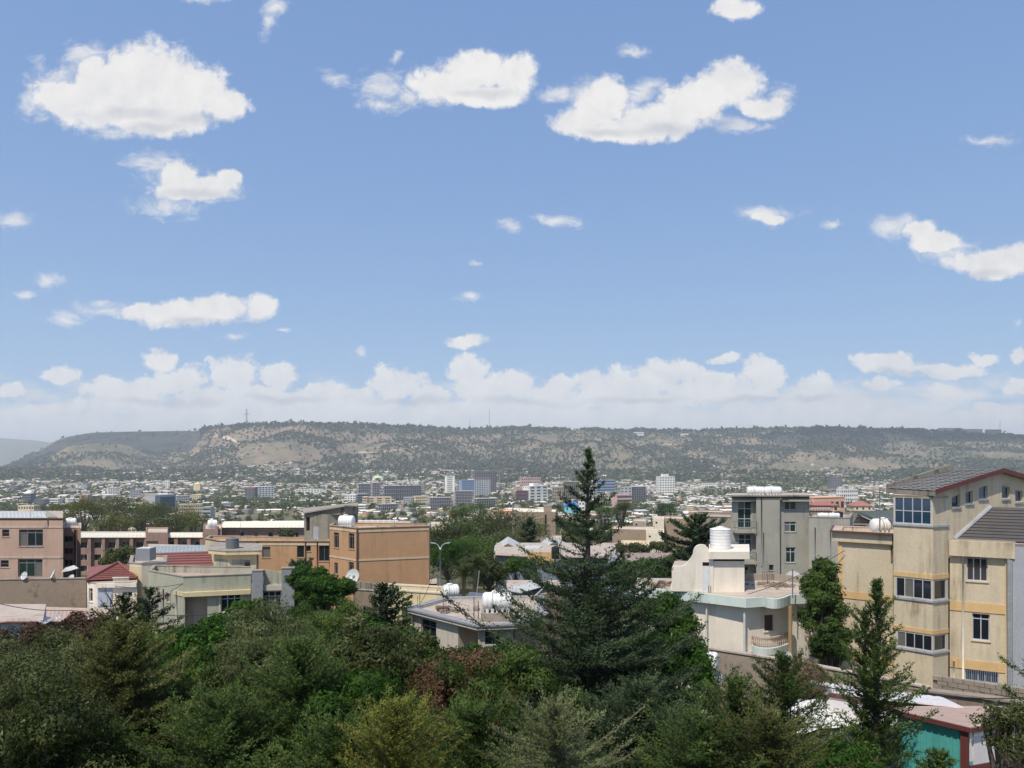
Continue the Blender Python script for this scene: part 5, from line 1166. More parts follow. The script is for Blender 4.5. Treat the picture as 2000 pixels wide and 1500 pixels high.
# ------------------------------------------------------------------ walls and sheds at the lower right
def lower_right():
    wall_run('boundary_wall', 'long brown boundary wall with pale coping below the white house', [(1385, 1268, 39), (1545, 1293, 37), (1700, 1322, 35.5), (1850, 1352, 34)], 5, M['block'], cap=M['roofdirt'])
    # stepped block wall, laid block by block
    A, B = P(1822, 1318, 33.5), P(2010, 1346, 31.0); e = B-A; Lw = Vector((e.x, e.y, 0)).length; ev = Vector((e.x, e.y, 0))/Lw; n = Vector((ev.y, -ev.x, 0))
    root = empty('block_wall', A, 'rough stepped wall of brown hollow blocks at the foot of the tan building', 'wall')
    slope = (B.z-A.z)/Lw; bw, bh = .40, .20; rng = random.Random(2); core = MB()
    q = [A+n*-.02, A+ev*Lw-n*.02]; core.prism([Vector((q[0].x, q[0].y, A.z-1.9)), Vector((q[1].x, q[1].y, B.z-1.9)), Vector((q[1].x, q[1].y, B.z-.05)), Vector((q[0].x, q[0].y, A.z-.05))], -n*.12); core.build('mortar', M['mortar'], root)
    bm_ = {}
    for v in range(4):
        me = bpy.data.meshes.new('block'); h = [(rng.uniform(-.008, .008)) for _ in range(8)]
        V = [(x+h[i], y, z) for i, (x, y, z) in enumerate([(0,0,0),(bw-.02,0,0),(bw-.02,.17,0),(0,.17,0),(0,0,bh-.02),(bw-.02,0,bh-.02),(bw-.02,.17,bh-.02),(0,.17,bh-.02)])]
        me.from_pydata(V, [], [(3,2,1,0),(4,5,6,7),(0,1,5,4),(1,2,6,5),(2,3,7,6),(3,0,4,7)]); me.materials.append(M['block']); bm_[v] = me
    cnt = 0
    for r in range(8):
        for c in range(int(Lw/bw)+1):
            x = c*bw-(bw/2 if r % 2 else 0); 
            if x < 0 or x+bw > Lw+.2: continue
            z = A.z+slope*x-bh*(r+1)+rng.uniform(-.008, .008)
            o = bpy.data.objects.new('block', bm_[rng.randrange(4)]); COL.objects.link(o); o.parent = root
            p = A+ev*x+n*(.02+rng.uniform(0, .03))-root.location; o.location = (p.x, p.y, z-root.location.z); o.rotation_euler[2] = math.atan2(ev.y, ev.x); o.rotation_euler[1] = -math.atan(slope)*.8; cnt += 1
    # retaining wall lower down with loose rubble coping
    wall_run('retaining_wall', 'crumbling brown retaining wall running down to the right edge', [(1790, 1349, 33), (1900, 1362, 31), (2060, 1384, 28.5)], 3, M['mud'], th=.35, cap=M['block'])
    # pale sheet roofs
    s = Bld('long_shed', 'low shed with pale blue white sheet roof along the boundary wall', [XY(1560, 31), XY(1700, 30), XY(1885, 28.2), XY(1870, 31), XY(1600, 34)], -0.4, ZP(1392, 29.5), M['mud'], 'shed', par=0)
    sheet((*XY(1590, 31), ZP(1352, 31)), (*XY(1882, 27.8), ZP(1381, 27.8)), (*XY(1842, 31.5), ZP(1362, 31.5)), (*XY(1560, 34.5), ZP(1327, 34.5)), 'roof', M['lilac'], s.root, .3, .025); s.finish(roof=False)
    t = Bld('teal_shed', 'teal painted shed with faded red roof at the lower right', [XY(1755, 25.5), XY(1893, 23.6), XY(2080, 25.0), XY(2090, 28), XY(1775, 28.3)], -0.4, 6.75, M['teal'], 'shed', par=0); root = t.root
    A, ee, nn, L_ = t.fr(0); A1, e1, n1, L1 = t.fr(1); zl, zf, zr_ = 7.70, 7.80, 7.84
    for (a_, e_, l_, n_, za, zb, mt, nm) in ((A, ee, L_, nn, zl, zf, 'teal', 'front_wall'), (A1, e1, L1, n1, zf, zr_, 'lilac', 'side_wall')):
        g = MB(); g.prism([a_+Vector((0,0,6.753)), a_+e_*l_+Vector((0,0,6.753)), a_+e_*l_+Vector((0,0,zb)), a_+Vector((0,0,za))], -n_*.06); g.build(nm, M[mt], root)
    for k in range(11): t.part('cladding_rib', 0, L_*(k+.5)/11-.02, L_*(k+.5)/11+.02, -.3, 7.6, .003, .03, M['teal'])
    r0, r1 = A+nn*.15-ee*.15+Vector((0,0,zl)), A1+nn*.15+ee*.12+Vector((0,0,zf+.02)); r2 = A1+e1*(L1+.1)+n1*.12+Vector((0,0,zr_+.02)); r3 = Vector((*XY(2092, 28.2), 6.95)); r4 = Vector((*XY(1773, 28.5), 6.85))
    m = MB(); m.prism([r0, r1, r2, r3, r4], (0, 0, .05)); m.build('roof', M['pinkroof'], root)
    for a_, b_ in ((r0, r1), (r1, r2)): d_ = (b_-a_).cross(Vector((0,0,1))).normalized(); m = MB(); m.prism([a_+d_*.02+Vector((0,0,.04)), b_+d_*.02+Vector((0,0,.04)), b_+d_*.02-Vector((0,0,.10)), a_+d_*.02-Vector((0,0,.10))], d_*.04); m.build('bargeboard', M['maroon'], root)
    t.part('corner_post', 0, L_-.22, L_+.02, -.3, zf-.1, .03, .10, M['maroon'])
    t.part('white_panel', 1, .15, L1, zf-1.15, zf-.12, .003, .04, M['lilac']); t.part('rail', 1, .0, L1, zf-1.4, zf-1.16, .003, .07, M['maroon']); t.part('white_panel', 1, .15, L1, -.3, zf-1.41, .003, .04, M['lilac']); t.finish(roof=False)
    # white domed tarp roof
    cs = [(1448, 1412, 27.5), (1476, 1398, 28.5), (1525, 1388, 29), (1560, 1366, 30.5), (1602, 1366, 30.5), (1640, 1380, 29.5), (1685, 1414, 27.5), (1600, 1424, 25.8), (1540, 1440, 25), (1450, 1422, 26)]
    W = [P(*c) for c in cs]; ctr = sum(W, Vector((0,0,0)))/len(W)+Vector((0, 0, .22)); mb = MB(); n_ = len(W); rings = 6
    V = [tuple(ctr)]
    rng = random.Random(8)
    for i in range(1, rings+1):
        for w in range(n_*3):
            a, b2 = W[w//3], W[(w//3+1) % n_]; p = a.lerp(b2, (w % 3)/3); t_ = i/rings; q = ctr.lerp(p, t_); q.z += .22*(1-t_**2)+rng.uniform(-.02, .02)+(.03 if w % 3 == 0 else -.03)*t_; V.append(tuple(q))
    N3 = n_*3; Fc = [(0, 1+j, 1+(j+1) % N3) for j in range(N3)]
    for i in range(rings-1):
        for j in range(N3): a = 1+i*N3; Fc.append((a+j, a+N3+j, a+N3+(j+1) % N3, a+(j+1) % N3))
    sub = empty('tarp_canopy', ctr, 'white tarpaulin roof stretched over the dark yard behind the small conifers', 'canopy'); mb.V = V; mb.F = Fc; mb.build('cover', M['tarp'], sub, True)
    for k in (0, 3, 6, 8): m = MB(); m.tube([W[k]+Vector((0,0,-.03)), Vector((W[k].x, W[k].y, -.2))], .05, 6); m.build('post', M['dframe'], sub)
    wall_run('dark_wall', 'dark blackened wall below the white tarpaulin roof', [(1440, 1440, 25.2), (1548, 1447, 24.6), (1690, 1424, 25.4), (1762, 1420, 25.6)], 6, M['oldconc'])
    for i, (px, py, px2, py2) in enumerate(((1588, 1434, 1597, 1458), (1610, 1437, 1621, 1457))):
        m = MB(); m.tube([P(px, py, 23.8), P(px2, py2, 23.0)], .045, 6); tag(m.build('timber_prop', M['beige']), 'pale leaning prop against the dark wall, %s one' % ('left', 'right')[i], 'prop')
    rebar('tall rods rising in front of the white tarpaulin', 1545, 1420, 26, 1.0, 6, .16); rebar('rods in dry vine left of the pale sheet roof', 1575, 1352, 31, .8, 6, .25); rebar('rods standing on the boundary wall behind the small conifer', 1590, 1342, 32, .7, 5, .3)
    tank_h('round white tank on a slab behind the dark broadleaf tree', P(1377, 1316, 36), 1.25, .50, R(-25)); x, y = XY(1378, 36); z = ZP(1316, 36); m = MB(); m.box(x-.75, x+.75, y-.6, y+.6, z-.16, z-.004); m.box(x-.6, x-.4, y-.2, y+.2, 0, z-.16); m.box(x+.4, x+.6, y-.2, y+.2, 0, z-.16); tag(m.build('tank_stand', M['greyblue']), 'pale concrete stand under the round white tank', 'stand')
    wall_run('purple_wall', 'lilac wall with maroon edge behind the small conifer', [(1615, 1360, 28.2), (1690, 1373, 27.4), (1756, 1392, 26.6)], 4, M['lilac'], cap=M['maroon'])
    sp = MB(); a, c = P(1240, 1345, 27.0), P(2000, 1356, 27.5)
lower_right()
# cables
for lab, pts in (('black cable sagging in front of the brown wall and green house', ((-40, 1168, 45), (135, 1192, 46), (480, 1196, 50))), ('black cable crossing in front of the block wall', ((1540, 1325, 30), (1780, 1347, 30), (2050, 1356, 30)))):
    m = MB(); L_ = []
    for (a, b_) in zip(pts[:-1], pts[1:]):
        A, B = P(*a), P(*b_)
        for k in range(9): t = k/8; L_.append(A.lerp(B, t)+Vector((0, 0, -.25*4*t*(1-t))))
    m.tube(L_, .022, 4); tag(m.build('overhead_cable', M['wire']), lab, 'cable')
# ------------------------------------------------------------------ mid-rise buildings of the town
def surf2(n, c, s=.15): return surf(n, c, s, streak=False, bump=0, big=.05)
TC = dict(white=surf2('town_white', (.68,.66,.62)), cream=surf2('town_cream', (.60,.50,.34)), grey=surf2('town_grey', (.34,.34,.35)), dark=surf2('town_dark', (.13,.13,.15)), pink=surf2('town_pink', (.50,.32,.29)),
          frame=surf2('raw_concrete_frame', (.37,.36,.36), .3), blue=surf2('town_blue', (.22,.30,.44)), tan=surf2('town_tan', (.42,.36,.26)), red=surf2('town_red', (.27,.11,.09)), mud=surf2('town_block', (.29,.225,.17), .3), salmon=surf2('town_salmon', (.62,.36,.26)),
          green=surf2('town_green_roof', (.42,.52,.28)), gold=plain('gilded_dome', (.62,.48,.20), .35), bluer=surf2('bright_blue_roof', (.03,.16,.48)), cyan=surf2('turquoise_wall', (.18,.50,.56)), glass=plain('distant_glass', (.03,.035,.045), .2), bglass=plain('distant_blue_glass', (.035,.085,.16), .1))
def block(label, x0, x1, top, Y, st, wall='white', style='win', depth=14, yaw=0.0, cols=None, name='office_block', cat='building', side=None, roof=None, win='glass', base=None, tanks=0):
    """mid-rise: front face from px x0 to x1 at distance Y, its far end pushed back by yaw metres"""
    A, B = Vector(XY(x0, Y)), Vector(XY(x1, Y+yaw)); e = (B-A); W = e.length; e /= W; n = Vector((e.y, -e.x))
    z1 = ZP(top, Y); zb = g1(A.x, A.y)-4 if base is None else base; mid = (A+B)/2
    root = empty(name, (A.x, A.y, zb), label, cat); H = (z1-zb-4)/st; q = lambda x, d, z: (A.x+e.x*x-n.x*d, A.y+e.y*x-n.y*d, z)
    def bx(mb, xa, xb, da, db, za, zb_): mb.prism([q(xa, da, za), q(xb, da, za), q(xb, db, za), q(xa, db, za)], (0, 0, zb_-za))
    cols = cols or max(2, int(W/3.4))
    if style == 'frame':
        m = MB(); bx(m, W*.12, W*.88, depth*.2, depth*.8, zb, z1-.2); m.build('core', TC['dark'], root)
        m = MB()
        for k in range(st+1): bx(m, 0, W, 0, depth, z1-k*H-.30, z1-k*H)
        tag(m.build('floor_slab', TC[wall], root), kind='stuff'); m = MB()
        for c in range(cols+1):
            for d in (0.05, depth*.5, depth-.55): x = (W-.5)*c/cols; bx(m, x+.02, x+.48, d, d+.5, zb, z1+.8*(c % 2))
        tag(m.build('column', TC[wall], root), kind='stuff')
    else:
        m = MB(); bx(m, 0, W, 0, depth, zb, z1); m.build('wall', TC[wall], root)
        m = MB(); bx(m, -.25, W+.25, -.25, depth+.25, z1+.01, z1+.5); m.build('parapet', TC[roof or wall], root)
        if side: m = MB(); bx(m, -.12, -.01, .2, depth-.2, zb, z1-.3); bx(m, W+.01, W+.12, .2, depth-.2, zb, z1-.3); tag(m.build('side_cladding', TC[side], root), kind='stuff')
        m = MB()
        for k in range(st):
            za, zc = z1-k*H-H*.72, z1-k*H-H*.28
            if style == 'band': bx(m, .4, W-.4, -.08, .05, za, zc); continue
            if style == 'glass': break
            for c in range(cols): x = W*(c+.5)/cols; w = W/cols*.28; bx(m, x-w, x+w, -.08, .05, za, zc)
            for s_ in (0, 1):
                for c in range(3): d = depth*(c+.5)/3; xx = (-.08, .05) if s_ == 0 else (W-.05, W+.08); bx(m, xx[0], xx[1], d-.8, d+.8, za, zc)
        if style == 'glass':
            bx(m, W*.24, W*.94, -.15, .02, zb, z1-H*.6); m.build('glass_front', TC[win], root)
        else: tag(m.build('window', TC[win], root), kind='stuff')
    for t in range(tanks):
        m = MB(); x = W*(.25+.3*t); m.lathe([(.1, -1.6), (1.1, -1.4), (1.2, 0), (1.1, 1.4), (.1, 1.6)], 10, 'x', q(x, depth*.4, z1+1.7)); m.build('roof_tank', TC['white'], root, True)
    return root, q, W, z1, bx
BL = [
 ('dark blue glass fronted block with grey side, left half of the town', 303,344,968,950,7,'grey','glass',18,30,None,'bglass'),
 ('white square-windowed block left of the raw frame row, beside a dark tower', 499,535,951,1400,7,'white','win',18,25,6,'glass'),
 ('dark tower with red cap next to the white square-windowed block', 478,497,955,1380,8,'dark','win',16,0,3,'glass'),
 ('long low white block with evenly spaced windows in trees', 577,630,956,1750,3,'white','win',14,10,9,'glass'),
 ('white block with tall dark windows right of the pale houses', 673,694,967,1150,5,'white','win',16,0,4,'glass'),
 ('grey block adjoining the tall-windowed white block', 694.5,722,966,1170,5,'grey','band',16,20,None,'glass'),
 ('low white striped block in front of the tall-windowed block', 682,713,987,1000,3,'white','band',14,0,None,'glass'),
 ('wide plain cream yellow block in front of the raw frames', 717,765,972,1120,4,'cream','win',16,10,3,'glass'),
 ('cream yellow block end with grey glass strip', 708,717,971,1100,4,'cream','band',14,0,None,'glass'),
 ('tallest dark raw frame tower in the wide frame row', 725,742,943,1350,9,'frame','frame',16,0,5,'glass'),
 ('very wide low raw concrete frame right of its dark tower', 742,835,949,1450,4,'frame','frame',16,40,22,'glass'),
 ('raw frame shell at the left end of the wide frame row', 696,725,945,1480,6,'frame','frame',16,0,7,'glass'),
 ('dark flat-topped raw frame in front of the cream block', 744,781,985,960,3,'frame','frame',16,15,10,'glass'),
 ('small pale block right of the dark flat-topped frame', 788,806,972,1150,5,'grey','win',14,0,4,'glass'),
 ('cream block with square windows behind a bushy tree', 812,840,970,1180,4,'cream','win',14,10,7,'glass'),
 ('dark raw frame of four floors left of the striped glass tower', 838,886,972,1100,4,'frame','frame',16,10,14,'glass'),
 ('pale windowless tall slab left of the blue glass tower', 869,888,930,1650,10,'white','band0',12,0,None,'glass'),
 ('blue glass tower joined to the red-topped white tower', 902,926,938,1550,9,'blue','band',20,10,None,'bglass'),
 ('white grid tower with red top edge', 926,958,936,1560,10,'white','win',20,30,7,'glass'),
 ('tall dark raw frame tower behind the red-topped tower', 921,976,920,1750,13,'frame','frame',18,0,12,'glass'),
 ('raw frame with pale upright stripes in front of the blue glass tower', 886,925,959,1180,6,'frame','frame',16,0,13,'glass'),
 ('low grey blue raw frame right of the striped frame', 931,973,974,1080,5,'frame','frame',16,15,9,'glass'),
 ('pink and grey block at the foot of the hill, centre', 1018,1056,933,1900,4,'pink','win',14,15,9,'glass'),
 ('maroon framed block left of the stepped white block', 1005,1032,958,1350,4,'red','frame',14,0,6,'glass'),
 ('stepped plain white block left of the big conifer', 1034,1070,950,1350,6,'white','win',18,30,3,'glass'),
 ('brown grey block between the stepped white and tan blocks', 1079,1101,952,1400,5,'mud','win',14,0,5,'glass'),
 ('tan block with upright stripes just left of the big conifer', 1100,1137,941,1400,7,'tan','frame',16,10,9,'glass'),
 ('plain grey block behind the big conifer top', 1137,1165,944,1450,6,'grey','win',16,0,4,'glass'),
 ('blue grey block right of the big conifer top', 1165,1202,938,1750,5,'blue','band',16,20,None,'glass'),
 ('grey block behind the pink block right of the conifer', 1212,1234,952,1300,6,'grey','win',14,0,3,'glass'),
 ('large dark raw frame with open grid right of the conifer', 1234,1270,951,1300,8,'frame','frame',18,25,8,'glass'),
 ('pink white block in front of the large dark frame', 1205,1234,967,1080,4,'pink','band',14,10,None,'glass'),
 ('stepped white tower right of the large dark frame', 1288,1318,931,1600,8,'white','win',16,10,6,'glass'),
 ('small grey raw frame below the stepped white tower', 1290,1322,984,900,2,'frame','frame',12,8,8,'glass'),
 ('long low white and blue block left of the grey apartment roof tanks', 1372,1401,945,1900,3,'white','win',14,0,7,'glass'),
 ('long low grey block continuing the white and blue one', 1401,1442,946,1900,3,'grey','band',14,0,None,'glass'),
 ('small dark grey tower under the bare tan slope at right', 1621,1645,932,2000,5,'dark','win',16,0,5,'glass'),
 ('white hotel like block behind the red roof at right', 1643,1676,956,1250,4,'white','win',12,10,8,'glass'),
 ('salmon block with white edges beside the maroon balustrade', 1590,1650,973,480,3,'salmon','win',12,10,6,'glass'),
 ('grey tower at the far left edge of the town', 19,34,949,1900,6,'dark','win',14,0,3,'glass'),
 ('dark glass block with white domed top at left', 43,60,965,1300,5,'dark','band',14,0,None,'glass'),
 ('dark block next to the domed dark glass block', 66,86,976,1150,4,'dark','win',14,0,4,'glass'),
 ('low wide white block at left behind the pink building roof', 90,113,975,1200,3,'white','band',14,0,None,'glass'),
 ('beige block with white roof edge near the foot of the mesa', 131,151,955,1750,4,'tan','win',12,0,4,'glass'),
 ('tall plain grey block near the foot of the mesa', 158,170,946,1850,6,'grey','win',14,0,3,'glass'),
 ('pink block stepping down beside the white and dark striped block', 155,171,967,1250,5,'pink','band0',14,0,None,'glass'),
 ('white pink block with dark stripe at its edge', 127,155,975,1180,5,'white','band0',14,8,None,'glass'),
 ('white tower with narrow windows left of the blue glass front', 211,229,953,1600,7,'white','win',14,10,4,'glass'),
 ('grey block with white left wing, left of the blue glass front', 255,276,958,1500,5,'grey','win',14,8,4,'glass'),
 ('tan block just left of the blue glass front', 279,301,965,1300,3,'tan','win',12,0,5,'glass'),
 ('slim white tower among roofs above the blue glass front', 323,331,938,1950,6,'white','win',10,0,2,'glass'),
 ('wide grey block right of the blue glass front', 345,371,969,1200,4,'grey','win',14,10,6,'glass'),
 ('yellow ochre block behind the wide grey block', 371,392,967,1300,4,'cream','win',14,0,5,'glass'),
 ('beige block with rows of windows in front of trees', 349,395,986,880,4,'tan','win',12,8,10,'glass'),
 ('plain grey block right of the beige row-windowed block', 395,411,991,860,3,'grey','band',12,0,None,'glass'),
 ('grey white low block with dark openings at far left', 3,20,985,1100,3,'grey','frame',12,0,5,'glass'),
 ('pale yellow low block above the pink building roof', 35,66,988,950,2,'cream','win',12,0,6,'glass'),
 ('white low block with many small windows at left', 198,226,985,1100,2,'white','win',12,0,6,'glass'),
 ('pale grey block among trees in the left half', 433,450,983,1050,3,'grey','win',12,0,4,'glass'),
 ('white stepped block behind dark raw frames, right of the yellow block', 1130,1142,980,1000,3,'white','win',10,0,2,'glass'),
]
for (lab, x0, x1, top, Y, st, wl, sty, dp, yaw, cols, wn_) in BL:
    root, q, W, z1, bx = block(lab, x0, x1, top, Y, st, wl, 'win' if sty == 'x' else sty, dp, yaw, cols, win=wn_) if sty != 'band0' else block(lab, x0, x1, top, Y, st, wl, 'win', dp, yaw, 1, win=wn_)
    if 'red top' in lab: m = MB(); bx(m, -.4, W+.4, -.4, dp+.4, z1+.6, z1+2.2); m.build('red_edge', TC['red'], root)
    if 'red cap' in lab: m = MB(); bx(m, 0, W, 0, dp, z1+.6, z1+3); m.build('cap', TC['red'], root)
    if 'domed' in lab and 'top' in lab: m = MB(); c = q(W*.5, dp*.5, z1+.5); m.lathe([(7, 0), (6.8, 1), (4.5, 3.6), (1.5, 5), (.3, 5.3)], 14, 'z', c); m.build('dome', TC['white'], root, True)
    if 'stepped white tower' in lab or 'stepped plain' in lab: m = MB(); bx(m, W*.25, W*.62, dp*.1, dp*.7, z1+.6, z1+5); m.build('stair_head', TC['white'], root)
# landmark houses
def dome_house(label, px, py, Y, r, h, wall, roofc, cat='building', wallh=4):
    x, y = XY(px, Y); z = ZP(py, Y); root = empty('domed_building', (x, y, z-wallh), label, cat)
    m = MB(); m.box(x-r*.9, x+r*.9, y-r*.9, y+r*.9, g1(x, y)-3, z); m.build('wall', TC[wall], root)
    m = MB(); m.lathe([(r, 0), (r*.93, h*.3), (r*.72, h*.62), (r*.4, h*.88), (r*.08, h), (r*.05, h*1.3)], 16, 'z', (x, y, z)); m.build('dome', TC[roofc], root, True); return root
dome_house('gold domed church in the trees right of the slim white tower', 387, 947, 1900, 9, 6.5, 'cream', 'gold', 'church', 6)
dome_house('wide pale green tent shaped roof at the foot of the hill', 739, 934, 2350, 18, 8, 'white', 'green', 'hall')
def hip(label, x0, x1, top, Y, wall, roofc, hh, rh, cat='house', name='house', depth=9, tiers=1):
    A, B = XY(x0, Y), XY(x1, Y); z = ZP(top, Y)-rh; root = empty(name, (A[0], A[1], z-hh), label, cat); w = B[0]-A[0]
    m = MB(); m.box(A[0], B[0], Y, Y+depth, z-hh, z); m.build('wall', TC[wall] if isinstance(wall, str) else wall, root)
    o = .5; c = (A[0]+w/2, Y+depth/2); q = [(A[0]-o, Y-o, z), (B[0]+o, Y-o, z), (B[0]+o, Y+depth+o, z), (A[0]-o, Y+depth+o, z)]; ra, rb = (A[0]+w*.36, c[1], z+rh), (A[0]+w*.64, c[1], z+rh)
    m = MB(); m.poly(q[::-1]); m.poly([q[0], q[1], rb, ra]); m.poly([q[2], q[3], ra, rb]); m.poly([q[1], q[2], rb]); m.poly([q[3], q[0], ra]); m.build('roof', TC[roofc] if isinstance(roofc, str) else roofc, root)
    nw = max(2, int(w/3)); pr = None
    for k in range(nw):
        m = MB(); x = A[0]+w*(k+.5)/nw; m.box(x-.5, x+.5, Y-.06, Y+.05, z-hh*.62, z-hh*.25); m.build('window', TC['glass'], root)
    return root
hip('bright blue hipped roof over turquoise walls just left of the conifer', 1103, 1131, 980, 560, 'cyan', 'bluer', 5.5, 2.8)
hip('salmon walled house with orange red roof right of the red brown tower house', 962, 1004, 994, 620, 'salmon', 'salmon', 4.5, 1.8)
hip('small red brown tower house left of the salmon house', 876, 895, 995, 640, 'red', 'pink', 6, 1.4)
hip('house with bright red hipped roof right of the salmon block', 1668, 1704, 979, 420, 'cream', 'red', 3.0, 2.6)
hip('pale hipped roof house in trees right of the orange building', 871, 906, 1034, 300, 'white', TC['white'], 3.2, 1.4)
hip('long low cream roofed house right of the pale hipped one', 909, 938, 1031, 310, 'white', 'cream', 2.4, 1.2)
hip('small tan roofed house above the long cream roof', 907, 928, 1025, 330, 'cream', 'tan', 2.4, 1.6)
hip('house with maroon roof and white trim above the grey annex', 1592, 1640, 981, 300, 'salmon', 'red', 3.0, 1.2)
k = Bld('brown_flat_building', 'long brown plastered building with flat pale roof and rooftop room', [XY(1018, 300), XY(1085, 300), XY(1088, 318), XY(1000, 330), XY(1001, 316)], CZ-55, ZP(1000, 300), M['mud'], 'building', par=.3, roof=M['whiteroof'])
k.part('roof_room', 0, 9, 12, k.z1+.003, k.z1+2.4, -6, -2, M['mud']); k.part('recess_shade_strip', 0, 9.2, 9.9, CZ-50, k.z1-1, .003, .06, M['dark']); k.finish()  # dark strip laid on the wall, its colour standing in for recess shade
f = Bld('beige_flat_house', 'low beige house with two small windows right of the orange building', [XY(842, 320), XY(878, 320), XY(880, 330), XY(842, 330)], CZ-60, ZP(1023, 320), M['cream'], 'house', par=.3); f.win(0, (851, 1026, 855, 1030), 1, (1,), frame='dframe', fw=.05); f.win(0, (860, 1025, 864, 1029), 1, (1,), frame='dframe', fw=.05); f.finish()
for (lab, a, b_, top, Y, mt) in (('big brown block wall house seen between conifer and white house', 1196, 1279, 1033, 230, 'mud'), ('brown walled house behind the dark round conifer', 1297, 1345, 1012, 260, 'mud'), ('dark brown house with flat roof above the bright cluster of roofs', 1236, 1262, 1017, 290, 'concrete'), ('brown house with pale roof lights above the grey wall block', 1345, 1412, 1000, 300, 'mud'), ('block walled house left of the big conifer', 1048, 1097, 1052, 210, 'mud'),
                             ('cream flat house among bright roofs right of the conifer', 1275, 1297, 1013, 260, 'cream'), ('pale yellow low house right of the conifer', 1262, 1297, 1040, 215, 'cream'), ('low cream house beneath the brown block wall house', 1214, 1268, 1066, 170, 'yellow')):
    h = Bld('brown_house' if mt != 'cream' else 'cream_house', lab, [XY(a, Y), XY(b_, Y*.985), XY(b_, Y+11), XY(a, Y+12)], CZ-60, ZP(top, Y), M[mt], 'house', par=.35, roof=M['roofdirt'])
    if (b_-a) < 60: h.win(0, (a+5, top+6, a+9, top+10), 1, (1,), frame='dframe', sill=False)
    h.finish()
mr = Bld('maroon_balustrade_house', 'dark red house with white toothed parapet behind the grey annex', [XY(1579, 130), XY(1626, 129), XY(1626, 138), XY(1580, 138)], CZ-25, ZP(993, 130), M['maroon'], 'house', par=.3)
for q_ in range(16): mr.part('parapet_tooth', 0, .1+q_*.25, .22+q_*.25, mr.z1-.35, mr.z1+.02, .003, .06, M['white'])
mr.finish()
# ------------------------------------------------------------------ ridge: cross, masts, church, buildings
def ridge_pt(px, back=0.0):
    u = (px-1000)/F; Yc, Zc = crest(np.array([u])); Y = float(Yc[0])+back; return u*Y, Y, g1(u*Y, Y)
def ridge():
    x, y, z = ridge_pt(481.5); m = MB(); H = ZP(798.5, y)-z; root = empty('hilltop_cross', (x, y, z), 'tall pale cross monument on the ridge above the bare slope', 'cross')
    m.box(x-3.2, x+3.2, y-2, y+2, z-2, z+H); m.build('upright', TC['grey'], root); m = MB(); m.box(x-12, x+12, y-1.6, y+1.6, z+H*.66, z+H*.66+5); m.build('crossbeam', TC['grey'], root); m = MB(); m.lathe([(9, 0), (8, 5), (3, 9)], 8, 'z', (x, y, z-1)); m.build('base', TC['grey'], root)
    for px, top, lab, w in ((956, 797, 'tall lattice radio mast on the ridge left of the church', 1.5), (917.5, 817, 'shorter radio mast left of the tallest mast', 1.1), (1953, 819, 'thin mast above the hilltop block at the right end', .9)):
        x, y, z = ridge_pt(px); root = empty('radio_mast', (x, y, z), lab, 'mast'); zt = ZP(top, y); H = zt-z
        for k, (dx, dy) in enumerate(((-1, -1), (1, -1), (0, 1))): m = MB(); m.tube([(x+dx*w*1.4, y+dy*w*1.4, z-2), (x+dx*w*.3, y+dy*w*.3, zt)], .45, 4); m.build('leg', TC['grey'], root)
        m = MB()
        for k in range(14):
            a = k/14; r = w*(1.4-1.1*a); c = [(x-r, y-r, z+H*a), (x+r, y-r, z+H*a), (x, y+r, z+H*a)]
            for j in range(3): m.tube([c[j], c[(j+1) % 3]], .25, 3); m.tube([c[j], Vector(c[(j+1) % 3])+Vector((0, 0, H/14))], .22, 3)
        tag(m.build('lattice', TC['red' if px == 956 else 'grey'], root), kind='stuff')
    x, y, z = ridge_pt(1058); root = empty('hilltop_church', (x, y, z), 'white domed church on the ridge among trees', 'church'); m = MB(); m.lathe([(9, 0), (9, 16), (6.5, 18), (6.5, 24)], 8, 'z', (x, y, z-4)); m.build('wall', TC['white'], root)
    m = MB(); m.lathe([(6.8, 0), (6.2, 4), (3.5, 8), (.6, 10), (.25, 22)], 12, 'z', (x, y, z+20)); m.build('dome', TC['white'], root)
    for lab, a, b_, top, bk, st, w in (('grey hilltop block near the right end of the ridge', 1928, 1956, 839, -15, 3, 'mud'), ('long dark hilltop block among trees', 1776, 1805, 836, 0, 2, 'dark'), ('pale green hilltop block right of the tall dark trees', 1836, 1880, 836, 30, 3, 'tan'), ('dark hilltop block behind the dark trees at right', 1882, 1919, 838, 30, 3, 'tan'), ('long white roofed hilltop hall', 1656, 1700, 839.5, -60, 1, 'white'), ('small white hilltop building right of the church', 1238, 1258, 844, -170, 1, 'white'), ('white roofed hilltop shed', 1330, 1345, 847, -200, 1, 'white'), ('low white hillside shed near the ridge', 1400, 1410, 850, -220, 1, 'white')):
        u = (a-1000)/F; Yc, Zc = crest(np.array([u])); Y = float(Yc[0])+bk; block(lab, a, b_, top, Y, st, w, 'win', 20, 0, None, 'hilltop_building', 'building')
ridge()
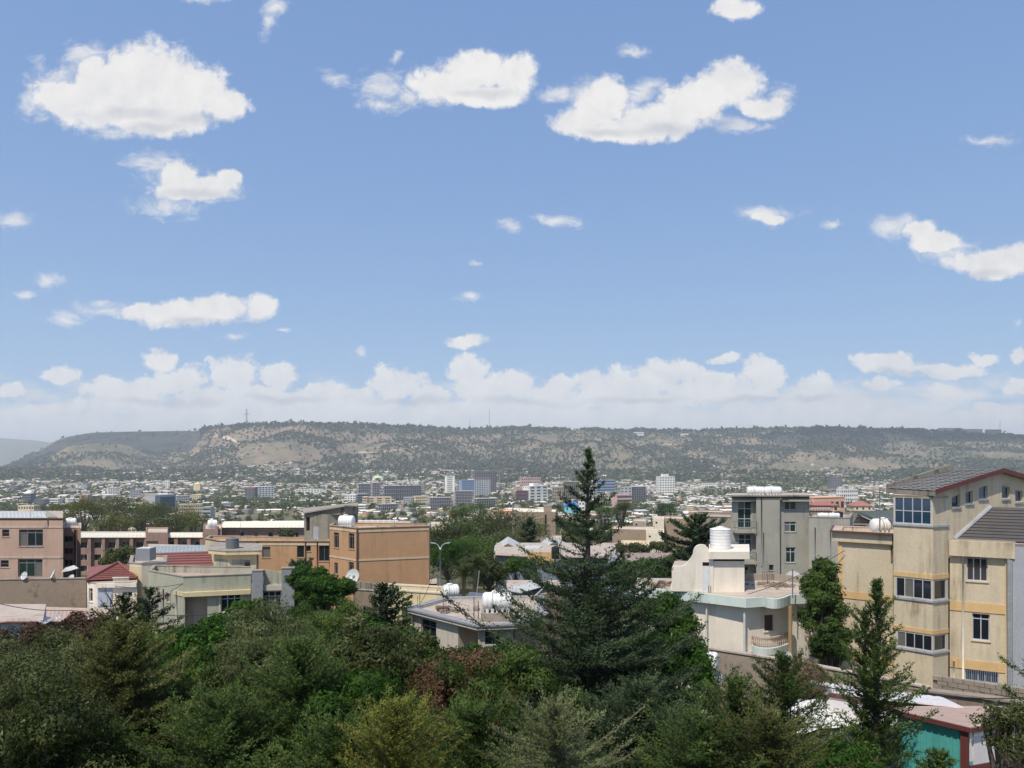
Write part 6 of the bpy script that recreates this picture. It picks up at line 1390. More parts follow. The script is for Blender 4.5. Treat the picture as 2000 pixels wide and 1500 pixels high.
# ------------------------------------------------------------------ scattered houses
rng = np.random.default_rng(7)
def occl(px): return np.interp(px, [0, 122, 124, 150, 152, 600, 602, 700, 702, 838, 840, 964, 966, 1120, 1320, 1330, 1362, 1363, 1428, 1429, 1580, 1581, 1640, 1641, 1742, 1743, 2000], [1000, 1000, 1030, 1030, 1045, 1045, 1003, 1003, 1030, 1030, 1100, 1100, 1080, 1082, 1085, 1060, 1060, 1020, 1020, 968, 968, 1005, 1005, 1020, 1020, 960, 940])
ROOFS = [((.74,.71,.66), 'pale', 13), ((.56,.57,.57), 'light grey', 5), ((.42,.36,.30), 'weathered brown', 4), ((.34,.19,.14), 'rusty red', 1.2), ((.50,.43,.32), 'sandy', 3), ((.24,.28,.34), 'blue grey', 1.2), ((.20,.28,.24), 'dull green', .6)]
WALLS = [((.50,.44,.36), 'beige'), ((.62,.58,.50), 'white'), ((.32,.25,.19), 'brown block'), ((.40,.37,.34), 'grey'), ((.52,.34,.24), 'salmon'), ((.55,.46,.28), 'yellowish')]
MARK = [(0, 'the left edge'), (60, 'the domed dark glass block'), (140, 'the white and dark striped block'), (215, 'the narrow-windowed white tower'), (265, 'the grey block with white wing'), (323, 'the blue glass front'), (385, 'the gold dome'), (430, 'the small track on the hill foot'), (487, 'the dark tower with red cap'), (560, 'the bare tan slope'), (605, 'the long low white block'), (684, 'the tall-windowed white block'), (739, 'the green tent roof'), (790, 'the wide raw frame'), (850, 'the four-floor raw frame'), (878, 'the pale tall slab'), (914, 'the blue glass tower'), (950, 'the red-topped tower'), (990, 'the salmon house'), (1037, 'the hill foot pink block'), (1085, 'the tan striped block'), (1118, 'the bright blue roof'), (1180, 'the blue grey block past the conifer'), (1220, 'the pink white block'), (1252, 'the large dark frame'), (1303, 'the stepped white tower'), (1345, 'the brown house with roof lights'), (1386, 'the white and blue low block'), (1430, 'the grey wall block'), (1490, 'the two roof tanks'), (1560, 'the green-windowed building'), (1610, 'the salmon block at right'), (1633, 'the small dark grey tower'), (1660, 'the white hotel like block'), (1690, 'the red hipped roof'), (1760, 'the slate roof'), (1850, 'the slate roof gable'), (1990, 'the right edge')]
def mark(px):
    k = int(np.argmin([abs(px-m_[0]) for m_ in MARK])); return MARK[k]
def house_geo(W, D, H, RH, typ):
    """local box house with gable (0), shed (1) or flat (2) roof: verts, quads(wall), quads(roof)"""
    w, d = W/2, D/2; V = [(-w,-d,-3),(w,-d,-3),(w,d,-3),(-w,d,-3),(-w,-d,H),(w,-d,H),(w,d,H),(-w,d,H)]
    o = .35; z = H+.02
    if typ == 0: V += [(-w-o,-d-o,z),(w+o,-d-o,z),(w+o,0,z+RH),(-w-o,0,z+RH),(-w-o,d+o,z),(w+o,d+o,z),(-w,0,z+RH-.05),(w,0,z+RH-.05)]; Wq = [(0,1,5,4),(1,2,6,5),(2,3,7,6),(3,0,4,7),(4,7,14,14),(5,6,15,15)]; Rq = [(8,9,10,11),(11,10,13,12)]
    elif typ == 1: V += [(-w-o,-d-o,z),(w+o,-d-o,z),(w+o,d+o,z+RH),(-w-o,d+o,z+RH),(-w,d,z+RH-.05),(w,d,z+RH-.05)]; Wq = [(0,1,5,4),(1,2,13,5),(2,3,12,13),(3,0,4,12)]; Rq = [(8,9,10,11)]
    else: V += [(-w-.1,-d-.1,z),(w+.1,-d-.1,z),(w+.1,d+.1,z),(-w-.1,d+.1,z),(-w-.1,-d-.1,z+.3),(w+.1,-d-.1,z+.3),(w+.1,d+.1,z+.3),(-w-.1,d+.1,z+.3)]; Wq = [(0,1,5,4),(1,2,6,5),(2,3,7,6),(3,0,4,7)]; Rq = [(8,9,13,12),(9,10,14,13),(10,11,15,14),(11,8,12,15),(12,13,14,15)]
    return V, Wq, Rq
def scatter_houses():
    N = 13000; px = rng.uniform(-10, 2010, N); u_ = rng.random(N); px[:900] = rng.uniform(1150, 1440, 900)
    py = np.where(rng.random(N) < .80, rng.triangular(918, 950, 1003, N), rng.uniform(985, 1085, N))
    py[:900] = rng.uniform(1000, 1082, 900)
    Y = np.array([Yat(p) for p in py]); X = (px-1000)/F*Y
    n2 = 4200; pz = np.concatenate([rng.normal(380, 110, n2//2), rng.normal(820, 120, n2//4), rng.uniform(600, 1750, n2//4)]); yz = 2450+np.abs(rng.normal(0, 470, len(pz))); X2 = (pz-1000)/F*yz; Z2 = ground(X2, yz)
    px = np.concatenate([px, pz]); Y = np.concatenate([Y, yz]); X = np.concatenate([X, X2]); py = np.concatenate([py, 900-(Z2-CZ)*F/yz]); N = len(px)
    dens = fbm(X/160+9, Y/220, 3, 41); far = Y > 3100
    keep = (py < occl(px)-3) & ((dens > .32) | (py > 990)) & ~(far & (dens < .44)) & ~((px > 430) & (px < 640) & (py > 925) & (rng.random(N) < .45))
    keep &= ~((px > 850) & (px < 1055) & (py > 1018) & (rng.random(N) < .86))
    X, Y, px, py = X[keep], Y[keep], px[keep], py[keep]; o = np.argsort(Y); X, Y, px, py = X[o], Y[o], px[o], py[o]
    # thin out overlaps among the near ones
    ok = []; cell = {}
    for i in range(len(X)):
        s = 8.5; c = (int(X[i]//s), int(Y[i]//s))
        if any((c[0]+a, c[1]+b) in cell for a in (-1, 0, 1) for b in (-1, 0, 1)) and Y[i] < 1100: continue
        cell[c] = 1; ok.append(i)
    X, Y, px, py = X[ok], Y[ok], px[ok], py[ok]; Z = ground(X, Y)
    pr = np.array([r[2] for r in ROOFS]); pr = pr/pr.sum(); M['wallattr'] = attrm('house_walls'); M['roofattr'] = attrm('house_roofs', .55)
    SV, SQ, SC = [], [], []; nb = 0; used = {}
    for i in range(len(X)):
        ri = rng.choice(len(ROOFS), p=pr); wi = rng.integers(len(WALLS)); W, D = rng.uniform(7, 15)*(1.3 if Y[i] > 900 else 1), rng.uniform(5.5, 9.5)*(1.3 if Y[i] > 900 else 1); H = rng.choice([2.8, 3.0, 3.2, 5.8], p=[.35, .25, .22, .18]); typ = rng.choice([0, 1, 2], p=[.5, .28, .22])
        RH = rng.uniform(.8, 1.7) if typ == 0 else rng.uniform(.5, 1.1); a = rng.choice([0, math.pi/2])+rng.normal()*.35+.25; V, Wq, Rq = house_geo(W, D, H, RH, typ)
        rc = np.array(ROOFS[ri][0])*rng.uniform(.8, 1.2); wc = np.array(WALLS[wi][0])*rng.uniform(.8, 1.15)
        if nb < 300:
            nb += 1; mk = mark(px[i]); side = 'in line with' if abs(px[i]-mk[0]) < 9 else ('left of' if px[i] < mk[0] else 'right of')
            dist = 'near' if Y[i] < 330 else ('middle' if Y[i] < 600 else 'far')
            lab = '%s %s house, %s %s roof %s %s' % (dist, WALLS[wi][1], ('gabled', 'sloping', 'flat')[typ], ROOFS[ri][1], side, mk[1])
            lab = lab.replace('the white and dark striped block', 'the striped block').replace('the brown house with roof lights', 'the roof light house').replace('the white and blue low block', 'the low blue block').replace('the small track on the hill foot', 'the hill foot track').replace('the blue grey block past the conifer', 'the blue grey block').replace('the grey block with white wing', 'the winged grey block'); k = used.get(lab, 0); used[lab] = k+1
            if k: lab = lab.replace(' house', ' %s house' % ('low', 'wide', 'narrow', 'plain', 'tiny', 'small')[min(k-1, 5)])
            lab = lab.replace(' the ', ' ') if len(lab.split()) > 16 else lab
            root = empty('house', (X[i], Y[i], Z[i]), lab, 'house', 'scattered houses of the town', a)
            for nm, qs, col in (('wall', Wq, wc), ('roof', Rq, rc)):
                m = MB(); m.V = V; m.F = [tuple(dict.fromkeys(q)) for q in qs]; key = (nm, tuple(np.round(col, 1)))
                me = bpy.data.meshes.new(nm); me.from_pydata(V, [], m.F); at = me.attributes.new('col', 'FLOAT_COLOR', 'FACE'); at.data.foreach_set('color', list((*col, 1))*len(m.F)); me.materials.append(M['wallattr' if nm == 'wall' else 'roofattr']); link(nm, me, None).parent = root
            nw = int(W/3.2)
            for s in range(nw):
                x = -W/2+W*(s+.5)/nw
                for zz in ([1.0] if H < 4 else [1.0, 3.8]):
                    key = 'wmesh'
                    if key not in used:
                        q = MB(); q.box(-.5, .5, -.05, .04, 0, 1.15); me = bpy.data.meshes.new('window'); me.from_pydata(q.V, [], q.F); me.materials.append(TC['glass']); used[key] = me
                    for sy in (-1, 1):
                        if Y[i] > 420 and sy > 0: continue
                        o_ = bpy.data.objects.new('window', used[key]); COL.objects.link(o_); o_.parent = root; o_.location = (x, sy*(D/2+.03), zz)
            continue
        ca, sa = math.cos(a), math.sin(a); Vn = np.array(V); Vn = np.stack([Vn[:, 0]*ca-Vn[:, 1]*sa+X[i], Vn[:, 0]*sa+Vn[:, 1]*ca+Y[i], Vn[:, 2]+Z[i]], 1)
        b = sum(len(v) for v in SV[-1:])*0+scatter_houses.n; SV.append(Vn); scatter_houses.n += len(Vn)
        for q in Wq: SQ.append([q[0]+b, q[1]+b, q[2]+b, q[3]+b]); SC.append((*wc, 1))
        for q in Rq: SQ.append([q[0]+b, q[1]+b, q[2]+b, q[3]+b]); SC.append((*rc, 1))
    SQ = np.array(SQ); tri = SQ[:, 2] == SQ[:, 3]; SC = np.array(SC)
    me = np_mesh('distant_houses', np.concatenate(SV), SQ[~tri], M['wallattr'], {'col': ('FACE', 'FLOAT_COLOR', SC[~tri])})
    tag(link('distant_houses', me), 'mass of small metal roofed houses across the valley town', None, None, 'stuff')
    return X, Y
scatter_houses.n = 0
HX, HY = scatter_houses()
# ------------------------------------------------------------------ town trees
def blob_tree(name, seed, r, h, mat, n=260, leaf=.9):
    g = np.random.default_rng(seed); k = 9; cen = g.normal(size=(k, 3))*np.array([.38, .38, .26])*r+np.array([0, 0, h*.66]); C, D = [], []
    for i in range(n):
        c = cen[i % k]; d = g.normal(size=3); d /= np.linalg.norm(d); C.append(c+d*r*.46*(.6+.5*g.random())); D.append(d*.4+g.normal(size=3))
    V = leaf_quads(np.array(C), np.array(D), leaf*(.6+.8*g.random(n)), leaf*.75*(.6+.8*g.random(n)), g, up=np.array(C)-cen[np.arange(n) % k])
    crown = leaf_mesh('crown', V, np.clip(g.normal(.45, .25, n), 0, 1), mat)
    t = MB(); t.tube([(0, 0, -1), (.1, 0, h*.3), (0, .1, h*.6)], [r*.07, r*.055, r*.03], 5)
    for i in range(4): t.tube([(0, 0, h*.35), tuple(cen[i])], [r*.04, r*.015], 3, cap=False)
    me = bpy.data.meshes.new('trunk'); me.from_pydata(t.V, [], t.F); me.materials.append(M['bark']); return crown, me
def town_trees():
    N = 32000; px = rng.uniform(-30, 2030, N); py = np.where(rng.random(N) < .86, rng.uniform(922, 1000, N), rng.uniform(985, 1120, N)); Y = np.array([Yat(p) for p in py]); X = (px-1000)/F*Y
    dens = fbm(X/130+3, Y/200, 3, 51); keep = (py < occl(px)+6) & (dens > np.where((px > 430) & (px < 700), .23, .34)+np.where((py > 1000) & (px > 1180), .05, 0))
    keep &= ~((Y < 320) & (px > 1180) & (rng.random(N) < .6)); X, Y, px, py = X[keep], Y[keep], px[keep], py[keep]
    o = np.argsort(Y); X, Y, px = X[o], Y[o], px[o]; ok = []; cell = set()
    for i in range(len(X)):
        c = (int(X[i]//7), int(Y[i]//9))
        if c in cell: continue
        cell.add(c); ok.append(i)
    X, Y, px = X[ok], Y[ok], px[ok]; Z = ground(X, Y)
    var = [blob_tree('t', s, 4.2, 8.5, LF['town' if s % 2 else 'town2'], 560, .75) for s in range(6)]
    slim = [blob_tree('t', 20+s, 2.4, 11, LF['town'], 380, .7) for s in range(2)]; names = {}
    for i in range(min(290, len(X))):
        tall = rng.random() < .2; v = slim[rng.integers(2)] if tall else var[rng.integers(6)]; s = rng.uniform(.6, 1.25); mk = mark(px[i]); side = 'in line with' if abs(px[i]-mk[0]) < 9 else ('left of' if px[i] < mk[0] else 'right of')
        lab = '%s %s town tree %s %s' % ('near' if Y[i] < 260 else ('middle' if Y[i] < 450 else 'far'), 'slender' if tall else ('small bushy' if s < .85 else ('broad bushy' if s > 1.1 else 'bushy')), side, mk[1])
        k = names.get(lab, 0); names[lab] = k+1
        if k: lab += ', %s' % ('behind another', 'deeper in its clump', 'farther still', 'half hidden', 'almost hidden', 'at the clump edge', 'beside its twin')[min(k-1, 6)]
        lab = lab.replace(' the ', ' ') if len(lab.split()) > 16 else lab
        root = empty('town_tree', (X[i], Y[i], Z[i]), lab, 'tree', 'trees between the houses', rng.uniform(0, 6)); root.scale = (s, s, s*rng.uniform(.85, 1.15))
        for nm, me in (('crown', v[0]), ('trunk', v[1])): o_ = bpy.data.objects.new(nm, me); COL.objects.link(o_); o_.parent = root
    X, Y, Z = X[290:], Y[290:], Z[290:]
    return X, Y, Z
FX, FY, FZ = town_trees()
def wood(X, Y, Z, R_, name, label, mat, seed, nl=9, k=1.0):
    """far-off trees as clumps of leaf faces, all one mass"""
    g = np.random.default_rng(seed); n = len(X); C = np.stack([X, Y, Z], 1)[:, None, :]; d = g.normal(size=(n, nl, 3)); d /= np.linalg.norm(d, axis=2, keepdims=True); d[..., 2] = np.abs(d[..., 2])*1.0
    r = R_[:, None, None]; P_ = C+d*r*np.array([.62, .62, .9])*(.5+.5*g.random((n, nl, 1)))+np.array([0, 0, 1])*r*.35; D = g.normal(size=(n, nl, 3)); s = (R_[:, None]*(.75+.5*g.random((n, nl)))*k).ravel()
    V = leaf_quads(P_.reshape(-1, 3), D.reshape(-1, 3), s, s*.85, g, up=d.reshape(-1, 3)); t = np.repeat(np.clip(g.normal(.45, .28, n), 0, 1), nl)
    tag(link(name, leaf_mesh(name, V, t, mat)), label, None, None, 'stuff')
wood(FX, FY, FZ, rng.uniform(2.6, 6.2, len(FX)), 'town_woodland', 'mass of distant trees between the town houses', LF['town2'], 61, 11, .85)
def hill_wood():
    N = 150000; u = rng.uniform(-.72, .72, N); Y = np.where(rng.random(N) < .12, rng.uniform(2250, 2900, N), rng.uniform(2750, 5200, N)); X = u*Y; Yc, Zc = crest(u); Z = ground(X, Y)
    px = 1000+F*u; py = 900-(Z-CZ)*F/Y; d = fbm(X/210, Y/260, 4, 71); d2 = fbm(X/70, Y/90, 2, 81)
    keep = (Y < Yc+120) & (d+.35*d2 > .35+.34*rng.random(N))
    def hole(cx, cy, rx, ry, p): 
        return (((px-cx)/rx)**2+((py-cy)/ry)**2 < 1) & (rng.random(N) < p)
    for h in ((545, 893, 85, 30, .95), (700, 877, 45, 12, .9), (1050, 888, 60, 16, .6), (1640, 915, 120, 16, .94), (1740, 905, 100, 12, .75), (1450, 915, 60, 9, .85), (1240, 912, 60, 6, .7), (470, 897, 70, 14, .55), (1890, 880, 50, 10, .6), (800, 885, 60, 8, .5)): keep &= ~hole(*h)
    mesa = px < 390; keep &= ~(mesa & (py < 885) & (rng.random(N) < .93)); keep &= ~(mesa & (py < 915) & (rng.random(N) < .5))
    dense = (px > 1480) & (py < 880); keep |= dense & (Y < Yc+120) & (d+.35*d2 > .5)
    cap = (np.abs(Y-Yc) < 60) & (px > 405) & (fbm(X/90, Y*0, 3, 33) > .42); keep |= cap
    X, Y, Z = X[keep], Y[keep], Z[keep]; Yc2, _z = crest(X/Y); R_ = rng.uniform(3.2, 8.6, len(X))*np.where(rng.random(len(X)) < .1, 1.35, 1)*np.where((np.abs(Y-Yc2) < 60), rng.uniform(.9, 2.1, len(X)), 1)
    wood(X, Y, Z, R_, 'hillside_woodland', 'scattered scrub and gum trees covering the plateau slopes', LF['wood'], 91, 6, 1.0)
    return len(X)
nw_ = hill_wood()
# ------------------------------------------------------------------ tree belts in the middle distance
for i, (px, Y, py, rx, rz, mt, lab) in enumerate((
  (128, 290, 1004, 6, 5, 'euc', 'yellowish gum tree directly behind the pink building roof'), (165, 285, 1003, 8, 6.5, 'euc', 'tall yellow green gum tree left of the belt middle'), (200, 292, 1002, 8, 6.5, 'euc', 'tallest gum tree in the left tree belt'), (238, 286, 1008, 8, 6, 'town', 'darker gum tree in the left tree belt'), (270, 300, 1005, 8, 6, 'euc', 'gum tree below the grey block at left'), (303, 290, 1013, 9, 5.5, 'town2', 'broad gum tree below the blue glass front'), (343, 296, 1016, 8, 5, 'euc', 'olive gum tree right of the blue glass front'), (378, 290, 1021, 7, 4, 'euc', 'low gum tree at the right end of the left belt'), (222, 240, 1030, 7, 4, 'euc', 'low gum tree in front of the belt above the pale roof'), (330, 245, 1030, 7, 3.5, 'town', 'low dark tree above the second pale roof'),
  (232, 150, 1092, 3.2, 2.6, 'citrus', 'dark olive tree in front of the long pink building'), (560, 160, 1049, 1.6, 1.6, 'citrus', 'small dark tree on the terrace before the raised pink range'),
  (875, 170, 1055, 5, 4.5, 'town', 'dark tree behind the street lamp'), (900, 210, 1052, 6, 5.5, 'cypress', 'dark dense tree right of the street lamp'), (935, 220, 1045, 7, 6.5, 'town', 'olive tree left of the grey green clump'), (970, 225, 1040, 8, 7.5, 'town2', 'tall olive gum tree in the centre clump'), (1005, 220, 1040, 8, 7, 'town', 'tall brown green tree in the centre clump'), (1035, 215, 1050, 7, 5.5, 'town2', 'round olive tree at the right of the centre clump'), (905, 125, 1090, 4.5, 3.2, 'feather', 'fresh green bush behind the street lamp'), (875, 118, 1100, 3.5, 3.6, 'deep', 'dark green bush at the street lamp foot'), (940, 150, 1078, 6, 2.6, 'feather', 'wide light green bush above the palm'), (965, 190, 1066, 6, 3, 'town2', 'pale grey green bush left of the pale gable'), (1010, 100, 1117, 3, 1.9, 'deep', 'spreading green tree in front of the blue grey house'), (955, 95, 1125, 2.4, 2.6, 'citrus', 'dark tree between palm and blue grey house'),
  (1265, 88, 1117, 3, 1.6, 'deep', 'green bush in front of the grey porch house'), (1310, 90, 1125, 2.2, 2.2, 'deep', 'green bush left of the white curved parapet'), (1215, 92, 1130, 2.0, 1.5, 'bright', 'small green bush below the porch'),
  (897, 340, 1008, 5, 4, 'feather', 'bright green tree behind the red brown tower house'), (935, 420, 1000, 6, 6, 'feather', 'yellow green tree left of the salmon house'), (815, 700, 995, 9, 9, 'feather', 'bushy green tree in front of the dark four-floor frame'), (1180, 330, 1008, 5, 6, 'feather', 'bright yellow green tree right of the conifer'), (1300, 340, 1003, 6, 5, 'deep', 'green tree above the cream flat house'), (1215, 300, 1000, 4, 5, 'town', 'thin tree above the brown block wall house'), (1285, 205, 1072, 3, 2, 'town', 'small dark tree among bright roofs'), (1232, 150, 1083, 4, 2, 'town', 'dark bush row above the brown metal roof'))):
    broadleaf('belt_tree', lab, px, Y, py, rx, rz, rx*.9, LF[mt], 100+i, leaf=.42 if Y > 140 else .24, nclump=34, per=95 if Y > 140 else 190, crad=.30, group=None)
conifer('dark_conifer', 'dark round topped conifer behind the curved white parapet', 1362, 62, 1012, CZ-17, 2.9, 2.6, .6, LF['spruce'], 31, nb=130, leaf=.17, dens=.8, lw=.6, lo=.3)
conifer('dark_conifer', 'small conical conifer in front of the brown flat building', 1034, 190, 1012, CZ-28, 2.4, 4, .7, LF['spruce'], 32, nb=70, leaf=.4, dens=.5, lw=.7, lo=.1)
# palm by the lamp
def palm(px, Y, py, label):
    x, y = XY(px, Y); z = ZP(py, Y); zb = g1(x, y); root = empty('palm_tree', (x, y, zb), label, 'palm tree'); rg = random.Random(5); m = MB(); m.tube([(x, y, zb), (x+.1, y, z)], [.28, .2], 8); m.build('trunk', M['bark'], root); me = {}
    for k in range(26):
        az = k*2.4; L_ = 2.6; el = rg.uniform(-.5, 1.2); f = MB(); pts = []
        for t in range(9): s = t/8; pts.append(Vector((x+math.cos(az)*math.cos(el)*L_*s, y+math.sin(az)*math.cos(el)*L_*s, z+math.sin(el)*L_*s-1.3*s*s)))
        for t in range(8):
            d = (pts[t+1]-pts[t]).normalized(); sd = d.cross(Vector((0, 0, 1))).normalized()
            for sg in (-1, 1):
                for j in (0, .5):
                    p = pts[t].lerp(pts[t+1], j); w = .55*(1-abs(t/8-.4)); tip = p+sd*sg*w+d*.3-Vector((0, 0, .22)); f.poly([p-d*.05, p+d*.05, tip])
        f.V = f.V; o = f.build('frond', LF['citrus'], root)
palm(926, 92, 1100, 'feathery palm tree right of the street lamp'); palm(905, 88, 1118, 'lower shaggy palm beside the taller feathery palm')
# ------------------------------------------------------------------ foreground trees
G0 = CZ-16.2
def con(nm, lab, px, Y, top, rad, hs, pw, mt, sd, **k): return conifer(nm, lab, px, Y, top, G0, rad, hs, pw, LF[mt], sd, **k)
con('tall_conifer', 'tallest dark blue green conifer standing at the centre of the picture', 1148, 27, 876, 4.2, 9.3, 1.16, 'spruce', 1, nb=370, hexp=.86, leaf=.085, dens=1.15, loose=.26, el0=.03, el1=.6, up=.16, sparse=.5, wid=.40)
con('slim_conifer', 'slim open conifer in front of the tan building wing', 1712, 23, 1136, 1.12, 3.6, .75, 'cypress', 2, nb=130, leaf=.075, loose=.42, el0=.45, el1=1.1, sag=0, up=.1, wid=.30)
con('slim_conifer', 'second thin conifer stem just left of the slim open conifer', 1690, 23.4, 1192, .9, 2.4, .8, 'cypress', 3, nb=70, leaf=.075, loose=.4, el0=.5, sag=0, wid=.3)
con('olive_conifer', 'dense olive conifer in front of the white tarpaulin roof', 1530, 22.5, 1290, 1.55, 2.4, .62, 'cypress', 4, nb=150, leaf=.07, dens=1.1, loose=.3, el0=.25)
con('olive_conifer', 'broad olive conifer right below the round white tank', 1432, 22.2, 1332, 1.6, 2.6, .6, 'cypress', 5, nb=170, leaf=.07, dens=1.1, loose=.3, el0=.2)
con('golden_conifer', 'large yellowish brown conifer at the lower left', 238, 22, 1222, 3.0, 4.2, .72, 'olive', 6, nb=300, leaf=.07, dens=1.2, loose=.22, el0=.02, el1=.7, up=.12)
con('green_conifer', 'mid green conifer left of the dull olive leafed tree', 585, 21, 1258, 2.1, 3.2, .62, 'cypress', 7, nb=210, leaf=.07, dens=1.1, loose=.25, el0=.12, up=.2)
con('green_conifer', 'olive green conifer at the bottom between the golden and mid green ones', 425, 19.5, 1372, 1.9, 1.9, .6, 'cypress', 19, nb=170, leaf=.065, dens=1.1, el0=.15, up=.2)
con('green_conifer', 'grey green conifer at the bottom left below the sage tree', 95, 18.5, 1400, 1.9, 1.8, .6, 'cypress', 20, nb=160, leaf=.065, dens=1.1, el0=.15)
con('lime_conifer', 'yellow green young conifer at the bottom, left of centre', 772, 16, 1386, 1.05, 1.2, .62, 'lime', 8, nb=140, leaf=.055, loose=.3, el0=.5, el1=1.1, sag=0, up=.1)
con('spiky_conifer', 'pale grey green spiky conifer at the bottom below the tallest conifer', 1085, 16, 1380, 1.5, 1.5, .7, 'sage', 9, nb=120, leaf=.05, loose=.4, el0=.25, up=.05, wid=.22)
con('green_conifer', 'soft green conifer at the bottom right of the tallest conifer', 1250, 19.5, 1345, 1.9, 2.2, .62, 'spruce', 10, nb=190, leaf=.07, dens=1.1, el0=.15)
con('green_conifer', 'fresh olive conifer between the lime one and the tallest conifer', 930, 19, 1395, 1.9, 1.6, .62, 'cypress', 12, nb=160, leaf=.065, dens=1.1, el0=.2)
con('green_conifer', 'low olive conifer at the bottom left of the lime one', 660, 18, 1420, 1.5, 1.4, .6, 'cypress', 21, nb=130, leaf=.065, el0=.2)
con('olive_conifer', 'low bright olive conifer at the bottom below the white tarpaulin', 1500, 17, 1405, 1.3, 1.1, .62, 'olive', 22, nb=130, leaf=.06, el0=.25)
con('olive_conifer', 'low olive conifer at the bottom below the broad olive one', 1370, 17, 1415, 1.5, 1.2, .62, 'cypress', 23, nb=130, leaf=.06, el0=.2)
con('small_conifer', 'small dark conifer in front of the sage green house corner', 292, 36, 1150, 1.4, 2.0, .7, 'spruce', 13, nb=110, leaf=.11, dens=.9, lo=.3)
con('small_conifer', 'small olive conifer left of the dark one by the green house', 243, 34, 1164, 1.5, 2.2, .75, 'cypress', 14, nb=100, leaf=.11, dens=.9, lo=.3)
con('dark_conifer', 'narrow dark conifer in front of the yellow walled house', 752, 46, 1144, 1.3, 1.5, .6, 'spruce', 15, nb=110, leaf=.14, dens=.8, lw=.6, lo=.3)
conifer('dark_conifer', 'dark conifer right beside the stone pier bay', 590, 66, 1100, CZ-17, 2.0, 2.5, .55, LF['spruce'], 16, nb=120, leaf=.18, dens=.8, lw=.6, lo=.2)
con('side_conifer', 'dark conifer branches entering at the right edge', 2062, 19, 1290, .8, 1.5, .5, 'cypress', 17, nb=110, leaf=.07, loose=.5, el0=.2)
con('olive_conifer', 'low olive conifer at the bottom in front of the teal shed', 1835, 18, 1472, .6, .8, .6, 'cypress', 18, nb=70, leaf=.065)
FT = [
 ('leafy_tree', 'pale grey green leafed tree at the left edge', 45, 24, 1385, 2.4, 2.2, 'sage', 40, .13, .36),
 ('leafy_tree', 'dull green tree at the lower left corner', 20, 18, 1470, 2.2, 1.8, 'citrus', 42, .12, .4),
 ('brown_tree', 'dark reddish brown tree in front of the lower left shed', 150, 36, 1264, 2.4, 1.3, 'red', 43, .17, .6),
 ('brown_tree', 'dark brown shadowy tree below the reddish brown one', 90, 31, 1300, 2.2, 1.4, 'red', 44, .15, .6),
 ('leafy_tree', 'deep green tree below the sage green house', 405, 30, 1305, 2.7, 1.9, 'bright', 45, .17, .6),
 ('leafy_tree', 'deep green tree left of the grey olive tree', 345, 28, 1342, 2.6, 2.0, 'deep', 46, .16, .6),
 ('leafy_tree', 'large deep green crown under the grey olive tree', 440, 25, 1400, 2.4, 2.0, 'deep', 47, .14, .6),
 ('leafy_tree', 'small green tree against the green house window', 480, 38, 1207, 1.0, .8, 'bright', 48, .17, .6),
 ('olive_tree', 'grey olive tree right of the deep green trees', 520, 28, 1288, 1.9, 1.7, 'sage', 49, .13, .36),
 ('olive_tree', 'lower grey olive tree beside the mid green conifer', 500, 25, 1345, 1.7, 1.6, 'sage', 50, .12, .36),
 ('pepper_tree', 'soft feathery green tree above the dull olive leafed tree', 640, 33, 1248, 2.2, 1.3, 'feather', 51, .15, .3),
 ('pepper_tree', 'small feathery tree right behind the grey olive tree', 578, 35, 1228, 1.5, 1.0, 'feather', 52, .15, .3),
 ('dark_tree', 'dark round tree below the large white dish', 648, 56, 1172, 2.2, 1.7, 'deep', 53, .24, .55),
 ('dark_tree', 'dark tree between the stone pier and the large dish', 605, 58, 1150, 1.6, 1.8, 'deep', 54, .24, .55),
 ('leafy_tree', 'fresh green round tree below the narrow dark conifer', 718, 36, 1252, 1.3, 1.0, 'bright', 55, .15, .6),
 ('leafy_tree', 'dark green tree below the beige house left window', 795, 36, 1276, 1.6, 1.1, 'deep', 56, .17, .6),
 ('citrus_tree', 'dull olive tree with glossy pale edged leaves at centre left', 715, 25, 1330, 2.3, 1.7, 'citrus', 57, .15, .45),
 ('leafy_tree', 'dark green tree filling between conifers left of centre', 690, 21, 1440, 2.3, 1.6, 'deep', 58, .13, .5),
 ('brown_leafed_tree', 'tree with hanging dry brown leaves in front of the beige house', 895, 27, 1345, 1.9, 1.6, 'cypress', 59, .16, .35),
 ('brown_leafed_tree', 'withered brown and green tree beneath the brown leafed one', 880, 23, 1395, 1.8, 1.5, 'cypress', 60, .14, .35),
 ('leafy_tree', 'bright green tree in front of the beige house right window', 935, 31, 1302, 1.4, .9, 'bright', 61, .15, .6),
 ('leafy_tree', 'green tree between brown leafed tree and tallest conifer', 1000, 24, 1385, 1.8, 1.7, 'feather', 62, .13, .4),
 ('broad_tree', 'dark broad leafed tree right of the tallest conifer', 1300, 34, 1236, 1.5, 1.7, 'deep', 63, .17, .6),
 ('broad_tree', 'lower dark broad leafed tree left of the round white tank', 1290, 30, 1318, 2.0, 1.6, 'deep', 64, .16, .55),
 ('dark_tree', 'dark olive tree between white house and tan building', 1606, 44, 1185, 1.05, 2.5, 'cypress', 65, .2, .5),
 ('dark_tree', 'lower yellow green tree at the foot of the tan wing', 1625, 42, 1265, 1.0, 1.4, 'cypress', 66, .18, .5),
 ('dry_vine', 'tangle of dry straw coloured vine behind the tarpaulin', 1560, 31.5, 1335, 1.3, .95, 'straw', 67, .13, .25),
 ('leafy_tree', 'dark bush below the dark wall and leaning props', 1625, 19, 1500, 1.3, .5, 'deep', 73, .11, .5),
 ('leafy_tree', 'dull green foliage at the lower right corner', 1985, 17, 1440, .8, .8, 'citrus', 74, .1, .4),
]
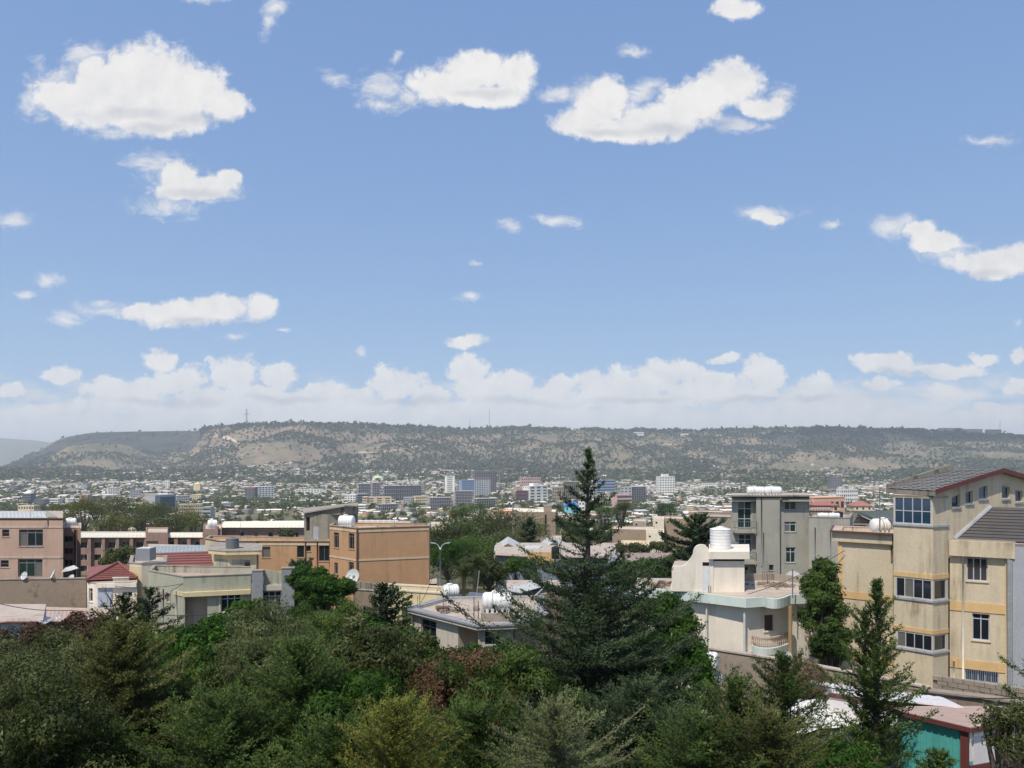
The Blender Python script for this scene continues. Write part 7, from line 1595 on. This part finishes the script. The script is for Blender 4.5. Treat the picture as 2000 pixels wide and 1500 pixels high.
for nm, lab, px, Y, py, rx, rz, mt, sd, lf, asp in FT:
    near = Y < 40
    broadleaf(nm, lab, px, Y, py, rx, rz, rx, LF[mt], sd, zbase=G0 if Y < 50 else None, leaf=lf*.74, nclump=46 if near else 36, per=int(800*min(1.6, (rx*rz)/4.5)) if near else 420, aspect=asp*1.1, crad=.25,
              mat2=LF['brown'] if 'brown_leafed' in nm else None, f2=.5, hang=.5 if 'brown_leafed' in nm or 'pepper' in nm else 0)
# undergrowth that closes the gaps between the garden trees
def undergrowth():
    g = np.random.default_rng(99); n = 60000; Y = g.uniform(9, 60, n); X = (g.uniform(-100, 1460, n)-1000)/F*Y*1.05; k = (Y < 34) | (g.random(n) < .5); X, Y = X[k], Y[k]
    h = fbm(X/2.2, Y/2.2, 3, 5)*4.2; Z = G0+h*g.random(len(X))**.5+.2; C = np.stack([X, Y, Z], 1)
    V = leaf_quads(C, g.normal(size=C.shape), .3*(.5+g.random(len(X))), .16, g); tag(link('undergrowth', leaf_mesh('undergrowth', V, np.clip(g.normal(.35, .2, len(X)), 0, 1), LF['deep'])), 'dark green undergrowth beneath the garden trees', None, None, 'stuff')
undergrowth()
# blue sheet glimpsed through the lower left trees, white blossom spots
m = MB(); q_ = [P(45, 1480, 19.5), P(85, 1474, 19.8), P(90, 1490, 19.2), P(50, 1496, 19)]; m.prism(q_, (0, .1, -.04)); tag(m.build('plastic_sheet', M['bluetarp']), 'scrap of blue plastic sheet seen through the lower left trees', 'plastic sheet')
bo = MB(); rg = random.Random(3)
for k in range(46):
    px, py = (rg.gauss(752, 9), rg.gauss(1243, 6)) if k < 34 else (rg.gauss(760, 14), rg.gauss(1250, 8)); c = P(px, py, 34.2); s = rg.uniform(.02, .06); bo.prism([c+Vector((-s, 0, -s)), c+Vector((s, .01, -s)), c+Vector((s*.8, 0, s)), c+Vector((-s, .01, s*.7))], (0, .03, 0))
tag(bo.build('blossom', M['blossom']), 'white blossom clusters in the dark green tree near the beige house', None, None, 'stuff')
# ------------------------------------------------------------------ roof clutter, bare tree
def antenna(px, py, Y, h, label, w=.7):
    x, y, z = P(px, py, Y); root = empty('tv_antenna', (x, y, z), label, 'antenna'); m = MB(); m.tube([(x, y, z-.1), (x+.03, y, z+h)], .02, 5); m.build('mast', M['dframe'], root)
    m = MB(); m.tube([(x-w*.6, y, z+h-.05), (x+w*.6, y, z+h-.02)], .012, 4); m.build('boom', M['dframe'], root)
    for k in range(5): m = MB(); a = x-w*.55+w*1.1*k/4; m.tube([(a, y-.28, z+h-.04), (a, y+.28, z+h-.04)], .008, 3); m.build('element', M['dframe'], root)
for a_ in ((60, 1012, 80.5, 1.6, 'television antenna on the salmon building roof edge'), (470, 1056, 85, 2.2, 'television antenna on the orange wing roof, left one'), (560, 1056, 85, 1.3, 'television antenna on the orange wing roof, right one'), (770, 1029, 83.2, 1.2, 'television antenna on the plain orange building roof'), (1550, 969, 92.5, 1.3, 'television antenna on the green-windowed building roof'), (330, 1121, 62.3, 1.4, 'television antenna on the sage green parapet'), (1665, 1037, 46.5, .9, 'short television antenna on the tan wing roof')): antenna(*a_)
rg = random.Random(12)
def junk(label, px, py, Y, n, sx, sy, mats):
    x, y, z = P(px, py, Y); root = empty('roof_junk', (x, y, z), label, 'rubbish')
    for k in range(n):
        a, c = rg.uniform(-sx, sx), rg.uniform(-sy, sy); l, w, h = rg.uniform(.15, .7), rg.uniform(.06, .25), rg.uniform(.04, .22); t = rg.uniform(0, 3.1); ca, sa = math.cos(t), math.sin(t); zz = z+.004+.003*k
        m = MB(); m.prism([(x+a+l*ca*i_-w*sa*j_, y+c+l*sa*i_+w*ca*j_, zz) for i_, j_ in ((-1, -1), (1, -1), (1, 1), (-1, 1))], (0, 0, h)); m.build(('plank', 'slab', 'crate')[k % 3], M[mats[k % len(mats)]], root)
zc = 900+8.88*F/45
junk('planks and broken slabs lying on the beige flat roof', 900, 900+(8.96)*F/45.5, 45.5, 6, 1.3, .9, ('timber', 'mud', 'greyblue', 'rust')); junk('boards and blocks on the beige roof behind the lying tank', 955, 900+8.96*F/46.5, 46.5, 4, 1.0, .5, ('timber', 'block'))
junk('blocks left along the orange wing roof', 545, 900+9.18*F/86.3, 86.3, 12, 3.2, .6, ('block', 'timber', 'greyroof')); junk('boards on the left end of the white house roof', 1290, 900+7.99*F/49.3, 49.3, 9, .9, .8, ('rust', 'timber', 'mud'))
junk('odd blocks on the plain orange building roof', 760, 900+7.33*F/83.8, 83.8, 8, 2.0, .6, ('block', 'concrete', 'timber'))
def bare_tree(px, Y, top, label, seed):
    rg = random.Random(seed); x, y = XY(px, Y); root = empty('bare_tree', (x, y, G0), label, 'tree'); zt = ZP(top, Y); tr = MB(); br = MB()
    def grow(p, d, l, r, dep):
        q = p+d*l; m = p.lerp(q, .5)+Vector((rg.uniform(-.06, .06), rg.uniform(-.06, .06), 0))*l; (tr if dep == 0 else br).tube([p, m, q], [r, r*.85, r*.7], 5, cap=False)
        if dep < 4:
            for k in range(3 if dep else 4): grow(q if k < 2 else m, (d+Vector((rg.uniform(-.8, .8), rg.uniform(-.8, .8), rg.uniform(-.1, .5)))).normalized(), l*rg.uniform(.5, .75)*(.22 if dep == 0 else 1), r*.5, dep+1)
    H = zt-G0; grow(Vector((x, y, G0)), Vector((.03, 0, 1)).normalized(), H*.80, .09, 0); tr.build('trunk', M['bark'], root); tag(br.build('branch', M['bark'], root), kind='stuff')
bare_tree(214, 36, 1140, 'bare brown tree in front of the red hip roofed house', 3)
for lab, pts in (('thin cable running from the street lamp to the centre house', ((860, 1080, 75), (812, 1194, 46.4))), ('thin cable from the sage green house to the brown wall', ((358, 1140, 60), (168, 1132, 66.4))), ('cable hanging along the white house front', ((1384, 1176, 46.3), (1650, 1075, 45.6)))):
    m = MB(); A, B = P(*pts[0]), P(*pts[1]); m.tube([A.lerp(B, k/10)+Vector((0, 0, -.5*4*(k/10)*(1-k/10))) for k in range(11)], .02, 4); tag(m.build('overhead_cable', M['wire']), lab, 'cable')
# ------------------------------------------------------------------ clouds overhead and behind, whose shade lies on the gardens and the ridge
def cloud(label, target, alt, rx, ry, rz, seed, trans=.35, az=0.0):
    t = (alt-target[2])/sdir.z; c = Vector(target)+sdir*t; g = np.random.default_rng(seed)
    import bmesh
    bm = bmesh.new(); bmesh.ops.create_icosphere(bm, subdivisions=5, radius=1.0)
    co = np.array([v.co[:] for v in bm.verts]); nn = fbm(co[:, 0]*2.2+seed, co[:, 1]*2.2+co[:, 2], 5, seed)+.5*fbm(co[:, 0]*6+co[:, 2]*3, co[:, 1]*6, 3, seed+1); r = .45+.75*nn
    for v, k in zip(bm.verts, r):
        v.co = v.co*k; v.co.x *= rx; v.co.y *= ry; v.co.z *= rz*(1 if v.co.z > 0 else .25)
    me = bpy.data.meshes.new('cloud'); bm.to_mesh(me); bm.free(); me.polygons.foreach_set('use_smooth', [True]*len(me.polygons)); me.materials.append(cloud_mat(trans))
    o = link('cloud', me, None, c); o.rotation_euler[2] = az; return tag(o, label, None, None, 'stuff')
_cm = {}
def cloud_mat(tr):
    if tr in _cm: return _cm[tr]
    m, N, L, b = new_mat('thin_cloud'); t = nnode(N, 'ShaderNodeBsdfTransparent'); d = nnode(N, 'ShaderNodeBsdfTranslucent'); d.inputs[0].default_value = (.9, .9, .92, 1); df = nnode(N, 'ShaderNodeBsdfDiffuse'); df.inputs[0].default_value = (.9, .9, .92, 1)
    a = nnode(N, 'ShaderNodeMixShader'); L.new(d.outputs[0], a.inputs[1]); L.new(df.outputs[0], a.inputs[2]); s = nnode(N, 'ShaderNodeMixShader'); s.inputs[0].default_value = 1-tr
    L.new(t.outputs[0], s.inputs[1]); L.new(a.outputs[0], s.inputs[2]); L.new(s.outputs[0], N['Material Output'].inputs['Surface']); _cm[tr] = m; return m
if SHADE:
    cloud('cloud above the gardens', (10, 50, 0), 1500, 240, 125, 50, 11, .88)
    cloud('cloud whose shade lies on the mesa slope', (-2350, 4550, 130), 3600, 720, 600, 120, 12, .45)
    cloud('cloud whose shade lies on the right end of the ridge', (2300, 4150, 190), 3400, 900, 260, 120, 13, .45)
# ------------------------------------------------------------------ air
hz = MB(); hz.box(-11500, 11500, -400, 14500, CZ-140, CZ+420); hm = bpy.data.materials.new('haze'); hm.use_nodes = True; hn = hm.node_tree.nodes; hn.clear()
ho = hn.new('ShaderNodeOutputMaterial'); hv = hn.new('ShaderNodeVolumePrincipled'); hv.inputs['Color'].default_value = (.86, .92, 1.0, 1); hv.inputs['Density'].default_value = HAZE; hv.inputs['Anisotropy'].default_value = .3
hm.node_tree.links.new(hv.outputs[0], ho.inputs['Volume'])
if HAZE > 0: tag(hz.build('haze', hm), 'thin pale haze over the valley', None, None, 'stuff')
